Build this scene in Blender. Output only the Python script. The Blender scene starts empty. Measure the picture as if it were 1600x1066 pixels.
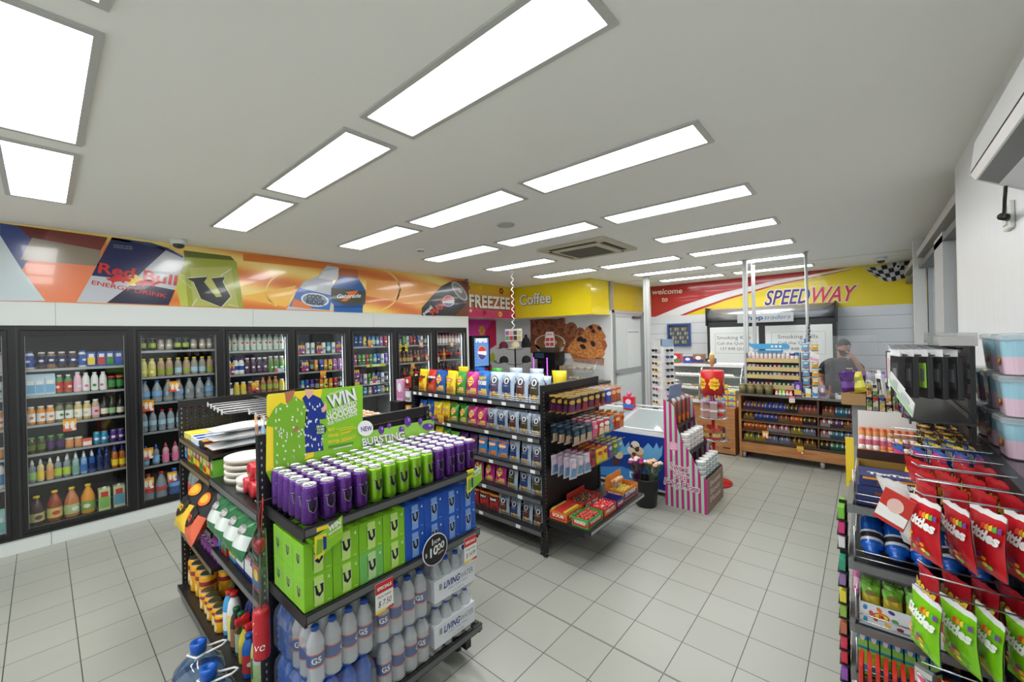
import bpy, bmesh, math, random
from mathutils import Vector, Matrix
random.seed(7)
SC = bpy.context.scene
COL = SC.collection
PI = math.pi

# ------------------------------------------------------------------ camera, world, exposure
YAW, PITCH, ROLL, CAMH, FPX, PCX, PCY = 0.71507, -0.00103, -0.02274, 1.8744, 638.26, 800.0, 528.4
_f = Vector((-math.sin(YAW)*math.cos(PITCH), math.cos(YAW)*math.cos(PITCH), math.sin(PITCH)))
_r = Vector((math.cos(YAW), math.sin(YAW), 0))
_u = _r.cross(_f)
CR = _r*math.cos(ROLL) + _u*math.sin(ROLL)
CU = -_r*math.sin(ROLL) + _u*math.cos(ROLL)
CF = _f
cam = bpy.data.objects.new('camera', bpy.data.cameras.new('camera'))
COL.objects.link(cam)
m = Matrix((CR, CU, -CF)).transposed().to_4x4()
m.translation = (0, 0, CAMH)
cam.matrix_world = m
cam.data.sensor_width = 36.0
cam.data.lens = FPX/1600*36
cam.data.shift_y = (PCY-533)/1600
cam.data.clip_start = 0.05
SC.camera = cam
w = bpy.data.worlds.new('world'); SC.world = w; w.use_nodes = True
w.node_tree.nodes['Background'].inputs[0].default_value = (0.92, 0.96, 1.0, 1)
w.node_tree.nodes['Background'].inputs[1].default_value = 1.35
vs = SC.view_settings
vs.view_transform = 'Standard'; vs.look = 'None'; vs.gamma = 1.0; vs.use_curve_mapping = False
vs.exposure = 0.0
PANEL_STRENGTH = 14.5

# a point of the photograph's grid carried onto a real plane of the room (axis a, coordinate v)
def onp(x, y, a, v):
    d = CF + CR*((x-PCX)/FPX) - CU*((y-PCY)/FPX)
    t = (v - (0, 0, CAMH)[a])/d[a]
    return Vector((0, 0, CAMH)) + d*t

# ------------------------------------------------------------------ materials
def lin(c):
    return tuple(((v/255)/12.92 if v <= 10 else ((v/255+0.055)/1.055)**2.4) for v in c[:3])
_mats = {}
def mat(c, rough=0.5, metal=0.0, spec=0.5, emit=0.0, coat=0.0, name=None):
    key = (tuple(c), rough, metal, spec, emit, coat)
    if key in _mats: return _mats[key]
    M = bpy.data.materials.new(name or 'paint_%02x%02x%02x' % tuple(int(v) for v in c[:3]))
    M.use_nodes = True
    b = M.node_tree.nodes['Principled BSDF']
    l = lin(c) + (1,)
    b.inputs['Base Color'].default_value = l
    b.inputs['Roughness'].default_value = rough
    b.inputs['Metallic'].default_value = metal
    b.inputs['Specular IOR Level'].default_value = spec
    if coat: b.inputs['Coat Weight'].default_value = coat
    if emit:
        b.inputs['Emission Color'].default_value = l
        b.inputs['Emission Strength'].default_value = emit
    _mats[key] = M
    return M
def nodes_of(name):
    M = bpy.data.materials.new(name); M.use_nodes = True
    nt = M.node_tree
    return M, nt, nt.nodes, nt.links, nt.nodes['Principled BSDF']
def clear(name, tint=(1, 1, 1), gloss=0.12, rough=0.03, body=0.0, bodycol=(200, 210, 215)):
    """thin clear plastic or glass: see-through with a sheen that grows at grazing angles; body = share of solid colour"""
    key = ('clear', name)
    if key in _mats: return _mats[key]
    M, nt, N, L, b = nodes_of(name)
    N.remove(b)
    out = N['Material Output']
    tr = N.new('ShaderNodeBsdfTransparent'); tr.inputs[0].default_value = tuple(tint)+(1,)
    gl = N.new('ShaderNodeBsdfGlossy'); gl.inputs['Roughness'].default_value = rough
    lw = N.new('ShaderNodeLayerWeight'); lw.inputs[0].default_value = 0.5
    pw = N.new('ShaderNodeMath'); pw.operation = 'POWER'; L.new(lw.outputs['Facing'], pw.inputs[0]); pw.inputs[1].default_value = 3.5
    ma = N.new('ShaderNodeMath'); ma.operation = 'MULTIPLY_ADD'
    L.new(pw.outputs[0], ma.inputs[0]); ma.inputs[1].default_value = 0.75; ma.inputs[2].default_value = 0.03 + gloss*0.15
    mx = N.new('ShaderNodeMixShader'); L.new(ma.outputs[0], mx.inputs[0]); L.new(tr.outputs[0], mx.inputs[1]); L.new(gl.outputs[0], mx.inputs[2])
    last = mx
    if body:
        df = N.new('ShaderNodeBsdfPrincipled'); df.inputs['Base Color'].default_value = lin(bodycol)+(1,); df.inputs['Roughness'].default_value = 0.15
        m2 = N.new('ShaderNodeMixShader'); m2.inputs[0].default_value = body
        L.new(mx.outputs[0], m2.inputs[1]); L.new(df.outputs[0], m2.inputs[2]); last = m2
    L.new(last.outputs[0], out.inputs[0])
    _mats[key] = M
    return M

BLACK = mat((22, 22, 24), 0.45)
BLACKM = mat((30, 31, 33), 0.38)
DARK = mat((12, 12, 13), 0.7)
CHROME = mat((200, 202, 204), 0.22, 1.0)
WIRE = mat((165, 165, 165), 0.3, 0.9)
STEEL = mat((170, 172, 174), 0.38, 0.85)
WHITE = mat((232, 233, 231), 0.5)
WHITEG = mat((236, 237, 238), 0.25)
GREYP = mat((150, 152, 152), 0.5)

# ------------------------------------------------------------------ mesh builder
class MB:
    def __init__(s): s.v = []; s.f = []; s.m = []; s.sm = []; s.mats = []
    def mi(s, M):
        if M not in s.mats: s.mats.append(M)
        return s.mats.index(M)
    def add(s, vs, fs, M, smooth=False, T=None):
        o = len(s.v); k = s.mi(M)
        if T is not None: vs = [T @ Vector(p) for p in vs]
        s.v += [tuple(p) for p in vs]
        for f in fs:
            s.f.append([o+i for i in f]); s.m.append(k); s.sm.append(smooth)
        return s
    def box(s, x0, x1, y0, y1, z0, z1, M, T=None, bev=0.0):
        if bev:
            b = bev
            ring = lambda z, i: [(x0+i, y0+b, z), (x0+b, y0+i, z), (x1-b, y0+i, z), (x1-i, y0+b, z), (x1-i, y1-b, z), (x1-b, y1-i, z), (x0+b, y1-i, z), (x0+i, y1-b, z)]
            return s.loft([ring(z0, b*.6), ring(z0+b, 0), ring(z1-b, 0), ring(z1, b*.6)], M, T=T)
        vs = [(x0, y0, z0), (x1, y0, z0), (x1, y1, z0), (x0, y1, z0), (x0, y0, z1), (x1, y0, z1), (x1, y1, z1), (x0, y1, z1)]
        return s.add(vs, [(0, 3, 2, 1), (4, 5, 6, 7), (0, 1, 5, 4), (1, 2, 6, 5), (2, 3, 7, 6), (3, 0, 4, 7)], M, T=T)
    def loft(s, rings, M, closed=True, cap=True, smooth=False, T=None):
        n = len(rings[0]); vs = [p for r in rings for p in r]; fs = []
        for i in range(len(rings)-1):
            for j in range(n if closed else n-1):
                k = (j+1) % n
                fs.append((i*n+j, i*n+k, (i+1)*n+k, (i+1)*n+j))
        if cap and closed:
            fs.append(tuple(range(n-1, -1, -1))); fs.append(tuple((len(rings)-1)*n+j for j in range(n)))
        return s.add(vs, fs, M, smooth, T)
    def lathe(s, prof, M, n=16, T=None, smooth=True, cap=True, c=(0, 0)):
        rings = [[(c[0]+r*math.cos(2*PI*j/n), c[1]+r*math.sin(2*PI*j/n), z) for j in range(n)] for r, z in prof]
        return s.loft(rings, M, True, cap, smooth, T)
    def cyl(s, p, q, r, M, n=6, r2=None):
        p = Vector(p); q = Vector(q); d = q-p
        if d.length < 1e-6: return s
        z = d.normalized(); x = z.orthogonal().normalized(); y = z.cross(x)
        r2 = r if r2 is None else r2
        R = lambda c, rr: [c + x*(rr*math.cos(2*PI*j/n)) + y*(rr*math.sin(2*PI*j/n)) for j in range(n)]
        return s.loft([R(p, r), R(q, r2)], M, smooth=n > 6)
    def tube(s, pts, r, M, n=6):
        pts = [Vector(p) for p in pts]
        rings = []; px = None
        for i, p in enumerate(pts):
            d = (pts[min(i+1, len(pts)-1)]-pts[max(i-1, 0)]).normalized()
            x = d.orthogonal().normalized() if px is None else (px - d*px.dot(d)).normalized()
            px = x; y = d.cross(x)
            rr = r[i] if isinstance(r, (list, tuple)) else r
            rings.append([p + x*(rr*math.cos(2*PI*j/n)) + y*(rr*math.sin(2*PI*j/n)) for j in range(n)])
        return s.loft(rings, M, smooth=True)
    def prism(s, poly, z0, z1, M, T=None, back=True):
        """poly (x, y) extruded z0..z1"""
        n = len(poly)
        vs = [(x, y, z0) for x, y in poly]+[(x, y, z1) for x, y in poly]
        fs = [tuple(range(n, 2*n))] + ([tuple(range(n-1, -1, -1))] if back else []) + [(i, (i+1) % n, n+(i+1) % n, n+i) for i in range(n)]
        return s.add(vs, fs, M, T=T)
    def ball(s, c, r, M, n=10, k=6, sc=(1, 1, 1)):
        rings = []
        for i in range(k+1):
            a = -PI/2 + PI*i/k; rr = max(math.cos(a), 0.02)*r
            rings.append([(c[0]+sc[0]*rr*math.cos(2*PI*j/n), c[1]+sc[1]*rr*math.sin(2*PI*j/n), c[2]+sc[2]*r*math.sin(a)) for j in range(n)])
        return s.loft(rings, M, smooth=True)
    def grid(s, fn, nu, nv, M, smooth=True, mf=None):
        """fn(u,v) -> point for u, v in 0..1; mf(u,v) -> material of a cell"""
        o = len(s.v)
        for j in range(nv+1):
            for i in range(nu+1): s.v.append(tuple(fn(i/nu, j/nv)))
        for j in range(nv):
            for i in range(nu):
                a = o+j*(nu+1)+i
                s.f.append([a, a+1, a+nu+2, a+nu+1]); s.sm.append(smooth)
                s.m.append(s.mi(mf((i+.5)/nu, (j+.5)/nv) if mf else M))
        return s
    def mesh(s, name):
        me = bpy.data.meshes.new(name)
        me.from_pydata(s.v, [], s.f)
        for M in s.mats: me.materials.append(M)
        me.polygons.foreach_set('material_index', s.m)
        me.polygons.foreach_set('use_smooth', s.sm)
        me.update()
        return me
    def obj(s, name, parent=None, loc=None, rot=None):
        o = bpy.data.objects.new(name, s.mesh(name)); COL.objects.link(o)
        if parent is not None: o.parent = parent
        if loc is not None: o.location = loc
        if rot is not None: o.rotation_euler = rot
        return o

def B(*a, **k): return MB().box(*a, **k)

def empty(name, label, cat, loc=(0, 0, 0), rz=0.0, group=None):
    o = bpy.data.objects.new(name, None); COL.objects.link(o)
    o.empty_display_size = 0.05
    o.location = loc; o.rotation_euler = (0, 0, rz)
    return tag(o, label, cat, group)
def tag(o, label, cat, group=None):
    o['label'] = label; o['category'] = cat
    if group: o['group'] = group
    return o
def struct(o):
    o['kind'] = 'structure'; return o
_kids = {}
def copy_tree(root):
    r = root.copy(); COL.objects.link(r)
    for ch in root.children:
        c = ch.copy(); COL.objects.link(c); c.parent = r
        for g in ch.children:
            d = g.copy(); COL.objects.link(d); d.parent = c
    return r
_proto = {}
def place(key, maker, loc, rot=0.0, label='', cat='', group=None, sc=None):
    """the first call with a key builds the thing; every later call copies it with its parts"""
    if key not in _proto:
        o = maker(); _proto[key] = o
    else:
        o = copy_tree(_proto[key])
    o.location = loc
    o.rotation_euler = (0, 0, rot) if not isinstance(rot, (tuple, list)) else rot
    if sc is not None: o.scale = (sc,)*3 if not isinstance(sc, (tuple, list)) else sc
    o['label'] = label; o['category'] = cat
    if group: o['group'] = group
    elif 'group' in o: del o['group']
    return o
def root_of(name):
    o = bpy.data.objects.new(name, None); COL.objects.link(o); o.empty_display_size = 0.03
    return o
ORD = 'first second third fourth fifth sixth seventh eighth ninth tenth eleventh twelfth thirteenth fourteenth fifteenth sixteenth seventeenth eighteenth nineteenth twentieth'.split()
ORD += ['twenty-'+q for q in ORD[:9]] + ['thirtieth'] + ['thirty-'+q for q in ORD[:9]] + ['fortieth'] + ['forty-'+q for q in ORD[:9]]

# ------------------------------------------------------------------ lettering
def text2d(txt, h, bold=0.0, shear=0.0, sx=1.0, align='CENTER', sp=1.0):
    """outlines of a text, h = capital height, returned as (verts2d, tris); origin at centre or start of the baseline"""
    cu = bpy.data.curves.new('lettering', 'FONT'); cu.body = txt
    cu.size = h/0.69; cu.align_x = align; cu.shear = shear; cu.offset = bold; cu.resolution_u = 3; cu.space_character = sp
    ob = bpy.data.objects.new('lettering', cu); COL.objects.link(ob)
    dg = bpy.context.evaluated_depsgraph_get()
    me = bpy.data.meshes.new_from_object(ob.evaluated_get(dg))
    v = [(p.co.x*sx, p.co.y) for p in me.vertices]; f = [tuple(p.vertices) for p in me.polygons]
    bpy.data.objects.remove(ob); bpy.data.curves.remove(cu); bpy.data.meshes.remove(me)
    return v, f
_tx = {}
def put_text(mb, txt, h, M, fn, rotdeg=0.0, at=(0, 0), width=None, **k):
    """fn maps flat (x, y) to a point of the surface"""
    key = (txt, h, tuple(sorted(k.items())))
    if key not in _tx: _tx[key] = text2d(txt, h, **k)
    v, f = _tx[key]
    if not v: return mb
    s = 1.0
    if width:
        w0 = max(p[0] for p in v)-min(p[0] for p in v); s = width/max(w0, 1e-6)
    c, sn = math.cos(math.radians(rotdeg)), math.sin(math.radians(rotdeg))
    return mb.add([fn(at[0]+c*x*s-sn*y, at[1]+sn*x*s+c*y) for x, y in v], f, M)

V_LOGO = [(-.50, .62), (-.30, .47), (-.14, .47), (-.06, -.10), (.0, -.22), (.12, .02), (.20, .50), (.08, .58), (.50, .62), (.42, .45), (.28, -.22), (.04, -.62), (-.22, -.38), (-.34, .30)]
V_LOGO = [(-.5, .58), (-.12, .58), (-.2, .46), (-.02, -.16), (.1, -.26), (.22, -.1), (.14, .5), (.06, .58), (.5, .58), (.42, .46), (.44, -.2), (.06, -.62), (-.3, -.3), (-.36, .44)]
def put_poly(mb, poly, M, fn, s=1.0, at=(0, 0), rotdeg=0.0):
    c, sn = math.cos(math.radians(rotdeg)), math.sin(math.radians(rotdeg))
    return mb.add([fn(at[0]+(c*x-sn*y)*s, at[1]+(sn*x+c*y)*s) for x, y in poly], [tuple(range(len(poly)))], M)
def put_star(mb, poly, M, fn, s=1.0, at=(0, 0), k=3):
    """a star-shaped printed shape laid on a curved face in k rings"""
    cx = sum(p[0] for p in poly)/len(poly); cy = sum(p[1] for p in poly)/len(poly); n = len(poly)
    dense = []
    for i in range(n):
        a, b_ = poly[i], poly[(i+1) % n]; m_ = 1 if n > 9 else 3
        dense += [(a[0]+(b_[0]-a[0])*j/m_, a[1]+(b_[1]-a[1])*j/m_) for j in range(m_)]
    n = len(dense); vs = [fn(at[0]+cx*s, at[1]+cy*s)]; fs = []
    for r in range(1, k+1):
        for x, y in dense: vs.append(fn(at[0]+(cx+(x-cx)*r/k)*s, at[1]+(cy+(y-cy)*r/k)*s))
    for i in range(n):
        j = (i+1) % n; fs.append((0, 1+i, 1+j))
        for r in range(1, k): fs.append((1+(r-1)*n+i, 1+r*n+i, 1+r*n+j, 1+(r-1)*n+j))
    return mb.add(vs, fs, M)
def put_cut(mb, poly, M, fn, s=1.0, at=(0, 0), step=.22):
    """any printed outline laid on a curved face: cut into upright strips first"""
    bm = bmesh.new(); f = bm.faces.new([bm.verts.new((x, y, 0)) for x, y in poly]); bmesh.ops.triangulate(bm, faces=[f])
    x = min(p[0] for p in poly)+step; x1 = max(p[0] for p in poly)
    while x < x1:
        bmesh.ops.bisect_plane(bm, geom=bm.verts[:]+bm.edges[:]+bm.faces[:], plane_co=(x, 0, 0), plane_no=(1, 0, 0)); x += step
    bm.verts.index_update()
    vs = [fn(at[0]+v.co.x*s, at[1]+v.co.y*s) for v in bm.verts]; fs = [tuple(v.index for v in f.verts) for f in bm.faces]; bm.free()
    return mb.add(vs, fs, M)
def ell(a, b, n=20, c=(0, 0), rot=0.0):
    cr, sr = math.cos(rot), math.sin(rot)
    return [(c[0]+a*math.cos(2*PI*i/n)*cr-b*math.sin(2*PI*i/n)*sr, c[1]+a*math.cos(2*PI*i/n)*sr+b*math.sin(2*PI*i/n)*cr) for i in range(n)]
def rrect(x0, x1, y0, y1, r, n=4):
    out = []
    for cx, cy, a0 in ((x1-r, y1-r, 0), (x0+r, y1-r, PI/2), (x0+r, y0+r, PI), (x1-r, y0+r, 1.5*PI)):
        out += [(cx+r*math.cos(a0+PI/2*i/n), cy+r*math.sin(a0+PI/2*i/n)) for i in range(n+1)]
    return out
# ================================================================== the setting
H = 3.03
XF, XR, YB, YN = -5.9, 0.5, 9.75, -2.6
def tile_floor():
    M, nt, N, L, b = nodes_of('grey_floor_tile')
    tc = N.new('ShaderNodeNewGeometry')
    mp = N.new('ShaderNodeMapping'); mp.inputs['Location'].default_value = (1.17844+30*0.3, -2.52345+30*0.3, 0)
    L.new(tc.outputs['Position'], mp.inputs[0])
    br = N.new('ShaderNodeTexBrick'); br.offset = 0.0; br.squash = 1.0
    br.inputs['Scale'].default_value = 1.0; br.inputs['Brick Width'].default_value = 0.3; br.inputs['Row Height'].default_value = 0.3
    br.inputs['Mortar Size'].default_value = 0.0026; br.inputs['Mortar Smooth'].default_value = 0.1; br.inputs['Bias'].default_value = 0
    br.inputs['Color1'].default_value = lin((168, 170, 160))+(1,); br.inputs['Color2'].default_value = lin((163, 165, 155))+(1,)
    br.inputs['Mortar'].default_value = lin((72, 70, 66))+(1,)
    L.new(mp.outputs[0], br.inputs['Vector'])
    nz = N.new('ShaderNodeTexNoise'); nz.inputs['Scale'].default_value = 3.0; nz.inputs['Detail'].default_value = 6
    L.new(mp.outputs[0], nz.inputs['Vector'])
    mx = N.new('ShaderNodeMix'); mx.data_type = 'RGBA'; mx.blend_type = 'MULTIPLY'; mx.inputs[0].default_value = 0.12
    L.new(br.outputs['Color'], mx.inputs[6]); L.new(nz.outputs['Fac'], mx.inputs[7])
    L.new(mx.outputs[2], b.inputs['Base Color'])
    mr = N.new('ShaderNodeMapRange'); mr.inputs[3].default_value = 0.22; mr.inputs[4].default_value = 0.42
    L.new(nz.outputs['Fac'], mr.inputs[0]); L.new(mr.outputs[0], b.inputs['Roughness'])
    bp = N.new('ShaderNodeBump'); bp.inputs['Strength'].default_value = 0.25; bp.inputs['Distance'].default_value = 0.002; bp.invert = True
    L.new(br.outputs['Fac'], bp.inputs['Height']); L.new(bp.outputs[0], b.inputs['Normal'])
    return M
struct(B(-7.2, 0.95, YN, YB+0.1, -0.1, 0, tile_floor()).obj('floor'))
CEILM = mat((242, 242, 236), 0.85)
struct(B(-7.2, 0.95, YN, YB+0.1, H, H+0.12, CEILM).obj('ceiling'))
# expansion strip in the floor, a touch wider and paler than the grout
o = B(-3.4, -0.2, 2.2235-0.006, 2.2235+0.006, -0.001, 0.0012, mat((120, 118, 112), 0.6)).obj('floor_joint'); struct(o)
struct(B(-3.9, 0.5, 8.335, 8.347, H-0.002, H, mat((150, 150, 146), 0.7)).obj('trim_1'))

WALLW = mat((226, 229, 228), 0.45)
# rear wall behind the viewer and the wall on the window side
rw = MB(); RW = mat((200, 202, 202), 0.6)
rw.box(-7.2, 0.95, YN-0.1, YN, 0, 0.12, RW); rw.box(-7.2, 0.95, YN-0.1, YN, 2.72, H, RW); rw.box(-7.2, -5.8, YN-0.1, YN, 0.12, 2.72, RW); rw.box(0.4, 0.95, YN-0.1, YN, 0.12, 2.72, RW)
struct(rw.obj('wall_rear'))
rw = MB(); [rw.box(-5.8+1.24*k-0.03, -5.8+1.24*k+0.03, YN-0.08, YN-0.02, 0.12, 2.72, mat((170, 172, 172), 0.4)) for k in range(6)]; w4 = struct(rw.obj('window_4'))  # unseen glazing, added to let fill daylight in from behind the viewer
B(-5.8, 0.4, YN-0.052, YN-0.048, 0.12, 2.72, clear('fill_window_glass', (.97, .985, .98), .1, .02)).obj('pane', w4)
def whitewash():
    M, nt, N, L, b = nodes_of('white_board')
    tc = N.new('ShaderNodeTexCoord'); mp = N.new('ShaderNodeMapping'); mp.inputs['Scale'].default_value = (40, 40, 1.2)
    nz = N.new('ShaderNodeTexNoise'); nz.inputs['Scale'].default_value = 1.5
    L.new(tc.outputs['Object'], mp.inputs[0]); L.new(mp.outputs[0], nz.inputs['Vector'])
    cr = N.new('ShaderNodeValToRGB'); cr.color_ramp.elements[0].color = lin((226, 230, 232))+(1,); cr.color_ramp.elements[1].color = lin((242, 244, 245))+(1,)
    L.new(nz.outputs['Fac'], cr.inputs[0]); L.new(cr.outputs[0], b.inputs['Base Color'])
    b.inputs['Roughness'].default_value = 0.4
    return M
struct(B(XR, 0.95, YN, 4.35, 0, H, whitewash()).obj('wall_window_side'))
mbw = MB()
mbw.box(0.62, 0.95, 4.35, YB, 0, 0.95, WALLW); mbw.box(0.62, 0.95, 4.35, YB, 2.72, H, mat((196, 197, 194), 0.5))
struct(mbw.obj('wall_under_window'))
ALU = mat((176, 178, 178), 0.4, 0.6)
ALUL = mat((205, 208, 208), 0.4, 0.3)
frost = clear('window_glass', (0.9, 0.95, 1.0), 0.25, 0.1, 0.45, (206, 214, 216))
for n, (ya, yb) in enumerate(((4.37, 5.25), (5.85, 7.4), (7.5, 9.72)), 1):
    f = MB()
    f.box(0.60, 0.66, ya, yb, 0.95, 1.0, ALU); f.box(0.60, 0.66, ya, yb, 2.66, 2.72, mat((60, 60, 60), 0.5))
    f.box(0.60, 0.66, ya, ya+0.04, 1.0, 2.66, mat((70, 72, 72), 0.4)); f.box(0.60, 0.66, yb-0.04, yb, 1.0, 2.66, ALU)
    f.box(0.61, 0.65, (ya+yb)/2-0.02, (ya+yb)/2+0.02, 1.0, 2.66, ALU)
    w_ = struct(f.obj('window_%d' % n))
    B(0.63, 0.636, ya+0.04, yb-0.04, 1.0, 2.66, frost).obj('pane', w_)
struct(B(0.52, 0.64, 5.25, 5.85, 0, H-0.3, mat((186, 188, 188), 0.5)).obj('column_2'))
struct(B(0.47, 0.58, 7.40, 7.51, 0, H, mat((214, 214, 210), 0.5)).obj('column_1'))
struct(B(0.50, 0.64, 4.35, YB, 2.78, 2.86, mat((176, 174, 168), 0.5)).obj('trim_2'))
struct(B(0.52, 0.64, 4.35, YB, 2.64, 2.70, mat((92, 92, 90), 0.5)).obj('trim_3'))

# ---- cold room wall (fridge side)
FASC = mat((206, 212, 208), 0.5)
mb = MB()
mb.box(XF-0.06, XF, YN, 5.5, 2.09, H, FASC)                       # fascia and the board that carries the banner
mb.box(XF-0.06, XF, YN, 5.5, 0, 0.13, FASC)                        # kick
for yy in (0.09, 1.77, 3.45): mb.box(XF, XF+0.001, yy, yy+0.004, 2.09, 2.31, GREYP)
for yy in (0.03, 1.71, 3.4): mb.box(XF, XF+0.001, yy, yy+0.004, 0, 0.13, mat((90, 90, 88), 0.6))
mb.box(XF-0.06, XF, 5.44, 5.5, 0.13, 2.09, FASC)
mb.box(XF-1.0, XF-0.06, 5.44, 5.5, 0, H, FASC)
mb.box(XF-0.95, XF-0.9, YN, 5.44, 0, H, mat((58, 62, 64), 0.6))   # back of the cold room
mb.box(XF-0.95, XF-0.06, YN, 5.44, 2.12, 2.16, mat((90, 94, 96), 0.6))
mb.box(XF-0.95, XF-0.06, YN, 5.44, 0.10, 0.13, mat((60, 62, 62), 0.6))
struct(mb.obj('wall_fridge_side'))
# ---- drinks corner and coffee corner
PINKM = None
mb = MB()
mb.box(-7.0, -6.9, 5.5, 8.0, 0, H, WALLW)
mb.box(-7.0, -4.13, 8.0, 8.06, 0, H, WALLW)
struct(mb.obj('wall_coffee_corner'))
YEL = mat((236, 214, 28), 0.18, coat=0.3)
mb = MB()
mb.box(-6.9, -6.15, 5.5, 7.22, 2.31, H, WHITE)
mb.box(-6.9, -4.15, 7.22, 8.0, 2.31, H, WHITE)
struct(mb.obj('wall_bulkhead'))
# ---- door wall
mb = MB()
mb.box(-4.25, -4.15, 8.06, 8.10, 0, H, ALUL); mb.box(-4.25, -4.15, 9.66, YB, 0, H, WALLW)
mb.box(-4.25, -4.152, 8.10, 9.66, 2.42, H, WALLW)
struct(mb.obj('wall_door_side'))
mb = MB()
mb.box(-4.17, -4.11, 8.06, 8.13, 0, 2.42, ALU); mb.box(-4.17, -4.11, 9.60, 9.67, 0, 2.42, ALU); mb.box(-4.17, -4.11, 8.06, 9.67, 2.36, 2.42, ALUL)
mb.box(-4.14, -4.10, 7.96, 8.08, 2.42, H, ALU)
struct(mb.obj('trim_4'))
DOORW = mat((216, 221, 219), 0.35)
d = struct(B(-4.18, -4.14, 8.13, 9.60, 0.01, 2.36, DOORW).obj('door_1'))
mb = MB(); mb.box(-4.14, -4.125, 8.13, 8.20, 0.01, 2.36, ALU); mb.box(-4.14, -4.125, 9.52, 9.60, 0.01, 2.36, ALU); mb.box(-4.14, -4.12, 8.20, 9.52, 1.0, 1.12, ALU)
mb.box(-4.14, -4.125, 8.20, 9.52, 2.28, 2.36, ALUL); mb.obj('door_frame', d)
mb = MB(); mb.box(-4.14, -4.13, 8.75, 9.45, 1.12, 2.02, mat((222, 226, 224), 0.4)); mb.box(-4.139, -4.128, 8.80, 9.40, 1.16, 1.95, mat((226, 229, 227), 0.4)); mb.box(-4.13, -4.126, 8.80, 9.40, 1.93, 1.95, GREYP); mb.obj('door_panel', d)
mb = MB(); mb.box(-4.13, -4.08, 9.05, 9.42, 2.26, 2.31, mat((60, 60, 60), 0.4)); mb.cyl((-4.09, 9.2, 2.29), (-4.05, 9.5, 2.33), 0.008, STEEL); mb.obj('door_closer', d)
mb = MB(); mb.cyl((-4.12, 8.17, 1.05), (-4.05, 8.17, 1.05), 0.02, STEEL, 10); mb.cyl((-4.06, 8.17, 1.05), (-4.06, 8.28, 1.05), 0.012, STEEL, 8); mb.obj('door_handle', d)
# ---- back wall with plank cladding
PLANK = mat((224, 227, 230), 0.35)
mb = MB(); z = 0.0
while z < H-0.01:
    z2 = min(z+0.236, H)
    mb.box(-4.15, 0.95, YB-0.012, YB+0.1, z, z2-0.006, PLANK); mb.box(-4.15, 0.95, YB-0.002, YB+0.1, z2-0.006, z2, mat((120, 122, 124), 0.6)); z = z2
struct(mb.obj('wall_back'))

# ---- ceiling panels: real lamps, 1200 x 300
LEDM = mat((255, 255, 255), 0.5, emit=PANEL_STRENGTH, name='led_diffuser')
PFRAME = mat((196, 197, 192), 0.4, 0.2)
def panel():
    r = root_of('ceiling_light')
    mb = MB(); a, b2 = 0.635, 0.165
    for x0, x1, y0, y1 in ((-a, a, -b2, -b2+.028), (-a, a, b2-.028, b2), (-a, -a+.032, -b2+.028, b2-.028), (a-.032, a, -b2+.028, b2-.028)):
        mb.box(x0, x1, y0, y1, -0.012, 0.0, PFRAME)
    mb.obj('frame', r)
    B(-a+.032, a-.032, -b2+.028, b2-.028, -0.006, 0.0, LEDM).obj('diffuser', r)
    return r
cols = {-1.305: 'beside the window wall', -2.735: 'in the middle column', -4.165: 'beside the cooler banner'}
rows = [-1.245, 0.005, 1.247, 2.500, 3.745, 5.000, 6.270, 7.545, 8.830]  # first row continues the grid out of view, added for its light
n = 0
for cx, cn in cols.items():
    for i, ry in enumerate(rows):
        if cx == -2.735 and i == 5: continue
        if cx == -4.165 and i > 6: continue
        place('panel', panel, (cx, ry, H), 0, 'long white LED ceiling panel %s, %s row towards the back wall' % (cn, ORD[i]), 'ceiling light', 'LED ceiling panels')
# ---- ceiling cassette air conditioner
r = empty('ceiling_air_conditioner', 'square cream ceiling cassette air conditioner with a grey grille', 'air conditioner', (-2.775, 4.75, H))
CREAM = mat((196, 190, 168), 0.5)
mb = MB(); mb.box(-.49, .49, -.46, .46, -0.03, 0, CREAM, bev=0.008); mb.box(-.34, .34, -.32, .32, -0.05, -0.03, CREAM, bev=0.006); mb.obj('panel', r)
mb = MB()
for i in range(22): mb.box(-.27, .27, -.25+i*.0235, -.25+i*.0235+.012, -0.056, -0.05, mat((110, 108, 100), 0.7))
mb.box(-.27, .27, -.25, .27, -0.0515, -0.05, mat((84, 82, 76), 0.8)); mb.obj('grille', r)
for x0, x1, y0, y1 in ((-.34, .34, -.40, -.345), (-.34, .34, .345, .40), (-.42, -.36, -.3, .3), (.36, .42, -.3, .3)):
    B(x0, x1, y0, y1, -0.033, -0.028, mat((35, 35, 34), 0.7)).obj('louvre_slot', r)
# smoke detector, round vent
r = empty('smoke_detector', 'small round white smoke detector on the ceiling', 'smoke detector', (-4.237, 3.156, H))
mb = MB(); mb.lathe([(0.055, 0), (0.055, -0.02), (0.048, -0.032)], WHITE, 20); mb.obj('base', r)
mb = MB(); mb.lathe([(0.03, -0.032), (0.026, -0.045), (0.01, -0.047)], mat((190, 190, 186), 0.5), 16); [mb.box(-.024+k*.02, -.018+k*.02, -.03, .03, -.044, -.0335, DARK) for k in range(3)]; mb.obj('sensor', r)
tag(MB().lathe([(0.09, 0), (0.088, -0.012), (0.07, -0.014), (0.02, -0.01)], mat((188, 186, 178), 0.6), 24).obj('ceiling_speaker', None, (-2.764, 3.123, H)), 'round beige disc set into the ceiling between the light panels', 'speaker')
def dome(n_, loc, lab):
    r = empty('security_camera', lab, 'camera', loc, 0, 'dome cameras')
    MB().lathe([(0.075, 0), (0.078, -0.03), (0.07, -0.055)], WHITE, 20).obj('housing', r)
    MB().lathe([(0.055, -0.055), (0.05, -0.075), (0.035, -0.092), (0.01, -0.1)], mat((20, 20, 22), 0.1, coat=1.0), 16).obj('dome', r)
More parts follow.
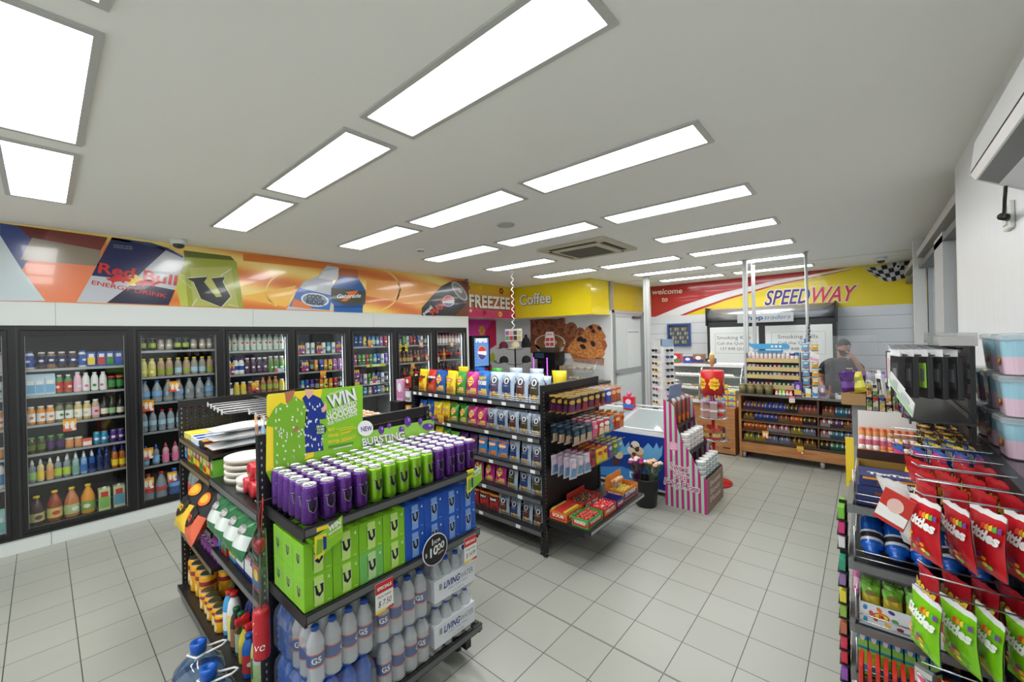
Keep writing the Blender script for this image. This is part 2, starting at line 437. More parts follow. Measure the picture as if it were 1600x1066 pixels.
dome(0, (-5.66, 1.0, H), 'white dome camera on the ceiling above the energy drink banner')
dome(1, (0.19, 8.86, H), 'white dome camera on the ceiling near the chequered flag')
r = empty('security_camera', 'little white box camera in the corner above the chequered flag', 'camera', (0.42, 9.6, 2.93)); B(-.03, .03, -.09, .02, -.03, .03, WHITE, bev=.006).obj('housing', r); MB().cyl((0, -.095, 0), (0, -.085, 0), .02, DARK, 10).obj('lens', r); B(-.01, .01, 0, .1, .03, .1, WHITE).obj('bracket', r)
tag(MB().lathe([(.03, 0), (.03, -.05), (.02, -.06)], mat((120, 110, 100), .5), 12).obj('ceiling_sensor', None, (-5.84, 5.42, H)), 'small brown sensor on the ceiling at the end of the cooler banner', 'sensor')
# ================================================================== printed banners and signs on the walls
def sheet(P, pts, M, mb, d=None):
    """a printed shape: flat polygon given by points of the sheet"""
    vs = [P(*p) for p in pts]
    return mb.add(vs, [tuple(range(len(vs)))], M)
def orange_print():
    M, nt, N, L, b = nodes_of('orange_swirl_print')
    g = N.new('ShaderNodeNewGeometry'); mp = N.new('ShaderNodeMapping'); mp.inputs['Scale'].default_value = (1, 0.55, 1.4); mp.inputs['Rotation'].default_value = (0.35, 0, 0)
    L.new(g.outputs['Position'], mp.inputs[0])
    wv = N.new('ShaderNodeTexWave'); wv.wave_type = 'RINGS'; wv.inputs['Scale'].default_value = 0.55; wv.inputs['Distortion'].default_value = 3.5; wv.inputs['Detail'].default_value = 1.0
    L.new(mp.outputs[0], wv.inputs['Vector'])
    cr = N.new('ShaderNodeValToRGB'); e = cr.color_ramp.elements
    e[0].color = lin((216, 118, 52))+(1,); e[1].color = lin((250, 222, 134))+(1,)
    a = e.new(0.35); a.color = lin((236, 156, 74))+(1,); a = e.new(0.7); a.color = lin((246, 196, 98))+(1,)
    L.new(wv.outputs['Fac'], cr.inputs[0]); L.new(cr.outputs[0], b.inputs['Base Color'])
    b.inputs['Roughness'].default_value = 0.16; b.inputs['Coat Weight'].default_value = 0.4
    return M
def pc(c): return mat(c, 0.17, coat=0.3)
ban = empty('wall_banner', 'long orange banner picturing giant drink cans and bottles above the coolers', 'banner', (0, 0, 0))
XB = XF+0.004
B(XF, XB, YN+0.3, 5.5, 2.315, H-0.002, orange_print()).obj('banner_sheet', ban)
k1 = lambda k: (lambda x, y: onp(x/3.8075, 340+y/3.8075, 0, XB+0.0008*k))
k2 = lambda k: (lambda x, y: onp(380+x/4, 380+y/4, 0, XB+0.0008*k))
SILV = pc((186, 190, 196)); NAVY = pc((28, 34, 84)); NAVYD = pc((34, 32, 62)); REDB = pc((196, 40, 40))
# far end: pale bottle and smoke-coloured bands
mb = MB()
sheet(k1(1), [(-200, 20), (0, 32), (290, 72), (640, 118), (580, 300), (455, 503), (-200, 495)], pc((226, 128, 86)), mb)
sheet(k1(2), [(100, 45), (640, 118), (600, 195), (180, 125)], pc((120, 52, 44)), mb)
sheet(k1(2), [(0, 33), (290, 75), (130, 310), (0, 108)], pc((44, 66, 128)), mb)
sheet(k1(3), [(190, 120), (600, 195), (590, 290), (120, 250)], pc((140, 128, 110)), mb)
sheet(k1(4), [(-200, 60), (0, 105), (130, 310), (270, 496), (-200, 494)], pc((190, 204, 208)), mb)
mb.obj('bottle_print', ban)
mb = MB()
sheet(k1(2), [(665, 118), (1000, 180), (1095, 230), (1097, 262), (1003, 522), (455, 503), (545, 345)], SILV, mb)
sheet(k1(3), [(665, 118), (1000, 182), (868, 302), (800, 372), (545, 345)], NAVY, mb)
sheet(k1(3), [(800, 385), (1042, 432), (1003, 522), (635, 508)], NAVYD, mb)
sheet(k1(3), [(668, 118), (900, 150), (1000, 182), (1092, 232), (1085, 240), (990, 195), (880, 168), (664, 130)], pc((70, 80, 120)), mb)
put_text(mb, 'Red Bull', 62, REDB, lambda x, y: k1(5)(x, y), -0, (0, 0)) if 0 else None
def txt_on(K, mb, s, h, M, x, y, rot, width=None, **kw):
    c, sn = math.cos(math.radians(rot)), math.sin(math.radians(rot))
    return put_text(mb, s, h, M, lambda a, b_: K(x + c*a + sn*b_, y + sn*a - c*b_), width=width, **kw)
txt_on(k1(5), mb, 'Red Bull', 58, REDB, 815, 365, 9.5, width=475, bold=2.2)
txt_on(k1(5), mb, 'ENERGY DRINK', 24, REDB, 765, 438, 10.5, width=455, bold=.4)
sheet(k1(4), ell(44, 34, 20, (792, 372)), pc((232, 206, 90)), mb)
for sgn, cx, cy in ((1, 705, 370), (-1, 880, 392)):
    sheet(k1(5), [(cx+sgn*x, cy+y) for x, y in [(-75, -18), (-62, -8), (-20, -22), (40, -18), (78, -2), (66, 16), (40, 8), (30, 22), (14, 10), (-20, 12), (-34, 26), (-44, 8), (-66, 2)]], REDB, mb)
for k in range(2): txt_on(k1(5), mb, 'VITALIZES BODY AND MIND', 5, SILV, 730, 172+k*12, 6, width=115)
mb.obj('can_print', ban)
mb = MB(); LIME = pc((158, 166, 62)); 
sheet(k1(2), [(1092, 195), (1372, 230), (1408, 268), (1450, 537), (1075, 527), (1048, 412), (1097, 262)], LIME, mb)
sheet(k1(3), [(1092, 195), (1372, 230), (1395, 255), (1098, 235)], pc((96, 104, 36)), mb)
sheet(k1(3), [(1060, 330), (1100, 340), (1120, 528), (1075, 527), (1048, 412)], pc((186, 194, 84)), mb)
sheet(k1(3), [(1130, 300), (1370, 290), (1420, 530), (1150, 527)], pc((176, 180, 96)), mb)
vb = [(1112, 362), (1234, 354), (1214, 384), (1286, 474), (1322, 470), (1276, 392), (1258, 362), (1338, 354), (1324, 382), (1372, 470), (1316, 532), (1196, 484), (1152, 384)]
sheet(k1(4), [(x+(x-1245)*.06, y+(y-440)*.06) for x, y in vb], pc((200, 204, 170)), mb); sheet(k1(5), vb, pc((42, 44, 48)), mb)
for a, b_, c, d in (((1060, 350), (1140, 420), 6, 3), ((1310, 345), (1378, 300), 5, 4), ((1140, 525), (1170, 480), 6, 3), ((1360, 515), (1420, 530), 5, 3)):
    sheet(k1(4), [(a[0], a[1]), (b_[0], b_[1]), (b_[0]+d, b_[1]+c), (a[0]+d, a[1]+c)], pc((210, 214, 190)), mb)
mb.obj('can_print', ban)
mb = MB(); LG = pc((190, 196, 206))
sheet(k2(2), [(525, 140), (596, 152), (603, 190), (560, 240), (562, 420), (270, 415), (352, 278), (378, 242), (470, 205), (498, 168)], LG, mb)
sheet(k2(3), [(500, 178), (600, 160), (602, 190), (560, 235), (470, 218)], pc((222, 226, 232)), mb)
sheet(k2(3), [(345, 278), (556, 328), (540, 420), (288, 396)], pc((74, 118, 186)), mb)
sheet(k2(4), [(316, 345), (400, 380), (440, 414), (300, 396)], pc((226, 130, 80)), mb)
sheet(k2(5), ell(88, 42, 24, (448, 355), 0.12), pc((222, 226, 230)), mb); sheet(k2(6), ell(76, 35, 24, (448, 355), 0.12), pc((130, 146, 164)), mb)
txt_on(k2(7), mb, 'COOL', 26, pc((46, 50, 60)), 446, 350, 6, width=100, bold=1); txt_on(k2(7), mb, 'RIDGE', 28, pc((46, 50, 60)), 448, 383, 6, width=112, bold=1)
mb.obj('bottle_print', ban)
mb = MB(); GB = pc((38, 96, 168))
sheet(k2(4), [(600, 205), (716, 214), (745, 260), (766, 300), (764, 376), (748, 392), (746, 435), (568, 430), (566, 386), (548, 368), (550, 285), (575, 245)], GB, mb)
sheet(k2(5), [(596, 164), (610, 157), (708, 165), (718, 174), (716, 214), (596, 206)], pc((178, 92, 44)), mb)
sheet(k2(5), [(552, 278), (766, 302), (764, 376), (740, 388), (640, 388), (560, 362), (548, 340)], pc((70, 74, 66)), mb)
sheet(k2(6), [(640, 305), (720, 296), (700, 325), (640, 365), (610, 360), (660, 325)], pc((224, 120, 46)), mb)
txt_on(k2(7), mb, 'Gatorade', 24, pc((226, 228, 228)), 658, 342, -2, width=150, bold=.8, shear=.3)
sheet(k2(5), [(566, 392), (748, 392), (750, 402), (566, 402)], pc((30, 70, 130)), mb)
mb.obj('bottle_print', ban)
mb = MB(); PK = pc((44, 44, 52))
sheet(k2(4), [(1115, 452), (1116, 405), (1180, 330), (1240, 268), (1296, 240), (1340, 250), (1404, 340), (1380, 400), (1322, 456)], PK, mb)
sheet(k2(5), ell(74, 30, 24, (1352, 300), 0.92), pc((176, 176, 178)), mb); sheet(k2(6), ell(60, 22, 24, (1352, 300), 0.92), pc((120, 120, 122)), mb); sheet(k2(7), ell(20, 12, 14, (1356, 296), 0.92), pc((190, 190, 190)), mb)
cx, cy = 1283, 362
sheet(k2(5), ell(38, 35, 22, (cx, cy)), pc((226, 226, 226)), mb)
sheet(k2(6), [(cx+34*math.cos(a), cy+31*math.sin(a)) for a in [PI+.25*i for i in range(0, 12)]], pc((200, 44, 44)), mb)
sheet(k2(6), [(cx+34*math.cos(a), cy+31*math.sin(a)) for a in [.5+.22*i for i in range(0, 11)]], pc((44, 70, 150)), mb)
txt_on(k2(6), mb, 'pepsi', 22, pc((226, 226, 226)), 1158, 428, -42, width=72, bold=.6)
txt_on(k2(6), mb, 'MAX', 42, pc((200, 70, 60)), 1228, 425, -40, width=105, bold=2)
sheet(k2(1), [(1300, 232), (1408, 240), (1408, 458), (1320, 457), (1404, 345)], pc((112, 60, 40)), mb)
mb.obj('can_print', ban)
# swirling print arcs
mb = MB()
def arc(K, c, a, b_, t0, t1, wd, M, n=18):
    p = [(c[0]+(a+s)*math.cos(t), c[1]+(b_+s)*math.sin(t)) for s, ts in ((0, range(n+1)), (wd, range(n, -1, -1))) for t in [t0+(t1-t0)*i/n for i in ts]]
    for i in range(n):
        q = [p[i], p[i+1], p[2*n-i], p[2*n+1-i]]
        sheet(K, q, M, mb)
arc(k2(1), (760, 290), 215, 140, -1.2, 1.25, 10, pc((244, 206, 120)))
arc(k2(1), (300, 300), 150, 110, 2.2, 4.5, 10, pc((248, 214, 120)))
sheet(k2(1), [(0, 330), (330, 265), (300, 345), (270, 400), (0, 345)], pc((244, 190, 84)), mb); sheet(k2(1), [(770, 230), (1180, 250), (1240, 270), (1130, 400), (770, 330)], pc((238, 168, 88)), mb)
sheet(k2(1), [(0, 66), (560, 130), (500, 160), (0, 110)], pc((222, 124, 46)), mb)
mb.obj('swirl_print', ban)

# ---- drinks corner sign and mural
sgn = empty('wall_sign', 'pink and yellow sign with white block letters over the frozen drink machine', 'sign')
XZ = -6.146
def grad(c0, c1, z0, z1, name):
    M, nt, N, L, b = nodes_of(name)
    g = N.new('ShaderNodeNewGeometry'); sp = N.new('ShaderNodeSeparateXYZ'); L.new(g.outputs['Position'], sp.inputs[0])
    mr = N.new('ShaderNodeMapRange'); mr.inputs[1].default_value = z0; mr.inputs[2].default_value = z1; L.new(sp.outputs['Z'], mr.inputs[0])
    cr = N.new('ShaderNodeValToRGB'); cr.color_ramp.elements[0].color = lin(c0)+(1,); cr.color_ramp.elements[1].color = lin(c1)+(1,)
    L.new(mr.outputs[0], cr.inputs[0]); L.new(cr.outputs[0], b.inputs['Base Color']); b.inputs['Roughness'].default_value = 0.25
    return M
B(-6.15, XZ, 5.5, 7.21, 2.312, H-0.004, grad((196, 44, 104), (226, 190, 40), 2.42, 2.98, 'pink_to_yellow_print')).obj('panel', sgn)
mb = MB(); mz = lambda k: (lambda x, y: (XZ+k, 6.36+x, 2.66+y))
put_text(mb, 'FREEZEE', .25, mat((120, 60, 60), .4), lambda x, y: mz(.012)(x+.012, y-.147), bold=.02, width=1.28, sp=1.05)
put_text(mb, 'FREEZEE', .25, mat((232, 232, 222), .35), lambda x, y: mz(.03)(x, y-.135), bold=.012, width=1.26, sp=1.05)
mb.obj('lettering', sgn)
mb = MB()
for y, z, c, r_ in ((5.75, 2.92, (150, 90, 120), .05), (6.1, 2.95, (230, 210, 60), .04), (6.75, 2.92, (150, 40, 60), .07), (7.1, 2.9, (200, 70, 60), .05), (5.8, 2.45, (236, 210, 220), .035), (6.2, 2.42, (120, 30, 50), .05), (6.7, 2.4, (240, 190, 60), .06), (7.05, 2.4, (226, 90, 120), .05), (6.45, 2.42, (160, 90, 120), .035)):
    for k in range(6): mb.prism(ell(r_*.42, r_*.42, 8, (y+r_*.7*math.cos(k*PI/3), z+r_*.7*math.sin(k*PI/3))), 0, .002, mat(c, .4), T=Matrix(((0, 0, 1, XZ), (1, 0, 0, 0), (0, 1, 0, 0), (0, 0, 0, 1))))
mb.obj('flower_print', sgn)
mur = empty('wall_mural', 'pink and white fruit mural behind the frozen drink machine', 'mural')
TX = lambda x: Matrix(((0, 0, 1, x), (1, 0, 0, 0), (0, 1, 0, 0), (0, 0, 0, 1)))
mb = MB(); mb.prism([(5.6, .9), (7.35, .9), (7.35, 2.31), (5.6, 2.31)], 0, .004, mat((232, 70, 170), .4), T=TX(-6.9)); mb.obj('sheet', mur)
mb = MB()
mb.prism([(6.9, 1.75), (7.0, 2.05), (7.2, 2.28), (7.35, 2.3), (7.35, 1.72), (7.1, 1.62)], .004, .006, mat((206, 40, 90), .4), T=TX(-6.9))
mb.prism([(6.7, 1.1), (6.9, 1.7), (7.1, 1.6), (7.35, 1.7), (7.35, .9), (6.7, .9)], .004, .006, mat((230, 232, 230), .4), T=TX(-6.9))
for k in range(6): mb.prism(ell(.045, .045, 10, (6.85+.06*math.cos(k*PI/3), 2.06+.08*math.sin(k*PI/3))), .006, .008, mat((246, 196, 60), .4), T=TX(-6.9))
mb.prism([(6.9, 1.52), (7.35, 1.3), (7.35, 1.24), (6.9, 1.44)], .006, .008, mat((60, 150, 140), .4), T=TX(-6.9))
mb.prism(ell(.09, .12, 14, (7.2, 1.4)), .008, .01, mat((200, 214, 70), .4), T=TX(-6.9)); mb.prism(ell(.08, .1, 14, (7.1, 1.15)), .008, .01, mat((206, 90, 110), .4), T=TX(-6.9))
mb.obj('fruit_print', mur)

# ---- coffee sign
sg = empty('wall_sign', 'glossy yellow bulkhead sign with thin white script for coffee', 'sign')
mb = MB(); mb.box(-6.15, -4.142, 7.212, 7.22, 2.312, H-.004, YEL); mb.box(-4.15, -4.142, 7.22, 7.955, 2.312, H-.004, YEL); mb.obj('panel', sg)
mb = MB(); 
put_text(mb, 'Coffee', .235, mat((120, 112, 60), .4), lambda x, y: (-5.555+x, 7.205, 2.605+y), bold=.016, width=.90)
put_text(mb, 'Coffee', .235, mat((236, 236, 226), .35), lambda x, y: (-5.56+x, 7.198, 2.61+y), bold=.006, width=.88)
mb.obj('lettering', sg)
tag(B(-4.152, -4.146, 8.12, 9.72, 2.43, H-.004, mat((226, 200, 36), .2, coat=.3)).obj('wall_sign'), 'plain yellow panel over the white back door', 'sign')
def downlight(loc, lab):
    r = empty('downlight', lab, 'downlight', loc, 0, 'downlights under the bulkheads')
    MB().lathe([(.06, 0), (.06, -.008), (.045, -.01)], WHITE, 16).obj('ring', r)
    MB().lathe([(.045, -.0005), (.04, -.006), (.005, -.007)], mat((255, 250, 235), .4, emit=14, name='downlight_lens'), 14).obj('lens', r)
for i, (x, y) in enumerate(((-6.4, 5.8), (-6.4, 6.35), (-6.4, 6.85), (-5.65, 7.6), (-5.05, 7.6), (-4.5, 7.6))):
    downlight((x, y, 2.31), 'small round downlight, %s along the %s bulkhead' % (ORD[i % 3], 'frozen drink' if i < 3 else 'coffee'))
# coffee and muffin mural: printed wall sheet
def mur_p(k): return lambda x, y: onp(720+x*300/1454, 400+y*220/1066, 1, 7.996-.0012*k)
cm = empty('wall_mural', 'coffee corner mural of pastries, a cappuccino and blueberry muffins', 'mural')
def bake(name, c0, c1, sc=26):
    M, nt, N, L, b = nodes_of(name)
    g = N.new('ShaderNodeNewGeometry'); nz = N.new('ShaderNodeTexNoise'); nz.inputs['Scale'].default_value = sc; nz.inputs['Detail'].default_value = 3
    L.new(g.outputs['Position'], nz.inputs['Vector']); cr = N.new('ShaderNodeValToRGB'); cr.color_ramp.elements[0].position = .35; cr.color_ramp.elements[1].position = .68
    cr.color_ramp.elements[0].color = lin(c0)+(1,); cr.color_ramp.elements[1].color = lin(c1)+(1,)
    L.new(nz.outputs['Fac'], cr.inputs[0]); L.new(cr.outputs[0], b.inputs['Base Color']); b.inputs['Roughness'].default_value = .45
    return M
BK1 = bake('muffin_crust_print', (176, 98, 44), (226, 160, 92)); BK2 = bake('muffin_base_print', (150, 84, 40), (196, 128, 70)); BK3 = bake('pastry_print', (96, 48, 30), (168, 100, 66), 18)
CREAMY = mat((226, 214, 196), .4); NAV2 = mat((40, 34, 44), .5)
mb = MB(); sheet(mur_p(1), [(528, 478), (760, 478), (800, 520), (900, 560), (960, 590), (940, 735), (528, 735)], BK3, mb)
for cx, cy, a, b_, rt in ((580, 500, 60, 26, .3), (680, 560, 80, 34, .5), (760, 500, 30, 50, .2), (830, 560, 50, 60, .4), (590, 570, 50, 34, -.2), (900, 590, 40, 50, .2)):
    sheet(mur_p(2), ell(a, b_, 16, (cx, cy), rt), bake('pastry_print', (122, 66, 44), (196, 130, 92), 30), mb); sheet(mur_p(3), ell(a*.3, b_*.8, 12, (cx, cy), rt), BK3, mb)
mb.obj('pastry_print', cm)
mb = MB()
sheet(mur_p(4), ell(118, 70, 26, (675, 660)), CREAMY, mb); sheet(mur_p(5), ell(104, 56, 26, (675, 655)), mat((168, 112, 70), .4), mb); sheet(mur_p(6), ell(52, 26, 20, (680, 655)), mat((232, 214, 186), .4), mb)
sheet(mur_p(4), [(560, 670), (790, 670), (770, 720), (700, 745), (640, 745), (580, 715)], CREAMY, mb)
mb.obj('coffee_cup_print', cm)
mb = MB()
sheet(mur_p(4), [(1000, 640), (1095, 640), (1110, 680), (1085, 730), (1020, 700)], mat((170, 96, 60), .5), mb)
sheet(mur_p(5), [(925, 590), (950, 540), (1000, 515), (1050, 525), (1075, 570), (1100, 612), (1085, 640), (1010, 640), (935, 612)], BK1, mb)
sheet(mur_p(5), [(1010, 640), (1085, 640), (1078, 720), (1020, 700)], BK2, mb)
for cx, cy in ((985, 540), (1003, 570), (1050, 548)): sheet(mur_p(6), ell(18, 14, 10, (cx, cy), .6), NAV2, mb)
mb.obj('muffin_print', cm)
mb = MB()
sheet(mur_p(7), [(800, 720), (830, 660), (880, 605), (940, 592), (1010, 600), (1060, 650), (1092, 740), (1060, 790), (960, 770), (840, 750)], BK1, mb)
sheet(mur_p(7), [(830, 745), (960, 768), (1085, 775), (1080, 830), (860, 800)], BK2, mb)
for cx, cy, rt in ((900, 630, -.6), (925, 688, .6), (1000, 665, 1.1), (930, 640, .1)): sheet(mur_p(8), ell(26, 17, 10, (cx, cy), rt), NAV2, mb)
mb.obj('muffin_print', cm)

# ---- Speedway fascia on the back wall
sp = empty('wall_sign', 'long red, white and yellow racing style welcome sign on the back wall', 'sign')
kz = lambda k: (lambda x, y: onp(980+x*260/1260, 380+y*220/1066, 1, YB-.014-.002*k))
kq = lambda k: (lambda x, y: onp(1140+x*300/1599, 380+y*200/1066, 1, YB-.014-.002*k))
B(-3.95, 0.95, YB-.014, YB-.012, 2.30, H-.003, mat((232, 210, 40), .18, coat=.3)).obj('panel', sp)
RD = mat((186, 38, 40), .2, coat=.3)
mb = MB()
zt = H-.004; yy = YB-.016
mb.add([(-3.95, yy, zt), (-.25, yy, zt), (-1.0, yy, 2.93), (-2.0, yy, 2.74), (-3.0, yy, 2.46), (-3.45, yy, 2.302), (-3.95, yy, 2.302)], [tuple(range(7))], RD); mb.obj('red_flash', sp)
mb = MB(); yy -= .002
mb.add([(-3.84, yy, 2.302), (-3.2, yy, 2.53), (-2.5, yy, 2.72), (-1.5, yy, 2.89), (-.2, yy, 3.0), (-.2, yy, 2.985), (-1.4, yy, 2.83), (-2.3, yy, 2.62), (-2.9, yy, 2.44), (-3.28, yy, 2.302)], [tuple(range(10))], mat((232, 234, 236), .2, coat=.3))
mb.add([(-3.28, yy, 2.302), (-2.9, yy, 2.44), (-2.3, yy, 2.62), (-1.4, yy, 2.83), (-.2, yy, 2.985), (-.2, yy, 2.975), (-1.4, yy, 2.80), (-2.28, yy, 2.585), (-2.86, yy, 2.40), (-3.15, yy, 2.302)], [tuple(range(10))], RD)
mb.obj('white_swoosh', sp)
CRM = mat((238, 226, 206), .3)
mb = MB(); txt_on(kz(4), mb, 'welcome', 38, CRM, 300, 384, -3, width=228, bold=1, shear=.2); txt_on(kz(4), mb, 'to', 36, CRM, 283, 442, -3, bold=1, shear=.2); mb.obj('lettering', sp)
mb = MB(); WS = mat((236, 236, 236), .25)
for dy, col, bd in ((3, WS, 9), (5, None, 2.5)):
    txt_on(kq(dy), mb, 'SPEED', 118, col or mat((72, 42, 120), .25), 472, 507, -3.2, width=(400 if col else 385), bold=bd, shear=.38)
    txt_on(kq(dy), mb, 'WAY', 128, col or mat((206, 40, 44), .25), 838, 490, -3.2, width=(395 if col else 375), bold=bd, shear=.42)
mb.obj('lettering', sp)
mb = MB()
def flag(u, v): return onp(1140+(1115+u*385+ (1-v)*0 + v*95*(1-u))*300/1599, 380+(205-u*55 + v*(70+75*math.sin(min(u*1.25, 1)*PI*.62)) + 8*math.sin(u*6))*200/1066, 1, YB-.022)
mb.grid(flag, 8, 4, None, False, lambda u, v: mat((18, 18, 20), .25) if (int(u*8)+int(v*4)) % 2 else mat((206, 206, 208), .25)); mb.obj('chequered_flag', sp)
# ================================================================== containers
GLOSSY = {}
def P(c, r=.3, **k): return mat(c, r, **k)
PROFILES = {   # (radius share, height share)
    'pet':   [(.86, 0), (1, .02), (1, .10), (.95, .13), (1, .16), (1, .55), (.93, .60), (.98, .64), (.80, .76), (.45, .87), (.40, .93)],
    'sport': [(.9, 0), (1, .03), (1, .35), (.84, .48), (.95, .58), (.9, .66), (.6, .74), (.42, .78)],
    'juice': [(.92, 0), (1, .02), (1, .70), (.92, .78), (.66, .88), (.62, .92)],
    'big':   [(.9, 0), (1, .03), (1, .16), (.94, .2), (1, .24), (1, .52), (.86, .64), (.54, .80), (.34, .88), (.32, .93)],
    'glass': [(.95, 0), (1, .02), (1, .55), (.9, .62), (.46, .74), (.38, .94)],
    'milk':  [(.95, 0), (1, .03), (1, .62), (.82, .78), (.5, .88), (.48, .92)],
    'jar':   [(.94, 0), (1, .03), (1, .78), (.9, .84), (.88, .88)],
}
CAPS = {'pet': (.46, .91, 1), 'sport': (.44, .77, 1), 'juice': (.70, .90, 1), 'big': (.40, .92, 1), 'glass': (.44, .93, 1), 'milk': (.54, .90, 1), 'jar': (.98, .86, 1)}
def bottle(name, kind, h, r, body, label, cap, lab=(.25, .52), seg=14, stripe=None, logo=None):
    pr = PROFILES[kind]
    o = MB().lathe([(a*r, z*h) for a, z in pr], body, seg).obj(name)
    if label is not None:
        z0, z1 = lab; n = MB(); rr = r*1.015
        n.lathe([(rr, z0*h), (rr, z1*h)], label, seg, cap=False)
        if stripe is not None:
            zz = z0+(z1-z0)*.72; n.lathe([(rr*1.012, z0*h+.001), (rr*1.012, (z0+(z1-z0)*.28)*h)], stripe, seg, cap=False); n.lathe([(rr*1.012, zz*h), (rr*1.012, z1*h-.001)], stripe, seg, cap=False)
        if logo is not None:
            zc = (z0+z1)/2*h; q = rr*1.03; s_ = r*1.1
            for da in (0, PI*.7, -PI*.7): put_star(n, ell(.5, .36, 10), logo, lambda x, y: (q*math.cos(da+x/q), q*math.sin(da+x/q), zc+y), s_)
        n.obj('label', o)
    a, z0, z1 = CAPS[kind]; c = MB()
    if kind == 'sport':
        c.lathe([(a*r, z0*h), (a*r*1.05, (z0+.09)*h), (a*r*.75, (z0+.13)*h), (a*r*.5, (z1-.02)*h), (a*r*.4, z1*h)], cap, seg)
    else:
        c.lathe([(a*r*1.02, z0*h), (a*r*1.04, (z1-.01)*h), (a*r*.9, z1*h)], cap, seg)
    c.obj('cap', o)
    return o
ALUC = mat((214, 216, 218), .28, .9)
def can(name, h, r, body, accent=None, logoM=None, seg=20, band=None):
    o = MB().lathe([(r*.82, 0), (r*.98, .008), (r, .014), (r, h-.018), (r*.86, h-.006)], body, seg, cap=True).obj(name)
    t = MB(); t.lathe([(r*.86, h-.007), (r*.88, h-.001), (r*.86, h), (r*.80, h-.001), (r*.78, h-.006)], ALUC, seg)
    put_poly(t, ell(.011*r/.033, .007*r/.033, 10, (.3*r, 0)), GREYP, lambda x, y: (x, y, h-.0055)); t.obj('lid', o)
    if logoM is not None:
        n = MB(); q = r*1.012; zc = h*.48; s_ = r*1.35
        put_cut(n, [(x*1.18, y*1.14) for x, y in V_LOGO], mat((150, 150, 156), .3, .4), lambda x, y: (q*math.cos(x/q), q*math.sin(x/q), zc+y), s_); q2 = q+.0006; put_cut(n, V_LOGO, logoM, lambda x, y: (q2*math.cos(x/q2), q2*math.sin(x/q2), zc+y), s_); n.obj('logo', o)
    elif band is not None:
        n = MB(); q = r*1.01; n.lathe([(q, h*.22), (q, h*.62)], band, seg, cap=False)
        if accent is not None: put_star(n, ell(.6, .42, 12), accent, lambda x, y: (q*1.02*math.cos(x/q), q*1.02*math.sin(x/q), h*.44+y), r); put_star(n, ell(.6, .42, 12), accent, lambda x, y: (q*1.02*math.cos(1.6+x/q), q*1.02*math.sin(1.6+x/q), h*.44+y), r)
        n.obj('label', o)
    return o
def carton(name, w_, d, h, body, front, top=None, gable=True, cap=None):
    mb = MB()
    if gable: mb.loft([[(-w_/2, -d/2, 0), (w_/2, -d/2, 0), (w_/2, d/2, 0), (-w_/2, d/2, 0)], [(-w_/2, -d/2, h*.8), (w_/2, -d/2, h*.8), (w_/2, d/2, h*.8), (-w_/2, d/2, h*.8)], [(-.004, -d/2, h*.94), (.004, -d/2, h*.94), (.004, d/2, h*.94), (-.004, d/2, h*.94)], [(-.004, -d/2, h), (.004, -d/2, h), (.004, d/2, h), (-.004, d/2, h)]], body)
    else: mb.box(-w_/2, w_/2, -d/2, d/2, 0, h, body)
    o = mb.obj(name); n = MB(); hh = h*.8 if gable else h
    for s in (1,): n.box(w_/2, w_/2+.0006, -d/2+.004, d/2-.004, hh*.12, hh*.62, front)
    n.box(-w_/2+.004, w_/2-.004, -d/2-.0006, -d/2, hh*.12, hh*.62, front)
    if top is not None: n.box(w_/2+.0006, w_/2+.0012, -d*.32, d*.32, hh*.62, hh*.86, top); n.box(-w_*.32, w_*.32, -d/2-.0012, -d/2-.0006, hh*.62, hh*.86, top)
    n.obj('label', o)
    if cap is not None: MB().cyl((w_*.25, 0, h*.86 if gable else h), (w_*.34, 0, h*.92 if gable else h+.012), .014, cap, 12).obj('cap', o)
    return o

# ================================================================== the run of coolers
BLKF = mat((20, 20, 21), .35); CGLASS = clear('cooler_glass', (.96, .97, .965), .08, .02)
LEDS = mat((235, 245, 255), .5, emit=14, name='cooler_led')
SHELFW = mat((182, 186, 188), .35, .7)
PITCH_, Y0 = .8007, -.169
FR = {0: [1.66, 1.42, 1.14, .87, .60, .19], 1: [1.68, 1.43, 1.15, .876, .60, .19], 2: [1.824, 1.535, 1.247, .927, .555, .17], 3: [1.787, 1.492, 1.22, .93, .6, .17],
      4: [1.711, 1.46, 1.18, .9, .6, .17], 5: [1.79, 1.504, 1.197, 1.016, .6, .17], 6: [1.788, 1.484, 1.2, .9, .6, .17], 7: [1.789, 1.495, 1.2, .9, .6, .17]}
BAYN = ['beside the viewer'] + [ORD[i] for i in range(7)]
def bayname(k): return 'half-seen cooler' if k == 0 else '%s cooler' % ORD[k-1]
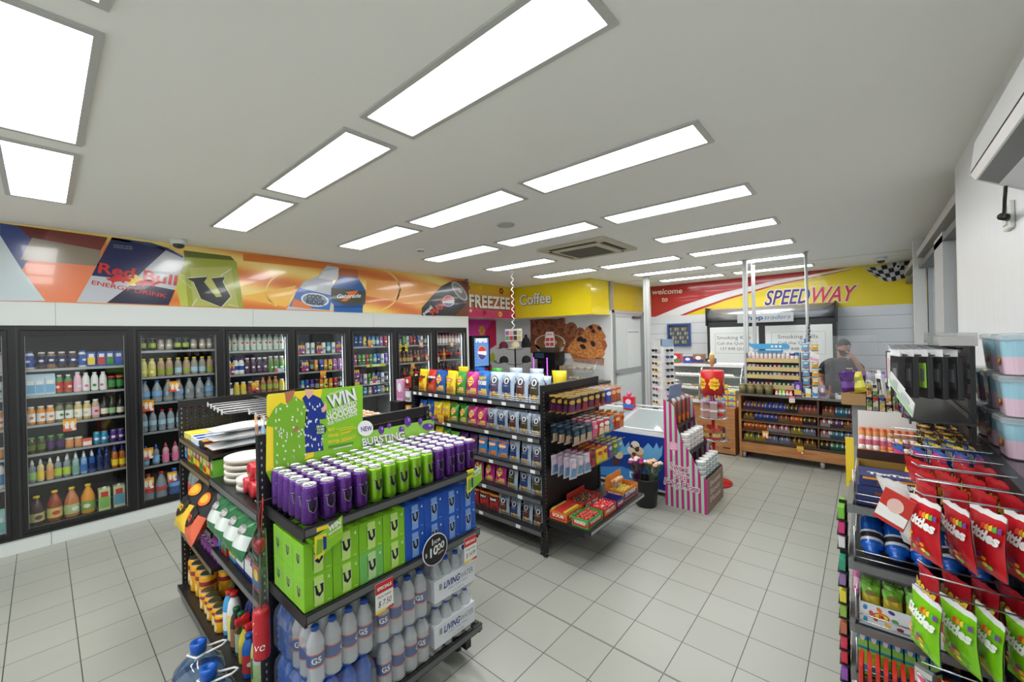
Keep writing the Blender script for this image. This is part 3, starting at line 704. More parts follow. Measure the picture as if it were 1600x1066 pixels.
for k in range(8):
    y0 = Y0+PITCH_*(k-1); y1 = y0+PITCH_
    nm = 'black framed glass door cooler only half in view at the edge' if k == 0 else 'black framed glass door cooler, %s along the wall to the pink corner' % ORD[k-1]
    fr = empty('display_fridge', nm, 'fridge', (XF, y0, 0), 0, 'glass door coolers')
    W_ = PITCH_
    mb = MB(); mb.box(-.05, .012, .0, .035, .13, 2.09, BLKF); mb.box(-.05, .012, W_-.035, W_, .13, 2.09, BLKF); mb.box(-.05, .012, .035, W_-.035, 2.045, 2.09, BLKF); mb.box(-.05, .012, .035, W_-.035, .13, .16, BLKF)
    mb.box(-.05, .014, .012, .02, .14, 2.08, mat((52, 52, 54), .3)); mb.obj('cabinet_frame', fr)
    d = root_of('door'); d.parent = fr
    mb = MB(); g0, g1, z0, z1 = .037, W_-.037, .165, 2.04
    mb.box(-.02, .022, g0, g0+.03, z0, z1, BLKF); mb.box(-.02, .022, g1-.03, g1, z0, z1, BLKF); mb.box(-.02, .022, g0+.03, g1-.03, z1-.05, z1, BLKF); mb.box(-.02, .022, g0+.03, g1-.03, z0, z0+.035, BLKF)
    for yy in (g0+.029, g1-.031): mb.box(.002, .0235, yy, yy+.002, z0+.035, z1-.05, GREYP)
    mb.obj('door_frame', d)
    B(-.002, .002, g0+.03, g1-.03, z0+.035, z1-.05, CGLASS).obj('glass', d)
    mb = MB(); mb.box(.022, .05, g0+.004, g0+.022, .95, 1.25, BLKF); mb.obj('handle', d)
    for zs in FR[k]:
        mb = MB(); yA, yB = .045, W_-.045
        mb.box(-.085, -.078, yA, yB, zs-.028, zs-.004, SHELFW); 
        for i in range(14): mb.box(-.55, -.08, yA+(yB-yA)*i/13.5, yA+(yB-yA)*i/13.5+.004, zs-.008, zs-.004, SHELFW)
        mb.box(-.55, -.54, yA, yB, zs-.012, zs-.003, SHELFW)
        mb.obj('shelf', fr)
    mb = MB(); mb.box(-.075, -.052, W_-.062, W_-.040, .25, 1.97, mat((150, 152, 154), .4, .5)); mb.obj('light_channel', fr)
    B(-.60, -.595, .01, W_-.01, .16, 2.04, mat((22, 24, 26), .6)).obj('back_panel', fr)
    mb = MB(); mb.box(-.58, -.06, .004, .012, .16, 2.04, mat((120, 124, 126), .5)); mb.obj('side_panel', fr)
    if k < 3: continue
    mb = MB(); [mb.box(-.078, -.074, W_-.060, W_-.044, .27+i*.028, .27+i*.028+.02, LEDS) for i in range(60)]; mb.box(-.077, -.0735, W_-.062, W_-.0605, .26, 1.95, LEDS); mb.obj('light_strip', fr)

W = P((236, 236, 232)); 
def clr(n, c, bd=.55): return clear('drink_'+n, tuple(.55+.45*v for v in lin(c)), .2, .06, bd, c)
WATER = clr('water', (196, 212, 222), .35); AMB = P((190, 108, 40), .15); ORJ = P((232, 150, 32), .15); YLJ = P((226, 190, 60), .15); GRJ = P((120, 150, 60), .15); DKJ = P((52, 30, 30), .12); RDJ = P((150, 40, 40), .15)
PCH = P((214, 140, 90), .15); PPL = P((84, 52, 110), .2); BLU = P((40, 84, 170), .25); LBL = P((120, 176, 214), .3); NVY = P((28, 40, 90), .25); GRN = P((60, 140, 64), .3); DGRN = P((28, 60, 36), .15); LIM = P((180, 206, 50), .25); YEL_ = P((238, 208, 40), .3); RED_ = P((200, 42, 40), .3); PNK = P((220, 110, 160), .3); TEA = P((90, 170, 180), .3); BRN = P((86, 58, 42), .3); BLKP = P((26, 24, 26), .25); SLV = mat((180, 184, 188), .25, .7); ORG = P((230, 116, 36), .3); LPK = P((236, 190, 206), .35); CRM_ = P((232, 222, 196), .35)
CB = mat((46, 96, 190), .25, .5); CP = mat((96, 52, 150), .25, .5); CG = mat((96, 170, 60), .25, .5); CR_ = mat((190, 50, 50), .25, .5); CO = mat((224, 130, 50), .25, .5); CT = mat((60, 160, 190), .25, .5); CY = mat((222, 196, 60), .25, .5); CK = mat((40, 40, 46), .25, .5); CPK = mat((210, 110, 170), .25, .5); CLV = mat((160, 140, 200), .25, .5)
# product: key -> (noun, category, phrase, maker)
def bt(noun, cat, ph, kind, h, r, body, label, cap, **k): return (noun, cat, ph, lambda: bottle(noun, kind, h, r, body, label, cap, **k))
def cn(ph, h, r, body, acc, band): return ('drink_can', 'drink can', ph, lambda: can('drink_can', h, r, body, acc, None, 14, band))
def ct(ph, w_, d, h, body, front, top=None, gable=True, cap=None): return ('drink_carton', 'carton', ph, lambda: carton('drink_carton', w_, d, h, body, front, top, gable, cap))
PR = {
 'go0': bt('milk_drink_bottle', 'bottle', 'blue and white breakfast drink bottle', 'juice', .17, .031, W, BLU, BLU, lab=(.1, .75), logo=W),
 'go1': bt('milk_drink_bottle', 'bottle', 'brown breakfast drink bottle', 'juice', .16, .031, BRN, NVY, W, lab=(.2, .75), logo=W),
 'go2': bt('milk_drink_bottle', 'bottle', 'tan breakfast drink bottle', 'juice', .16, .031, P((160, 120, 84)), NVY, W, lab=(.25, .75), logo=W),
 'cy': ct('yellow and blue breakfast carton', .05, .058, .15, BLU, YEL_, W, False), 'crd': ct('red and blue breakfast carton', .05, .058, .15, BLU, RED_, W, False), 'cgr': ct('green and blue breakfast carton', .05, .058, .15, BLU, GRN, W, False), 'cbl': ct('plain blue breakfast carton', .05, .058, .15, BLU, P((40, 70, 200)), W, False),
 'mk': ct('pale blue milk carton', .065, .065, .20, P((190, 214, 228)), LBL, W), 'jr': bt('juice_bottle', 'bottle', 'red juice bottle with green shoulders', 'milk', .18, .035, GRN, RED_, W, lab=(.08, .62), logo=CRM_),
 'yo': bt('yoghurt_bottle', 'bottle', 'white yoghurt drink bottle', 'milk', .19, .034, W, W, W, lab=(.1, .5), logo=PNK), 'yp': bt('yoghurt_bottle', 'bottle', 'pink yoghurt drink bottle', 'milk', .20, .035, LPK, LPK, W, lab=(.1, .5), logo=W), 'yg': bt('yoghurt_bottle', 'bottle', 'white yoghurt bottle with a green leaf mark', 'milk', .19, .034, W, W, W, lab=(.1, .5), logo=GRN),
 'tr': bt('milk_tub', 'tub', 'green tub with a red lid', 'jar', .14, .036, DGRN, GRN, RED_, lab=(.2, .7)), 'to': bt('milk_tub', 'tub', 'green tub with an orange lid', 'jar', .14, .036, DGRN, GRN, ORG, lab=(.2, .7)),
 'oj': bt('juice_bottle', 'bottle', 'orange juice bottle with white label', 'juice', .17, .034, ORJ, W, W, lab=(.15, .62), logo=ORG), 'yj': bt('juice_bottle', 'bottle', 'pale yellow juice bottle with white label', 'juice', .18, .032, P((216, 188, 120), .2), W, W, lab=(.15, .6), logo=YEL_), 'gj': bt('juice_bottle', 'bottle', 'dull green juice bottle with white label', 'juice', .18, .032, P((120, 128, 88), .2), W, P((60, 80, 50)), lab=(.15, .6), logo=GRN), 'pk': bt('juice_bottle', 'bottle', 'pale juice bottle with pink label', 'juice', .19, .031, P((200, 180, 150), .2), LPK, W, lab=(.15, .6), logo=RED_),
 'dk': bt('glass_bottle', 'bottle', 'dark glass kombucha bottle', 'glass', .21, .03, P((40, 36, 34), .08), CRM_, BLKP, lab=(.15, .42)), 'dkg': bt('glass_bottle', 'bottle', 'dark glass bottle with green label', 'glass', .21, .03, P((36, 40, 36), .08), P((140, 180, 130)), BLKP, lab=(.15, .42)),
 'gl': bt('juice_bottle', 'bottle', 'dark juice bottle with bright green lid', 'juice', .15, .036, P((70, 66, 40), .12), P((110, 130, 60)), P((90, 190, 60)), lab=(.2, .55)), 'gl2': bt('juice_bottle', 'bottle', 'purple juice bottle with bright green lid', 'juice', .15, .036, P((58, 44, 56), .12), PPL, P((90, 190, 60)), lab=(.2, .55)),
 'jo': bt('drink_jar', 'jar', 'pale orange jar', 'jar', .10, .034, P((196, 150, 110)), P((222, 150, 90)), CRM_, lab=(.2, .7)), 'bx': ct('small coral box', .06, .065, .075, P((230, 110, 80)), W, None, False),
 'ccb': cn('sky blue drink can', .125, .033, CT, W, mat((40, 120, 180), .3)), 'ccp': cn('violet drink can', .125, .033, CP, W, mat((70, 40, 110), .3)),
 's0': bt('sport_bottle', 'bottle', 'clear sports bottle with green label', 'sport', .21, .031, WATER, P((150, 200, 120)), W, lab=(.12, .45)), 's1': bt('sport_bottle', 'bottle', 'cream sports bottle with yellow label', 'sport', .21, .031, P((226, 206, 150), .2), YEL_, W, lab=(.12, .45)), 's2': bt('sport_bottle', 'bottle', 'tan sports bottle with orange label', 'sport', .21, .031, P((214, 180, 120), .2), P((226, 150, 80)), W, lab=(.12, .45)), 's3': bt('sport_bottle', 'bottle', 'clear sports bottle with lime label', 'sport', .21, .031, WATER, LIM, W, lab=(.12, .45)), 's4': bt('sport_bottle', 'bottle', 'teal sports bottle', 'sport', .21, .031, P((150, 186, 180), .2), P((120, 160, 150)), W, lab=(.12, .45)), 's5': bt('sport_bottle', 'bottle', 'light blue sports bottle', 'sport', .21, .031, P((130, 170, 214), .2), P((60, 110, 180)), W, lab=(.12, .45)), 's6': bt('sport_bottle', 'bottle', 'blue sports bottle', 'sport', .21, .031, P((40, 84, 160), .15), NVY, W, lab=(.12, .45)), 's7': bt('sport_bottle', 'bottle', 'navy sports bottle with blue cap', 'sport', .22, .03, P((40, 50, 90), .15), NVY, BLU, lab=(.12, .4)), 's8': bt('sport_bottle', 'bottle', 'amber sports bottle with blue cap', 'sport', .22, .03, AMB, YEL_, P((40, 60, 160)), lab=(.12, .4)),
 'b0': bt('big_juice_bottle', 'bottle', 'large purple juice bottle with yellow cap', 'big', .27, .052, P((62, 34, 44), .12), P((190, 190, 110)), YEL_, lab=(.12, .42), logo=P((110, 60, 90))), 'b1': bt('big_juice_bottle', 'bottle', 'large red-amber juice bottle with yellow cap', 'big', .29, .053, P((150, 66, 36), .12), P((210, 196, 110)), YEL_, lab=(.12, .44), logo=RED_), 'b2': bt('big_juice_bottle', 'bottle', 'large peach juice bottle with yellow cap', 'big', .29, .053, P((192, 120, 74), .14), P((180, 200, 130)), YEL_, lab=(.12, .44), logo=W), 'b3': bt('big_juice_bottle', 'bottle', 'large orange juice bottle with yellow cap', 'big', .29, .053, P((226, 150, 40), .14), P((120, 160, 70)), YEL_, lab=(.12, .44), logo=CRM_),
 'bc': ct('pale green fruit juice carton', .085, .085, .22, P((196, 206, 150)), P((120, 180, 80)), RED_, False, W), 'bd': ct('pale blue fruit juice carton', .085, .085, .22, P((206, 206, 160)), P((80, 150, 180)), RED_, False, W),
 'lc': cn('dark can with lime label', .135, .031, CK, LIM, mat((150, 170, 40), .3)), 'lw': cn('grey and cream can', .125, .031, mat((170, 160, 150), .3, .5), W, mat((190, 170, 150), .3)),
 'lem': bt('glass_bottle', 'bottle', 'lemonade glass bottle with yellow cap', 'milk', .20, .035, P((214, 206, 130), .1), P((220, 210, 70)), YEL_, lab=(.12, .4), logo=W), 'leg': bt('glass_bottle', 'bottle', 'clear glass bottle with green label and yellow cap', 'milk', .20, .034, P((176, 150, 120), .1), P((140, 170, 50)), YEL_, lab=(.14, .36)), 'leb': bt('glass_bottle', 'bottle', 'clear glass bottle with pale blue label', 'milk', .20, .034, P((150, 150, 140), .1), P((170, 200, 220)), YEL_, lab=(.14, .42)),
 'wb': bt('water_bottle', 'bottle', 'big clear water bottle', 'big', .24, .046, WATER, P((120, 170, 220)), P((60, 120, 200)), lab=(.3, .5)), 'wg': bt('water_bottle', 'bottle', 'big clear mineral water bottle with silver foil', 'big', .24, .046, clr('soda', (190, 196, 200), .4), SLV, SLV, lab=(.3, .5)),
 'wr': bt('water_bottle', 'bottle', 'clear soft drink bottle with red cap', 'pet', .23, .033, WATER, P((160, 190, 210)), RED_, lab=(.3, .52)), 'sb': bt('sport_bottle', 'bottle', 'blue capped flavoured water bottle', 'sport', .22, .031, WATER, LBL, BLU, lab=(.12, .45)), 'sp': bt('sport_bottle', 'bottle', 'pink flavoured water bottle', 'sport', .22, .031, P((206, 150, 160), .2), PNK, P((180, 60, 90)), lab=(.12, .45)), 'sgn': bt('sport_bottle', 'bottle', 'green flavoured water bottle', 'sport', .22, .031, P((150, 186, 150), .2), GRN, P((60, 150, 80)), lab=(.12, .45)),
 'bb': bt('water_bottle', 'bottle', 'large spring water bottle with red cap', 'big', .29, .05, WATER, P((190, 60, 60)), RED_, lab=(.3, .46)), 'bl': bt('water_bottle', 'bottle', 'large blue tinted water bottle', 'big', .30, .052, clr('bluewater', (60, 110, 180), .6), P((110, 160, 220)), P((40, 110, 200)), lab=(.35, .5)),
 'tw': bt('tall_drink_bottle', 'bottle', 'tall frosted pale green bottle', 'pet', .22, .033, P((196, 214, 200), .2), P((206, 216, 206)), W, lab=(.3, .6), logo=RED_), 'pb': bt('milk_drink_bottle', 'bottle', 'blue and white striped protein bottle', 'juice', .20, .035, W, BLU, P((40, 60, 160)), lab=(.1, .7), stripe=W), 'pd': bt('milk_drink_bottle', 'bottle', 'dark purple protein bottle', 'juice', .20, .034, P((62, 46, 60), .2), P((84, 60, 84)), W, lab=(.1, .7), logo=W), 'gb': bt('juice_bottle', 'bottle', 'green smoothie bottle', 'juice', .21, .034, P((120, 140, 96), .2), GRN, W, lab=(.1, .5), logo=W),
 'wj': bt('juice_bottle', 'bottle', 'golden juice bottle with white cap', 'juice', .17, .033, YLJ, P((206, 190, 90)), W, lab=(.15, .6)), 'rj': bt('juice_bottle', 'bottle', 'ruby juice bottle with white cap', 'juice', .17, .033, P((110, 50, 50), .15), P((150, 70, 70)), W, lab=(.15, .6)), 'oc': bt('iced_tea_bottle', 'bottle', 'iced tea bottle with orange cap', 'pet', .21, .033, P((160, 110, 60), .12), P((150, 170, 80)), ORG, lab=(.25, .55)), 'bj': bt('juice_bottle', 'bottle', 'blue and white juice bottle', 'juice', .17, .033, NVY, W, W, lab=(.15, .6)),
 'ck': cn('slim dark drink can', .16, .029, CK, SLV, SLV), 'cw': cn('slim white drink can', .16, .029, W, CT, mat((210, 216, 220), .3, .4)), 'cb': cn('slim blue drink can', .16, .029, CB, W, mat((30, 60, 130), .3, .4)), 'cp': cn('slim purple drink can', .16, .029, CP, SLV, CLV), 'cg': cn('slim green drink can', .16, .029, CG, W, mat((50, 120, 40), .3, .4)), 'cr': cn('slim red drink can', .16, .029, CR_, W, mat((130, 30, 30), .3, .4)), 'co': cn('slim orange drink can', .16, .029, CO, W, CY), 'cc': cn('slim teal drink can', .16, .029, CT, W, mat((200, 220, 226), .3, .4)), 'cyl': cn('slim yellow drink can', .16, .029, CY, BLKP, mat((230, 210, 110), .3, .4)), 'cpk': cn('slim pink drink can', .16, .029, CPK, W, CLV),
 'cola': bt('cola_bottle', 'bottle', 'cola bottle with red label', 'pet', .21, .031, P((44, 24, 20), .1), RED_, RED_, lab=(.4, .6)), 'amb': bt('iced_tea_bottle', 'bottle', 'amber iced tea bottle', 'glass', .20, .031, P((120, 76, 44), .1), P((200, 170, 110)), YEL_, lab=(.15, .45)), 'dkb': bt('cola_bottle', 'bottle', 'dark cola bottle with blue label', 'pet', .21, .031, P((40, 26, 26), .1), NVY, BLU, lab=(.4, .6)), 'frs': bt('soft_drink_bottle', 'bottle', 'pink and white milk bottle', 'milk', .20, .03, P((222, 170, 176), .2), W, RED_, lab=(.1, .5)), 'fan': bt('soft_drink_bottle', 'bottle', 'orange soft drink bottle', 'pet', .21, .031, P((216, 110, 50), .12), P((160, 190, 60)), ORG, lab=(.4, .6)), 'grn': bt('soft_drink_bottle', 'bottle', 'green soft drink bottle', 'pet', .21, .031, P((70, 130, 70), .12), P((220, 210, 70)), GRN, lab=(.4, .6)),
 'ml': bt('milk_bottle', 'bottle', 'white milk bottle with blue cap', 'milk', .24, .045, W, P((90, 140, 200)), P((60, 120, 200)), lab=(.15, .55)), 'tl': ct('teal coconut water carton', .09, .08, .22, P((170, 214, 210)), P((120, 190, 190)), W, True, W),
}
ST = {
 (0, 0): [None]*7+['oj', 'yo'], (0, 1): [None]*7+['wr', 'cw'], (0, 2): [None]*7+['yj', 'oj'], (0, 3): [None]*7+['gl2', 'jo'], (0, 4): [None]*5+['ml', 'ml'], (0, 5): [None]*4+['tl', 'tl'],
 (1, 0): ['go0', 'go1', 'go2', 'go1', 'go1', 'go0', 'cy', 'crd', 'cgr', 'cbl'], (1, 1): ['mk', 'mk', 'mk', 'jr', 'jr', 'yp', 'yo', 'yg', 'yo', 'tr', 'to'],
 (1, 2): ['oj', 'oj', 'oj', 'gj', 'gj', 'yj', 'yj', 'pk', 'dk', 'dkg', 'dk'], (1, 3): ['gl', 'gl', 'gl2', 'gl2', 'jo', 'jo', 'bx', 'ccb', 'ccb', 'ccp', 'ccp'],
 (1, 4): ['s0', 's1', 's2', 's3', 's3', 's4', 's5', 's6', 's7', 's7', 's8', 's8'], (1, 5): ['b0', 'b1', 'b2', 'b3', 'bc', 'bd'],
 (2, 0): ['lc', 'lc', 'lw', 'lw', 'lc', 'lc', 'lw', 'lw', 'lw'], (2, 1): ['lem', 'lem', 'leg', 'leg', 'leb', 'leg', 'leb', 'leb', 'leg'], (2, 2): ['wb', 'wb', 'wg', 'wb', 'wg', 'wg', 'wb'],
 (2, 3): ['wr', 'wr', 'wr', 'wr', 'wr', 'wr', 'wr', 'wr', 'wr'], (2, 4): ['sb', 'sb', 'sp', 'sp', 'sgn', 'sgn', 'sb', 'sp'], (2, 5): ['bb', 'bb', 'bl', 'bl', 'bb', 'bb'],
 (3, 0): ['tw']*10, (3, 1): ['pb', 'pb', 'pb', 'pd', 'pd', 'pd', 'pd', 'gb', 'gb', 'gb'], (3, 2): ['bj', 'wj', 'wj', 'rj', 'rj', 'oc', 'oc', 'oc', 'wj'],
 (4, 0): ['cw', 'ck', 'cw', 'cw', 'ck', 'cw', 'cc', 'cw', 'cp'], (4, 1): ['cp', 'cb', 'cb', 'ck', 'co', 'cb', 'co', 'cyl', 'cpk', 'cpk'], (4, 2): ['cb', 'cc', 'cb', 'cp', 'ck', 'co', 'cyl', 'co', 'cr', 'ck'],
 (5, 0): ['cg', 'cb', 'cb', 'cyl', 'cb', 'cc', 'cc', 'cpk', 'cr'], (5, 1): ['cr', 'cpk', 'cg', 'cg', 'cr', 'cg', 'cc', 'cb', 'cw', 'cp'], (5, 2): ['cb', 'cb', 'cp', 'cw', 'cg', 'cc', 'cb', 'cw', 'ck'], (5, 3): ['lc', 'ccp', 'lc', 'ccb', 'lw', 'ccp', 'ccb', 'lw', 'lc'],
 (6, 0): ['cg', 'ck', 'cg', 'cw', 'cr', 'cr', 'cb', 'cw', 'ck'], (6, 1): ['amb', 'amb', 'amb', 'amb', 'amb', 'cola', 'amb', 'cola', 'cola'], (6, 2): ['grn', 'dkb', 'cola', 'dkb', 'fan', 'cola', 'cola', 'dkb', 'grn'],
 (7, 0): ['frs']*9, (7, 1): ['fan', 'cola', 'cola', 'fan', 'cola', 'cola', 'dkb', 'cola', 'cola'], (7, 2): ['dkb', 'cola', 'cola', 'dkb', 'cola', 'cola', 'dkb', 'cola', 'cola'],
}
SHN = ['top', 'second', 'third', 'fourth', 'fifth', 'bottom']
rnd = random.Random(3)
for (k, s), row in ST.items():
    y0 = Y0+PITCH_*(k-1)+.06; sp_ = (PITCH_-.12)/len(row)
    for i, key in enumerate(row):
        if not key: continue
        noun, cat, ph, mk = PR[key]
        o_ = place('pr_'+key, mk, (XF-.125+rnd.uniform(-.008, .008)-(.02 if cat in ('bottle',) and 'big' in noun else 0), y0+sp_*(i+.5)+rnd.uniform(-.004, .004), FR[k][s]-.0025), rnd.uniform(-.5, .5) if cat != 'carton' else rnd.uniform(-.06, .06),
              '%s, %s on the %s shelf, %s' % (ph, ORD[i], SHN[s], bayname(k)), cat, '%s shelf of %s' % (SHN[s], bayname(k)))
        if cat != 'carton': q_ = min(1, sp_/(2.16*max(v.co.x for v in o_.data.vertices))); o_.scale = (q_, q_, 1)
        # second rank, seen over the first on the shelves below eye height
        if s in (3, 4) and k in (1, 2) and noun == 'sport_bottle' and i > 3:
            place('pr_'+key, mk, (XF-.215, y0+sp_*(i+.5)+.006, FR[k][s]-.0025), rnd.uniform(-.5, .5), '%s, %s in second rank, %s shelf, %s' % (ph, ORD[i], SHN[s], bayname(k)), cat, 'second rank, %s shelf of %s' % (SHN[s], bayname(k)))
# ---- orange price cards hung on the cooler shelves
def pcard(c0=(244, 190, 40), c1=(232, 86, 40), icon=(240, 236, 230)):
    def mk():
        r = B(-.0015, 0, -.045, .045, -.06, .06, mat(c1, .45)).obj('price_card')
        mb = MB(); mb.box(0, .0006, -.045, .045, .0, .06, mat(c0, .45)); mb.box(.0006, .001, -.04, .04, .042, .055, mat((226, 120, 40), .45)); mb.obj('print_band', r)
        mb = MB()
        for s in (-1, 1): mb.add([(.0012, s*.018+x, y) for x, y in [(-.013, -.035), (.013, -.035), (.015, .01), (.006, .022), (.006, .034), (-.006, .034), (-.006, .022), (-.015, .01)]], [tuple(range(8))], mat(icon, .45))
        mb.prism(ell(.016, .013, 12, (.028, -.045)), 0, .0016, mat((240, 236, 230), .4), T=Matrix(((0, 0, 1, 0), (1, 0, 0, 0), (0, 1, 0, 0), (0, 0, 0, 1)))); mb.obj('bottle_picture', r)
        return r
    return mk
PCS = [('a', pcard()), ('b', pcard((246, 200, 60), (214, 60, 50), (60, 70, 160))), ('c', pcard((246, 200, 60), (226, 90, 40), (200, 170, 60)))]
CARDS = [(109, 664, 1, 0, 1.0), (273, 604, 2, 0, 1), (232, 634, 2, 0, 1), (231, 709, 2, 0, 1), (232, 756, 2, 0, 1), (269, 745, 2, 0, .9), (360, 576, 3, 1, .95), (399, 603, 3, 2, .9), (471, 546, 4, 1, .95), (500, 546, 4, 1, .95), (530, 544, 4, 1, .95), (477, 573, 4, 1, 1), (505, 585, 4, 2, .9), (579, 537, 5, 2, .95), (557, 584, 5, 1, .95), (586, 593, 5, 1, .95), (558, 602, 5, 2, .9), (658, 538, 6, 0, .9), (668, 560, 6, 0, .85), (645, 572, 6, 2, .8), (706, 538, 7, 0, .85), (684, 562, 7, 0, .9)]
cnt = {}
for (x, y, k, t, s) in CARDS:
    p = onp(x, y, 0, XF-.066); cnt[k] = cnt.get(k, 0)+1
    place('card_'+PCS[t][0], PCS[t][1], p, 0, 'orange and yellow price card inside the glass, %s one shown behind %s' % (ORD[cnt[k]-1], bayname(k)), 'price card', 'price cards in the coolers', s)
def dot():
    o = MB().prism(ell(.04, .04, 18), 0, .002, YEL_, T=TX(0)).obj('price_disc'); n = MB(); n.box(.002, .0026, -.03, .03, -.085, -.05, YEL_); n.box(.002, .0032, -.025, .025, -.006, .004, DARK); n.obj('tag', o); return o
for i, (x, y) in enumerate(((625, 541), (635, 541))): place('dot', dot, onp(x, y, 0, XF-.066), 0, 'round yellow price disc, %s of two behind the sixth cooler door' % ORD[i], 'price disc', 'yellow price discs')
o = B(-.002, 0, -.17, .17, -.022, .022, LIM).obj('shelf_banner', None, onp(588, 571, 0, XF-.066)); tag(o, 'lime shelf strip with white win lettering inside the fifth cooler', 'shelf strip')
mb = MB(); put_text(mb, 'WINNER', .022, W, lambda x, y: (.0006, x, y-.011), bold=.001); mb.box(0, .0005, -.17, -.12, -.022, .022, YEL_); mb.box(.0006, .001, -.11, -.09, -.015, .015, BLU); mb.obj('lettering', o)
o = B(-.002, 0, -.09, .09, -.03, .03, W).obj('shelf_sign', None, onp(586, 596, 0, XF-.064)+Vector((-.003, 0, -.02))); tag(o, 'small white code sign on a shelf of the fifth cooler', 'sign'); mb = MB(); put_text(mb, 'C', .035, DARK, lambda x, y: (.0006, x-.06, y-.017)); mb.box(0, .0006, .03, .08, -.01, .012, GREYP); mb.obj('lettering', o)
o = MB().box(-.03, 0, -.05, .05, -.03, .03, P((206, 214, 220), .4), bev=.008).obj('shelf_label', None, onp(438, 579, 0, XF-.07)); tag(o, 'pale plastic ticket clipped to a shelf edge of the third cooler', 'ticket'); B(0, .001, -.07, -.03, -.02, .02, P((206, 90, 120))).obj('sticker', o)
# ================================================================== near gondola
def peg(ax, name, sp=.0254, hw=.0032, hh=.0055):
    """black perforated steel: real see-through slots on a regular grid along world axis ax and z"""
    M, nt, N, L, b = nodes_of(name)
    b.inputs['Base Color'].default_value = lin((20, 20, 21))+(1,); b.inputs['Roughness'].default_value = .45
    g = N.new('ShaderNodeNewGeometry'); sx = N.new('ShaderNodeSeparateXYZ'); L.new(g.outputs['Position'], sx.inputs[0])
    def near(sock, p, w_):
        m1 = N.new('ShaderNodeMath'); m1.operation = 'PINGPONG'; L.new(sock, m1.inputs[0]); m1.inputs[1].default_value = p/2
        m2 = N.new('ShaderNodeMath'); m2.operation = 'LESS_THAN'; L.new(m1.outputs[0], m2.inputs[0]); m2.inputs[1].default_value = w_
        return m2.outputs[0]
    mu = N.new('ShaderNodeMath'); mu.operation = 'MULTIPLY'; L.new(near(sx.outputs[ax], sp, hw), mu.inputs[0]); L.new(near(sx.outputs['Z'], sp, hh), mu.inputs[1])
    tr = N.new('ShaderNodeBsdfTransparent'); mx = N.new('ShaderNodeMixShader')
    L.new(mu.outputs[0], mx.inputs[0]); L.new(b.outputs[0], mx.inputs[1]); L.new(tr.outputs[0], mx.inputs[2]); L.new(mx.outputs[0], N['Material Output'].inputs[0])
    return M
PEGX, PEGY = peg('X', 'pegboard_x'), peg('Y', 'pegboard_y')
SLOT = mat((150, 152, 152), .5)
TICK = mat((92, 94, 94), .3)
def upright(par, x, y, z1, dx=.03, dy=.03, slots='y'):
    mb = MB(); mb.box(x-dx/2, x+dx/2, y-dy/2, y+dy/2, .03, z1, BLACK)
    for i in range(int(z1/.035)-3):
        z = .1+i*.035
        if slots == 'y': mb.box(x-.003, x+.003, y-dy/2-.0006, y+dy/2+.0006, z, z+.012, SLOT)
        else: mb.box(x-dx/2-.0006, x+dx/2+.0006, y-.003, y+.003, z, z+.012, SLOT)
    mb.obj('upright', par)
def foot(par, x, y):
    mb = MB(); mb.cyl((x, y, .012), (x, y, .05), .009, STEEL, 8); mb.lathe([(.024, 0), (.024, .008), (.014, .014)], BLACK, 12, T=Matrix.Translation((x, y, 0))); mb.obj('foot', par)
def shelf(par, x0, x1, y0, y1, z, face, lip=.04, tick=TICK, wire=False, th=.018):
    """shelf board with a price-ticket lip on side face ('-y', '+x', '+y', '-x'); z = top"""
    mb = MB()
    if wire:
        n = 1+int((y1-y0)/.05)
        for i in range(n+1): y = y0+(y1-y0)*i/n; mb.cyl((x0, y, z-.004), (x1, y, z-.004), .0028, BLACK, 5)
        for i in range(6): x = x0+.02+(x1-x0-.04)*i/5; mb.cyl((x, y0, z-.009), (x, y1, z-.009), .0032, BLACK, 5)
        mb.box(x0, x1, y0, y0+.012, z-.055, z-.01, BLACK); mb.box(x0, x1, y1-.012, y1, z-.055, z-.01, BLACK)
    else: mb.box(x0, x1, y0, y1, z-th, z, BLACKM)
    o = mb.obj('shelf', par); t = MB()
    if face == '-y': t.box(x0, x1, y0-.012, y0, z-lip, z+.004, BLACK); t.box(x0+.004, x1-.004, y0-.0135, y0-.012, z-lip+.006, z-.002, tick)
    if face == '+y': t.box(x0, x1, y1, y1+.012, z-lip, z+.004, BLACK)
    if face == '+x': t.box(x1, x1+.014, y0, y1, z-lip, z+.004, BLACK); t.box(x1+.014, x1+.0155, y0+.004, y1-.004, z-lip+.006, z-.002, tick)
    if face == '-x': t.box(x0-.014, x0, y0, y1, z-lip, z+.004, BLACK); t.box(x0-.0155, x0-.014, y0+.004, y1-.004, z-lip+.006, z-.002, tick)
    t.obj('ticket_strip', o)
    return o
G1 = empty('gondola', 'near black shelving gondola with energy drinks on its end', 'shelving')
gx0, gx1, gy0, gy1, gm = -3.88, -2.19, .66, 1.66, 1.15
for x, z1 in ((gx0, 1.46), (gx1, 1.44)):
    for y in (gy0+.015, gy1-.015): upright(G1, x, y, z1, slots='x'); foot(G1, x, y)
    B(x-.008, x+.008, gy0+.03, gy1-.03, .14, z1-.06, PEGY).obj('pegboard', G1)
    B(x-.012, x+.012, gy0+.03, gy1-.03, z1-.055, z1-.002, BLACK).obj('top_rail', G1)
B(gx0+.016, gx1-.016, gm-.008, gm+.008, .14, 1.40, PEGX).obj('pegboard', G1)
B(gx0+.016, gx1-.016, gm-.02, gm+.02, 1.40, 1.44, BLACK).obj('top_rail', G1)
xm = -3.04
upright(G1, xm, gm-.03, 1.40); foot(G1, xm, gm-.03); foot(G1, xm, gy0+.05); B(xm-.012, xm+.012, gy0+.03, gm-.05, .04, .085, BLACK).obj('base_leg', G1)
KR = mat((120, 100, 66), .55)
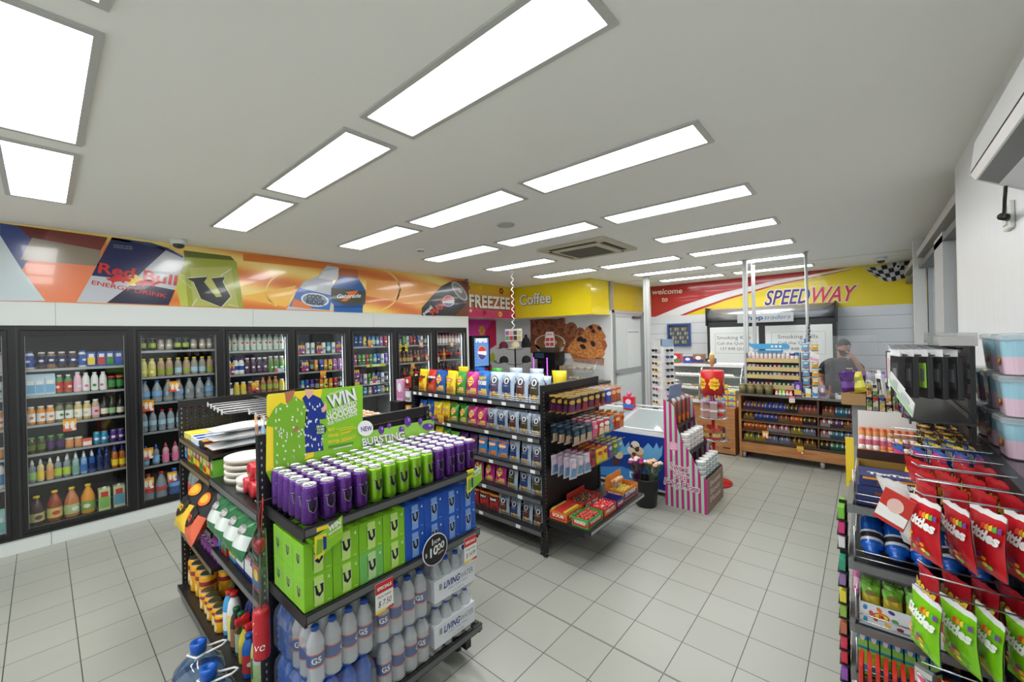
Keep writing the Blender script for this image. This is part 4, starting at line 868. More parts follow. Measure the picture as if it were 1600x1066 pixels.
for z in (1.187, 1.03, .716, .49): shelf(G1, gx0+.018, xm-.014, gy0+.012, gm-.02, z, '-y', .032, KR if z in (1.187, 1.03, .49) else TICK)
for z in (1.055, .85, .63): shelf(G1, xm-.002, gx1-.018, gy0+.012, gm-.02, z, '-y', .038)
shelf(G1, gx0+.018, gx1-.018, gy0-.02, gm-.02, .105, '-y', .036)
for z in (1.21, .9, .6, .2): shelf(G1, gx0+.018, gx1-.018, gm+.02, gy1+.08, z, '+y')
for z in (1.105, .75, .185): shelf(G1, gx1+.017, -1.762, .69, 1.685, z, '+x', .036, wire=True)
B(gx1+.02, -1.80, 1.60, 1.64, .05, .125, BLACK).obj('base_leg', G1); foot(G1, -1.9, 1.62)
# empty prong hooks with ticket flags and hanging stationery over the aisle side
def hook(par, x, y, z, d, ln, tagM=None, r=.0025):
    mb = MB(); e = Vector((x, y, z))+Vector(d)*ln
    mb.tube([(x, y, z), tuple(Vector((x, y, z))+Vector(d)*(ln*.93)), tuple(e+Vector((0, 0, .012)))], r, WIRE, 6)
    o = mb.obj('hook', par)
    if tagM is not None:
        t = MB(); dv = Vector(d); s = dv.cross(Vector((0, 0, 1)))*.018; c = e+Vector((0, 0, .022))
        mb2 = MB(); a = [c-s+Vector((0, 0, -.024)), c+s+Vector((0, 0, -.024)), c+s+Vector((0, 0, .006)), c-s+Vector((0, 0, .006))]
        mb2.add(a+[p-dv*.0015 for p in a], [(0, 1, 2, 3), (7, 6, 5, 4), (0, 4, 5, 1), (1, 5, 6, 2), (2, 6, 7, 3), (3, 7, 4, 0)], tagM); mb2.cyl(tuple(e+Vector((0, 0, .01))-dv*.35), tuple(e+Vector((0, 0, .012))), .0018, WIRE, 5); mb2.obj('ticket_flag', o)
    return o
TAGP = mat((196, 198, 194), .4)
hx = [-3.42, -3.34, -3.26, -3.18, -3.09, -2.98, -2.86, -2.72, -2.60, -2.48, -2.36]
for i, x in enumerate(hx): hook(G1, x, gm-.01, 1.45-.005*i, (0, -1, 0), .40 if i < 5 else .28, TAGP)
def pen(cM, bM):
    def mk():
        o = MB().box(-.024, .024, -.004, .004, -.17, 0, clear('blister', (.96, .97, .98), .2, .05, .14)).obj('pen_pack'); n = MB(); n.box(-.022, .022, -.0046, -.0040, -.05, -.006, cM); n.obj('card', o)
        n = MB()
        for s in (-1, 0, 1): n.cyl((s*.013, 0, -.16), (s*.013, 0, -.055), .0045, bM, 8)
        n.obj('pen', o); return o
    return mk
penc = [(P((60, 110, 190)), P((40, 80, 160))), (P((240, 160, 50)), P((180, 110, 50))), (P((236, 236, 236)), P((120, 180, 220))), (P((230, 150, 40)), P((200, 90, 40)))]
hook(G1, -2.05, .692, 1.17, (0, -1, 0), .085)
pname = ['blue', 'orange topped', 'white', 'amber']
k = 0
for i in range(5, 11):
    for j in range(3):
        t = (i+j//2) % 4
        place('pen%d' % t, pen(*penc[t]), (hx[i], .90+.035*j, 1.438-.005*i), 0, '%s pen pack, %s back on the %s stationery hook' % (pname[t], ORD[j], ORD[i-5]), 'stationery', 'pen packs on hooks')
# ------------------------------------------------------------------ energy drink cans on the end cap
def vcan(bodyc, speck):
    def mk():
        M, nt, N, L, b = nodes_of('can_print_%02x' % bodyc[0])
        tc = N.new('ShaderNodeTexCoord'); nz = N.new('ShaderNodeTexVoronoi'); nz.inputs['Scale'].default_value = 260
        L.new(tc.outputs['Object'], nz.inputs['Vector'])
        sp = N.new('ShaderNodeSeparateXYZ'); L.new(tc.outputs['Object'], sp.inputs[0])
        mr = N.new('ShaderNodeMapRange'); mr.inputs[1].default_value = .03; mr.inputs[2].default_value = .15; mr.inputs[3].default_value = .16; mr.inputs[4].default_value = .36; L.new(sp.outputs['Z'], mr.inputs[0])
        lt = N.new('ShaderNodeMath'); lt.operation = 'LESS_THAN'; L.new(nz.outputs['Distance'], lt.inputs[0]); L.new(mr.outputs[0], lt.inputs[1])
        mx = N.new('ShaderNodeMix'); mx.data_type = 'RGBA'; L.new(lt.outputs[0], mx.inputs[0]); mx.inputs[6].default_value = lin(bodyc)+(1,); mx.inputs[7].default_value = lin(speck)+(1,)
        L.new(mx.outputs[2], b.inputs['Base Color']); b.inputs['Metallic'].default_value = .55; b.inputs['Roughness'].default_value = .26
        o = can('energy_drink_can', .168, .033, M, None, mat((20, 20, 24), .3), 24)
        n = MB(); q = .0333; n.lathe([(q, .012), (q, .02)], mat(tuple(int(v*.7) for v in bodyc), .3, .4), 24, cap=False); n.obj('print_band', o)
        return o
    return mk
rnd = random.Random(5)
for j in range(6):
    for i in range(13):
        pur = i < 4 or i > 8
        x = -1.797-.0672*j; y = .735+i*.0765
        place('vp' if pur else 'vg', vcan((80, 34, 116), (136, 92, 176)) if pur else vcan((120, 176, 30), (176, 214, 90)), (x, y, 1.1062), rnd.uniform(-.35, .15),
              '%s energy drink can, %s row back, %s from the standee side' % ('purple' if pur else 'lime green', ORD[j], ORD[i]), 'drink can', 'energy drink cans on the end cap')
# ------------------------------------------------------------------ cardboard four-packs
BOXV = {'green': ((126, 190, 34), (190, 226, 120)), 'blue': ((26, 80, 178), (120, 160, 220)), 'pale green': ((110, 186, 90), (180, 220, 150))}
def vbox(cn_):
    c, c2 = BOXV[cn_]
    def mk():
        M = mat(c, .38); o = MB().box(-.055, .055, -.0605, .0605, 0, .14, M, bev=.0025).obj('drink_carton')
        n = MB(); fx = lambda k: (lambda x, y: (.0552+.0003*k, x, .07+y))
        put_poly(n, rrect(-.02, .02, -.062, .062, .006), mat(c2, .4), fx(1)); put_poly(n, rrect(-.024, -.019, -.05, .05, .002), mat(tuple(int(v*.8) for v in c), .4), fx(2)); n.obj('can_picture', o)
        n = MB(); put_poly(n, [(x*1.14, y*1.14) for x, y in V_LOGO], mat((206, 210, 206), .4), fx(2), .044); put_poly(n, V_LOGO, mat((22, 22, 26), .35), fx(3), .044)
        sy = lambda k: (lambda x, y: (x, -.0607-.0003*k, .07+y)); put_poly(n, [(x*1.14, y*1.14) for x, y in V_LOGO], mat((206, 210, 206), .4), sy(1), .038); put_poly(n, V_LOGO, mat((22, 22, 26), .35), sy(2), .038); n.obj('logo', o)
        n = MB(); put_text(n, '4', .014, mat((220, 230, 200), .4), lambda x, y: (.0557, .043+x, .105+y), bold=.0005); n.box(.0552, .0556, .034, .05, .012, .016, mat(c2, .4)); n.obj('lettering', o)
        return o
    return mk
for lay in range(2):
    for j in range(3):
        for i in range(8):
            cn_ = 'green' if i < 4 else 'blue'
            if i == 2 and lay == 0 and j == 0: cn_ = 'pale green'
            dx = -.035 if lay and i == 0 else 0
            place('vb'+cn_, vbox(cn_), (-1.827-.1115*j, .755+.1228*i, .7512+.1405*lay), rnd.uniform(-.012, .012),
                  '%s energy drink four-pack, %s from the standee side, %s layer, %s row back' % (cn_, ORD[i], ('lower', 'upper')[lay], ORD[j]), 'carton', 'energy drink four-packs')
# ------------------------------------------------------------------ standee and header card behind the cans
SB = -2.172
kb = lambda k: (lambda x, y: onp(400+x/8.883, 590+y/8.883, 0, SB+.0006*k))
st = empty('standee', 'yellow and lime competition standee picturing two people in hooded blankets', 'standee', (0, 0, 0))
LIMEB = mat((136, 196, 48), .4); YLB = mat((240, 214, 52), .4)
def uv_of(x, y): return kb(0)(x, y)
mb = MB(); p = [Vector(kb(0)(*q)) for q in [(150, 262), (175, 232), (1460, 108), (1482, 130), (1485, 1500), (230, 1500), (140, 1310)]]
for v in p: v.z = max(v.z, 1.1075)
mb.add(p+[v-Vector((.004, 0, 0)) for v in p], [tuple(range(6, -1, -1)), tuple(range(7, 14))]+[(i, (i+1) % 7, 7+(i+1) % 7, 7+i) for i in range(7)], LIMEB); mb.obj('board', st)
mb = MB(); sheet(kb(1), [(150, 262), (175, 232), (920, 160), (850, 560), (800, 1100), (240, 1290), (140, 1305)], YLB, mb); mb.obj('yellow_print', st)
SK1, SK2 = mat((176, 112, 84), .45), mat((224, 176, 150), .45)
def figure_print(body, bodyM, dark, dots, skin, head, hands, name):
    mb = MB(); sheet(kb(2), head, skin, mb); [sheet(kb(5), h_, skin, mb) for h_ in hands]; sheet(kb(3), body, bodyM, mb)
    r = random.Random(len(body))
    xs = [q[0] for q in body]; ys = [q[1] for q in body]
    n = 0
    while n < dots:
        x, y = r.uniform(min(xs), max(xs)), r.uniform(min(ys)+40, max(ys))
        c = False; j = len(body)-1
        for i in range(len(body)):
            (xi, yi), (xj, yj) = body[i], body[j]
            if (yi > y) != (yj > y) and x < (xj-xi)*(y-yi)/(yj-yi)+xi: c = not c
            j = i
        if c: sheet(kb(4), [(x-9, y-22), (x+4, y-24), (x+10, y+18), (x-4, y+22)] if n % 2 else ell(14, 16, 8, (x, y)), mat((226, 232, 226), .45), mb); n += 1
    mb.obj(name, st)
figure_print([(640, 290), (690, 240), (730, 300), (790, 238), (900, 290), (975, 440), (970, 570), (880, 580), (900, 720), (940, 1010), (690, 1050), (670, 700), (700, 420)], mat((24, 50, 140), .45), None, 30, SK2, [(678, 165), (800, 162), (790, 230), (760, 290), (720, 280), (680, 215)], [[(905, 430), (940, 400), (960, 330), (985, 380), (985, 440), (940, 485), (915, 480)]], 'blue_hooded_person_print')
figure_print([(345, 350), (420, 380), (470, 330), (540, 255), (600, 300), (680, 350), (712, 480), (690, 690), (670, 760), (690, 1060), (660, 1200), (245, 1290), (240, 690), (150, 670), (160, 590), (250, 430)], mat((120, 176, 44), .45), None, 46, SK1, [(390, 205), (540, 175), (530, 230), (500, 320), (450, 370), (415, 350), (405, 250)], [[(520, 720), (580, 665), (600, 700), (560, 740), (525, 770)], [(140, 520), (180, 560), (160, 590), (145, 570)]], 'green_hooded_person_print')
mb = MB(); GT = mat((20, 96, 70), .4)
txt_on(kb(2), mb, 'WIN', 165, GT, 1205, 375, -17, width=400, bold=10, shear=.1); txt_on(kb(3), mb, 'WIN', 165, W, 1217, 362, -17, width=400, bold=9, shear=.1)
txt_on(kb(3), mb, 'YOUR CHANCE TO', 26, W, 1110, 218, -17, width=200, bold=.5)
txt_on(kb(3), mb, 'U OVERSIZED', 62, W, 1205, 450, -20, width=430, bold=2); txt_on(kb(3), mb, 'HOODIES', 84, W, 1205, 538, -20, width=430, bold=4); txt_on(kb(3), mb, 'FOR YOU & A MATE', 40, W, 1205, 592, -20, width=430, bold=1.5)
txt_on(kb(3), mb, 'BUY', 42, YLB, 1050, 742, -8, width=95, bold=1.5); txt_on(kb(3), mb, 'GRAB', 42, YLB, 1075, 822, -8, width=145, bold=1.5); txt_on(kb(3), mb, 'ENTER', 42, YLB, 1085, 908, -8, width=165, bold=1.5)
for y, x0, x1 in ((715, 1115, 1360), (735, 1160, 1400), (775, 1165, 1335), (795, 1165, 1300), (845, 1185, 1390), (865, 1185, 1380), (885, 1185, 1330)): sheet(kb(3), [(x0, y), (x1, y-45), (x1, y-35), (x0, y+10)], YLB, mb)
sheet(kb(3), [(1005, 950), (1350, 890), (1350, 930), (1005, 985)], mat((90, 150, 40), .4), mb); sheet(kb(3), [(1075, 988), (1335, 930), (1335, 945), (1075, 1002)], W, mb)
sheet(kb(6), ell(80, 78, 24, (898, 718)), mat((14, 90, 70), .4), mb)
for q, t in enumerate(('FROM', 'THIS', 'STORE')): txt_on(kb(7), mb, t, 30, W, 898, 695+q*42, -8, width=105, bold=1)
mb.obj('lettering', st)
hd = empty('header_card', 'low lime header card with purple balloons announcing a new flavour', 'sign', (0, 0, 0))
kn = lambda k: (lambda x, y: onp(540+x/9.69, 590+y/9.69, 0, SB+.002+.0006*k))
mb = MB(); p = [Vector(kn(0)(*q)) for q in [(255, 850), (420, 800), (1340, 630), (1340, 640), (1345, 1500), (255, 1500)]]
for v in p: v.z = max(v.z, 1.1075)
mb.add(p+[v-Vector((.003, 0, 0)) for v in p], [tuple(range(5, -1, -1)), tuple(range(6, 12))]+[(i, (i+1) % 6, 6+(i+1) % 6, 6+i) for i in range(6)], mat((150, 206, 80), .4)); mb.obj('card', hd)
mb = MB(); PB = mat((104, 62, 160), .35); PBL = mat((190, 160, 220), .35)
for x, y, a, b_ in ((540, 795, 46, 62), (660, 728, 34, 36), (942, 668, 54, 76), (846, 788, 42, 48), (1130, 662, 34, 52), (1322, 620, 26, 38), (1250, 745, 90, 50)):
    sheet(kn(3), ell(a, b_, 18, (x, y)), PB, mb); sheet(kn(4), ell(a*.25, b_*.35, 10, (x+a*.3, y-b_*.35)), PBL, mb); sheet(kn(3), [(x-3, y+b_), (x+3, y+b_), (x+8, y+b_+14), (x-8, y+b_+14)], PB, mb)
mb.obj('balloon_print', hd)
mb = MB(); sheet(kn(5), ell(118, 118, 28, (300, 770)), mat((244, 244, 246), .4), mb); txt_on(kn(6), mb, 'NEW', 70, PB, 320, 810, -8, width=170, bold=2.5)
txt_on(kn(6), mb, 'BURSTING', 105, mat((60, 50, 80), .4), 592, 985, -10, width=650, bold=6); txt_on(kn(7), mb, 'BURSTING', 105, W, 584, 978, -10, width=650, bold=4); mb.obj('lettering', hd)
# ------------------------------------------------------------------ wobbler cards, price roundel and red specials tickets on the shelf fronts
def wob():
    r = root_of('shelf_card'); mb = MB(); T = Matrix(((0, 0, 1, 0), (1, 0, 0, 0), (0, 1, 0, 0), (0, 0, 0, 1)))
    mb.prism([(-.06, -.115), (-.022, -.105), (.06, -.07), (.06, .03), (.005, .0), (-.06, -.02)], 0, .0015, LIMEB, T=T); mb.box(-.012, 0, -.05, 0, -.004, .012, YLB); mb.obj('card', r)
    f = lambda k: (lambda x, y: (.0017+.0004*k, x, y))
    n = MB(); put_poly(n, [(-.06, -.115), (-.022, -.105), (-.01, -.02), (-.06, -.02)], YLB, f(0)); put_poly(n, [(-.056, -.1), (-.03, -.095), (-.026, -.04), (-.05, -.035)], mat((120, 176, 44), .45), f(1)); put_poly(n, [(-.026, -.09), (-.012, -.085), (-.012, -.035), (-.026, -.03)], mat((24, 50, 140), .45), f(2)); n.obj('figure_print', r)
    n = MB(); put_text(n, 'WIN', .022, W, lambda x, y: f(1)(.026+x, -.012+.3*x+y), width=.055, bold=.0015); put_text(n, 'HOODIES', .009, W, lambda x, y: f(1)(.026+x, -.028+.3*x+y), width=.055, bold=.0006); put_text(n, 'FOR YOU', .006, YLB, lambda x, y: f(1)(.024+x, -.045+.3*x+y), width=.05); n.obj('lettering', r)
    return r
place('wob', wob, (-1.745, .79, 1.085), 0, 'lime shelf card reading win, hung below the purple cans near the standee', 'shelf card', 'lime win cards')
place('wob', wob, (-1.745, 1.645, 1.10), 0, 'lime shelf card reading win, hung at the far corner above blue cartons', 'shelf card', 'lime win cards')
r = empty('price_roundel', 'black round price sign with white chalk style figures on the carton shelf', 'price sign', (-1.742, 1.347, .765))
T = Matrix(((0, 0, 1, 0), (1, 0, 0, 0), (0, 1, 0, 0), (0, 0, 0, 1)))
MB().prism(ell(.082, .082, 32), 0, .002, mat((236, 236, 236), .4), T=T).obj('rim', r); MB().prism(ell(.077, .077, 32), .002, .003, mat((20, 20, 22), .4), T=T).obj('disc', r)
n = MB(); rt = lambda s, h, x0, y0, **k: put_text(n, s, h, W, lambda x, y: (.0034, x0+x, y0+.18*x+y), **k)
rt('1', .03, -.018, .028, bold=.001); rt('FOR', .016, .012, .032, bold=.0005); rt('$', .02, -.06, -.02); rt('10', .044, -.014, -.028, bold=.002); rt('00', .034, .036, -.01, bold=.001); rt('250ML', .01, .036, -.032); n.obj('lettering', r)
def special(h1, h2):
    def mk():
        o = B(0, .0015, -.047, .047, -.14, 0, W).obj('price_ticket'); n = MB(); n.box(.0015, .002, -.047, .047, -.05, 0, RED_); put_text(n, 'SPECIALS', .014, W, lambda x, y: (.0024, x, y-.034), width=.075, bold=.0008); n.obj('red_header', o)
        n = MB(); put_poly(n, [(-.047, -.14), (.047, -.14), (.047, -.128), (-.02, -.132)], RED_, lambda x, y: (.0018, x, y)); put_poly(n, [(-.047, -.14), (0, -.14), (.02, -.13), (-.047, -.126)], YEL_, lambda x, y: (.0022, x, y)); n.obj('corner_print', o)
        n = MB(); put_text(n, h1, .012, DARK, lambda x, y: (.002, x, y-.072), width=.075, shear=.2); put_text(n, h2, .026, DARK, lambda x, y: (.002, x, y-.112), width=.07, shear=.2); n.obj('handwriting', o); return o
    return mk
place('sp1', special('Pure water', '$ 7.50'), (-1.744, 1.045, .738), (0, 0, 0), 'red topped specials ticket with handwritten 7.50 above the water bottles', 'price ticket')
place('sp2', special('Living water', '$ 14.99'), (-1.744, 1.60, .735), (0, 0, 0), 'red topped specials ticket at the far corner above the white water packs', 'price ticket')
# ------------------------------------------------------------------ water packs on the bottom shelf of the end cap
PETW = clear('pet_water', (.95, .97, .98), .4, .05, .5, (236, 240, 243)); PETB = clear('pet_blue', (.4, .68, .95), .35, .05, .62, (20, 112, 214))
FILM = clear('shrink_film', (.97, .975, .98), .42, .12, .05, (236, 238, 240))
LABB = P((58, 84, 150)); ORL = P((226, 110, 70))
def bottle_parts(parent, x, y, h, r, bodyM, labM, capM, strip, sd, mark=True):
    key = ('wb', h, r, bodyM.name, labM.name if labM else '')
    if key not in _proto:
        pr = [(a*r, z*h) for a, z in [(.8, 0), (.97, .015), (1, .06), (.96, .1), (1, .14), (.96, .18), (1, .22), (.96, .26), (1, .30), (1, .58), (.96, .62), (1, .66), (.97, .72), (.62, .86), (.40, .92), (.38, .95)]]
        a = MB().lathe(pr, bodyM, 16).obj('bottle', parent); cp = MB(); cp.lathe([(.44*r, .93*h), (.46*r, .99*h), (.40*r, h)], capM, 14); cp.obj('cap', a)
        if labM:
            l = MB(); l.lathe([(r*1.01, .33*h), (r*1.01, .57*h)], labM, 16, cap=False); l.lathe([(r*1.02, .32*h), (r*1.02, .345*h)], strip, 16, cap=False); l.lathe([(r*1.02, .555*h), (r*1.02, .575*h)], strip, 16, cap=False)
            q = r*1.025; put_text(l, 'G5', .024, W, lambda x, y: (q*math.cos(x/q), q*math.sin(x/q), .405*h+y), bold=.001); put_poly(l, rrect(-.014, .014, -.02, .02, .002), W, lambda x, y: (q*math.cos(2.1+x/q), q*math.sin(2.1+x/q), .45*h+y)); l.obj('label', a)
        _proto[key] = a
    else:
        src = _proto[key]; a = src.copy(); COL.objects.link(a); a.parent = parent
        for g in src.children: d = g.copy(); COL.objects.link(d); d.parent = a
    a.location = (x, y, 0); a.rotation_euler = (0, 0, sd)
    return a
def wpack(nx, ny, h, r, bodyM, labM, capM, strip=None, wrap=None):
    rt_ = root_of('water_pack'); rr = random.Random(nx*7+ny)
    for i in range(nx):
        for j in range(ny): bottle_parts(rt_, -r-i*2.06*r, r+j*2.06*r, h, r, bodyM, labM, capM, strip, rr.uniform(-1.2, 1.2))
    x1, y1 = -nx*2.06*r, ny*2.06*r; m = MB(); e = .003
    ring = lambda z, d: [(e-d, -e+d, z), (e-d, y1+e-d, z), (x1-e+d, y1+e-d, z), (x1-e+d, -e+d, z)]
    m.loft([ring(.004, .012), ring(.02, 0), ring(h*.6, 0), ring(h*.78, .006), ring(h*.93, .024)], FILM, cap=False, smooth=False); m.obj('shrink_film', rt_)
    if wrap: wrap(rt_, y1, x1)
    return rt_
def lw_wrap(rt_, y1, x1):
    h = .235; m = MB(); M = mat((222, 226, 232), .35); m.box(x1-.005, .005, -.005, y1+.005, .03, h*.62, M); m.obj('printed_wrap', rt_)
    n = MB(); put_text(n, 'LIVING', .034, mat((40, 60, 140), .4), lambda x, y: (.0056, .115+x, .085+y), width=.12, bold=.0016, shear=.25); put_text(n, 'WATER', .03, mat((120, 124, 134), .4), lambda x, y: (.0056, .228+x, .085+y), width=.10)
    put_text(n, 'PURELY SIMPLY FRESH', .008, mat((110, 116, 140), .4), lambda x, y: (.0056, .16+x, .066+y), width=.14); put_text(n, '12 x 600ML', .01, mat((150, 154, 160), .4), lambda x, y: (.0056, .16+x, .040+y), width=.09)
    for k_ in range(5): n.box(.0055, .006, .028+k_*.004, .030+k_*.004, .09, .122, mat((110, 116, 140), .4))
    n.obj('lettering', rt_)
BCAP = P((30, 76, 170))
sx = -1.768
pk = [('pb', lambda: wpack(3, 4, .235, .0365, PETB, None, BCAP), (sx, .702, .187), 'blue tinted water pack under the clear one at the standee corner'),
      ('pb2', lambda: wpack(2, 4, .235, .0365, PETB, None, BCAP), (sx-.232, .702, .187), 'blue tinted water pack behind at the bottom of the end cap'),
      ('pc', lambda: wpack(3, 4, .235, .0365, PETW, LABB, BCAP, ORL), (sx, .712, .4255), 'clear blue-label water pack, upper one at the standee corner'),
      ('pc', None, (sx, 1.035, .187), 'clear blue-label water pack, lower one beside the white packs'),
      ('pc', None, (sx, 1.027, .4255), 'clear blue-label water pack, upper one beside the white packs'),
      ('pl', lambda: wpack(3, 4, .235, .0345, PETW, None, BCAP, None, lw_wrap), (sx-.004, 1.355, .187), 'white wrapped water pack at the far corner, lower of two'),
      ('pl', None, (sx-.004, 1.36, .4255), 'white wrapped water pack at the far corner, upper of two'),
      ('pb2', None, (sx-.232, .705, .4255), 'blue tinted water pack behind the upper clear pack')]
for key, mk, loc, lab in pk: place(key, mk, loc, 0, lab, 'water pack', 'water packs on the end cap')
# ------------------------------------------------------------------ ten litre water bottles on the floor
BIGB = clear('big_water', (.62, .76, .9), .4, .04, .2, (60, 100, 160))
def big():
    r = root_of('water_bottle'); mb = MB(); mb.lathe([(.10, 0), (.112, .012), (.112, .06), (.106, .075), (.112, .09), (.112, .13), (.106, .145), (.112, .16), (.112, .20), (.10, .245), (.06, .285), (.03, .30), (.028, .32)], BIGB, 24); mb.obj('body', r)
    mb = MB(); mb.lathe([(.034, .312), (.036, .352), (.034, .362), (.016, .3625), (.014, .356)], P((24, 92, 190)), 20); mb.obj('cap', r)
    mb = MB(); pts = [(.036, -.028, .308), (.0, -.046, .306), (-.046, 0, .306), (0, .046, .306), (.036, .028, .308), (.10, .02, .318), (.12, .0, .322), (.10, -.02, .318), (.036, -.028, .308)]
    mb.tube(pts, .0055, W, 6); mb.obj('carry_handle', r); MB().lathe([(.1128, .165), (.1128, .198)], LABB, 24, cap=False).obj('label', r); return r
for i, (x, y) in enumerate(((-2.60, .50), (-2.36, .49), (-2.11, .46))):
    place('big', big, (x, y, 0), 1.2-.2*i, 'big blue capped water bottle on the floor, %s from the tube rose' % ORD[2-i], 'water bottle', 'ten litre water bottles')
# rose in a tube hung on the upright
r = empty('rose_tube', 'single red rose in a clear tube with red foot hanging on the near gondola', 'rose', (-2.05, .62, .485))
MB().lathe([(.031, .20), (.028, .52), (.027, .56)], clear('tube_clear', (.97, .98, .98), .3, .05), 20, cap=False).obj('tube', r)
MB().lathe([(.032, 0), (.034, .01), (.034, .20), (.031, .21)], P((190, 30, 40), .2), 24).obj('red_foot', r)
n = MB(); q = lambda x, y: (.0345*math.cos(-1.0+x/.0345), .0345*math.sin(-1.0+x/.0345), .09+y); put_text(n, 'L', .05, W, lambda x, y: q(x-.015, y+.03), shear=.3); put_text(n, 've', .036, W, lambda x, y: q(x+.012, y-.045), shear=.2); n.obj('lettering', r)
MB().tube([(0, 0, .2), (.004, 0, .35), (0, 0, .46)], .003, P((60, 110, 50)), 6).obj('stem', r)
n = MB(); n.ball((0, 0, .49), .022, P((150, 20, 36)), 12, 6, (1, 1, 1.3)); [n.loft([[(.012*math.cos(a+d), .012*math.sin(a+d), .46+z) for d, z in ((-.6, 0), (0, 0), (.6, 0))], [(.027*math.cos(a+d), .027*math.sin(a+d), .505+z) for d, z in ((-.5, 0), (0, .012), (.5, 0))]], P((176, 24, 40)), closed=False, smooth=True) for a in (0, 1.25, 2.5, 3.75, 5)]; n.obj('flower', r)
n = MB()
for a, z in ((.4, .38), (2.4, .34), (4.2, .40)): n.add([(0, 0, z), (.022*math.cos(a-.5), .022*math.sin(a-.5), z+.03), (.030*math.cos(a), .030*math.sin(a), z+.065), (.022*math.cos(a+.5), .022*math.sin(a+.5), z+.03)], [(0, 1, 2, 3)], P((50, 90, 54)))
n.obj('leaf', r); MB().tube([(-.025, 0, .56), (-.012, .012, .66), (0, .018, .70), (.012, .012, .66), (.025, 0, .56)], .0025, P((180, 30, 40)), 6).obj('ribbon', r)
# ================================================================== packets, boxes and bags
def pillow(w_, h, d, mf, seal=.05, nu=10, nv=12, top=None):
    """a filled packet standing on its lower edge, front towards -y; mf(u, v) -> material; returns (MB, surface function)"""
    def th(u, v):
        a = max(math.sin(PI*min(max(u, 0), 1)), 0)**.55; vv = (v-seal)/(1-2*seal)
        if vv <= 0 or vv >= 1: return .0012
        return .0012+d/2*a*max(math.sin(PI*vv**.8), 0)**.55
    def xs(u, v): return (u-.5)*w_*(1-.10*math.sin(PI*v)**2)
    def zs(u, v): return v*h+.003*math.sin(31*u+w_*90)*max(0, v*2-1)**3
    mb = MB()
    mb.grid(lambda u, v: (xs(u, v), -th(u, v)+.003*math.sin(9*u+7*v)*math.sin(PI*u)*math.sin(PI*v)+.004*math.sin(24*u+5*v)*max(0, abs(v-.5)*2-.5)*math.sin(PI*u)*(v < .97), zs(u, v)), nu, nv, None, True, mf)
    mb.grid(lambda u, v: (xs(1-u, v), th(1-u, v), zs(1-u, v)), nu, nv, None, True, lambda u, v: mf(1-u, v))
    return mb, (lambda x, z: (x, -th(x/w_+.5, z/h)-.0042, z))
def foil(c, r=.28): return mat(c, r, .15, coat=.2)
CHIP = mat((226, 186, 96), .5); CHIPD = mat((196, 140, 60), .5)
def chipbag(name, base, food, w_=.155, h=.225, d=.07, brand=None, emb=None, low=.34, top=None, seed=0, acc=None):
    def mk():
        r = random.Random(seed+hash(name) % 7); edge = [low+r.uniform(-.05, .07) for _ in range(12)]
        Mb, Mf = foil(base), food
        def mf(u, v):
            if v > .95 or v < .04: return foil(tuple(min(int(q*1.12)+10, 255) for q in base), .2)
            if top and v > .80: return top
            return Mf if v < edge[min(int(u*12), 11)]-abs(u-.6)*.35 and .05 < u < .95 and v > .06 else Mb
        mb, fs = pillow(w_, h, d, mf); o = mb.obj(name); n = MB()
        up = lambda k: (lambda x, z: (lambda p: (p[0], p[1]-.0006*k, p[2]))(fs(x, z)))
        if emb == 'diamond':
            put_star(n, [(0, .052), (.05, 0), (0, -.05), (-.05, 0)], YEL_, up(1), 1, (0, h*.60)); put_star(n, ell(.05, .0165, 14), RED_, up(2), 1, (0, h*.60)); put_text(n, brand, .017, W, up(4), at=(0, h*.565), width=.078, bold=.0008, shear=.15)
        elif emb == 'tri':
            put_star(n, [(-.06, .0), (.06, .01), (0, -.055)], acc, up(1), 1, (0, h*.62)); put_text(n, brand, .024, W if base[2] > 30 and base[1] < 90 else DARK, up(3), at=(0, h*.62), width=.125, bold=.0016)
        elif emb == 'ring':
            put_star(n, [(-.045, .10), (.045, .10), (.05, .0), (0, -.02), (-.05, .0)], acc, up(1), 1, (0, h*.30)); put_star(n, ell(.036, .036, 20), mat((40, 40, 46), .4), up(2), 1, (0, h*.70)); put_star(n, ell(.029, .029, 20), mat((214, 220, 226), .4), up(3), 1, (0, h*.70)); put_star(n, ell(.014, .018, 12), mat((40, 40, 46), .4), up(4), 1, (.002, h*.69))
            put_text(n, 'DELI', .009, W, up(3), at=(0, h*.50), width=.05); put_star(n, ell(.026, .02, 12), CHIP, up(3), 1, (.008, h*.2)); put_star(n, ell(.018, .016, 12), CHIPD, up(4), 1, (-.016, h*.16))
        elif emb == 'words':
            a, b_ = (brand+' ').split(' ')[:2]
            put_text(n, a, .026, acc, up(2), at=(0, h*.66), width=.11, bold=.002); 
            if b_: put_text(n, b_, .032, W, up(2), at=(0, h*.48), width=.125, bold=.0025)
        elif emb == 'oval':
            put_star(n, ell(.056, .024, 16), acc, up(1), 1, (0, h*.66)); put_text(n, brand, .022, W, up(3), at=(0, h*.66-.009), width=.095, bold=.0012, shear=.1)
        n.obj('logo', o)
        return o
    return mk
SB_ = (178, 196, 214)
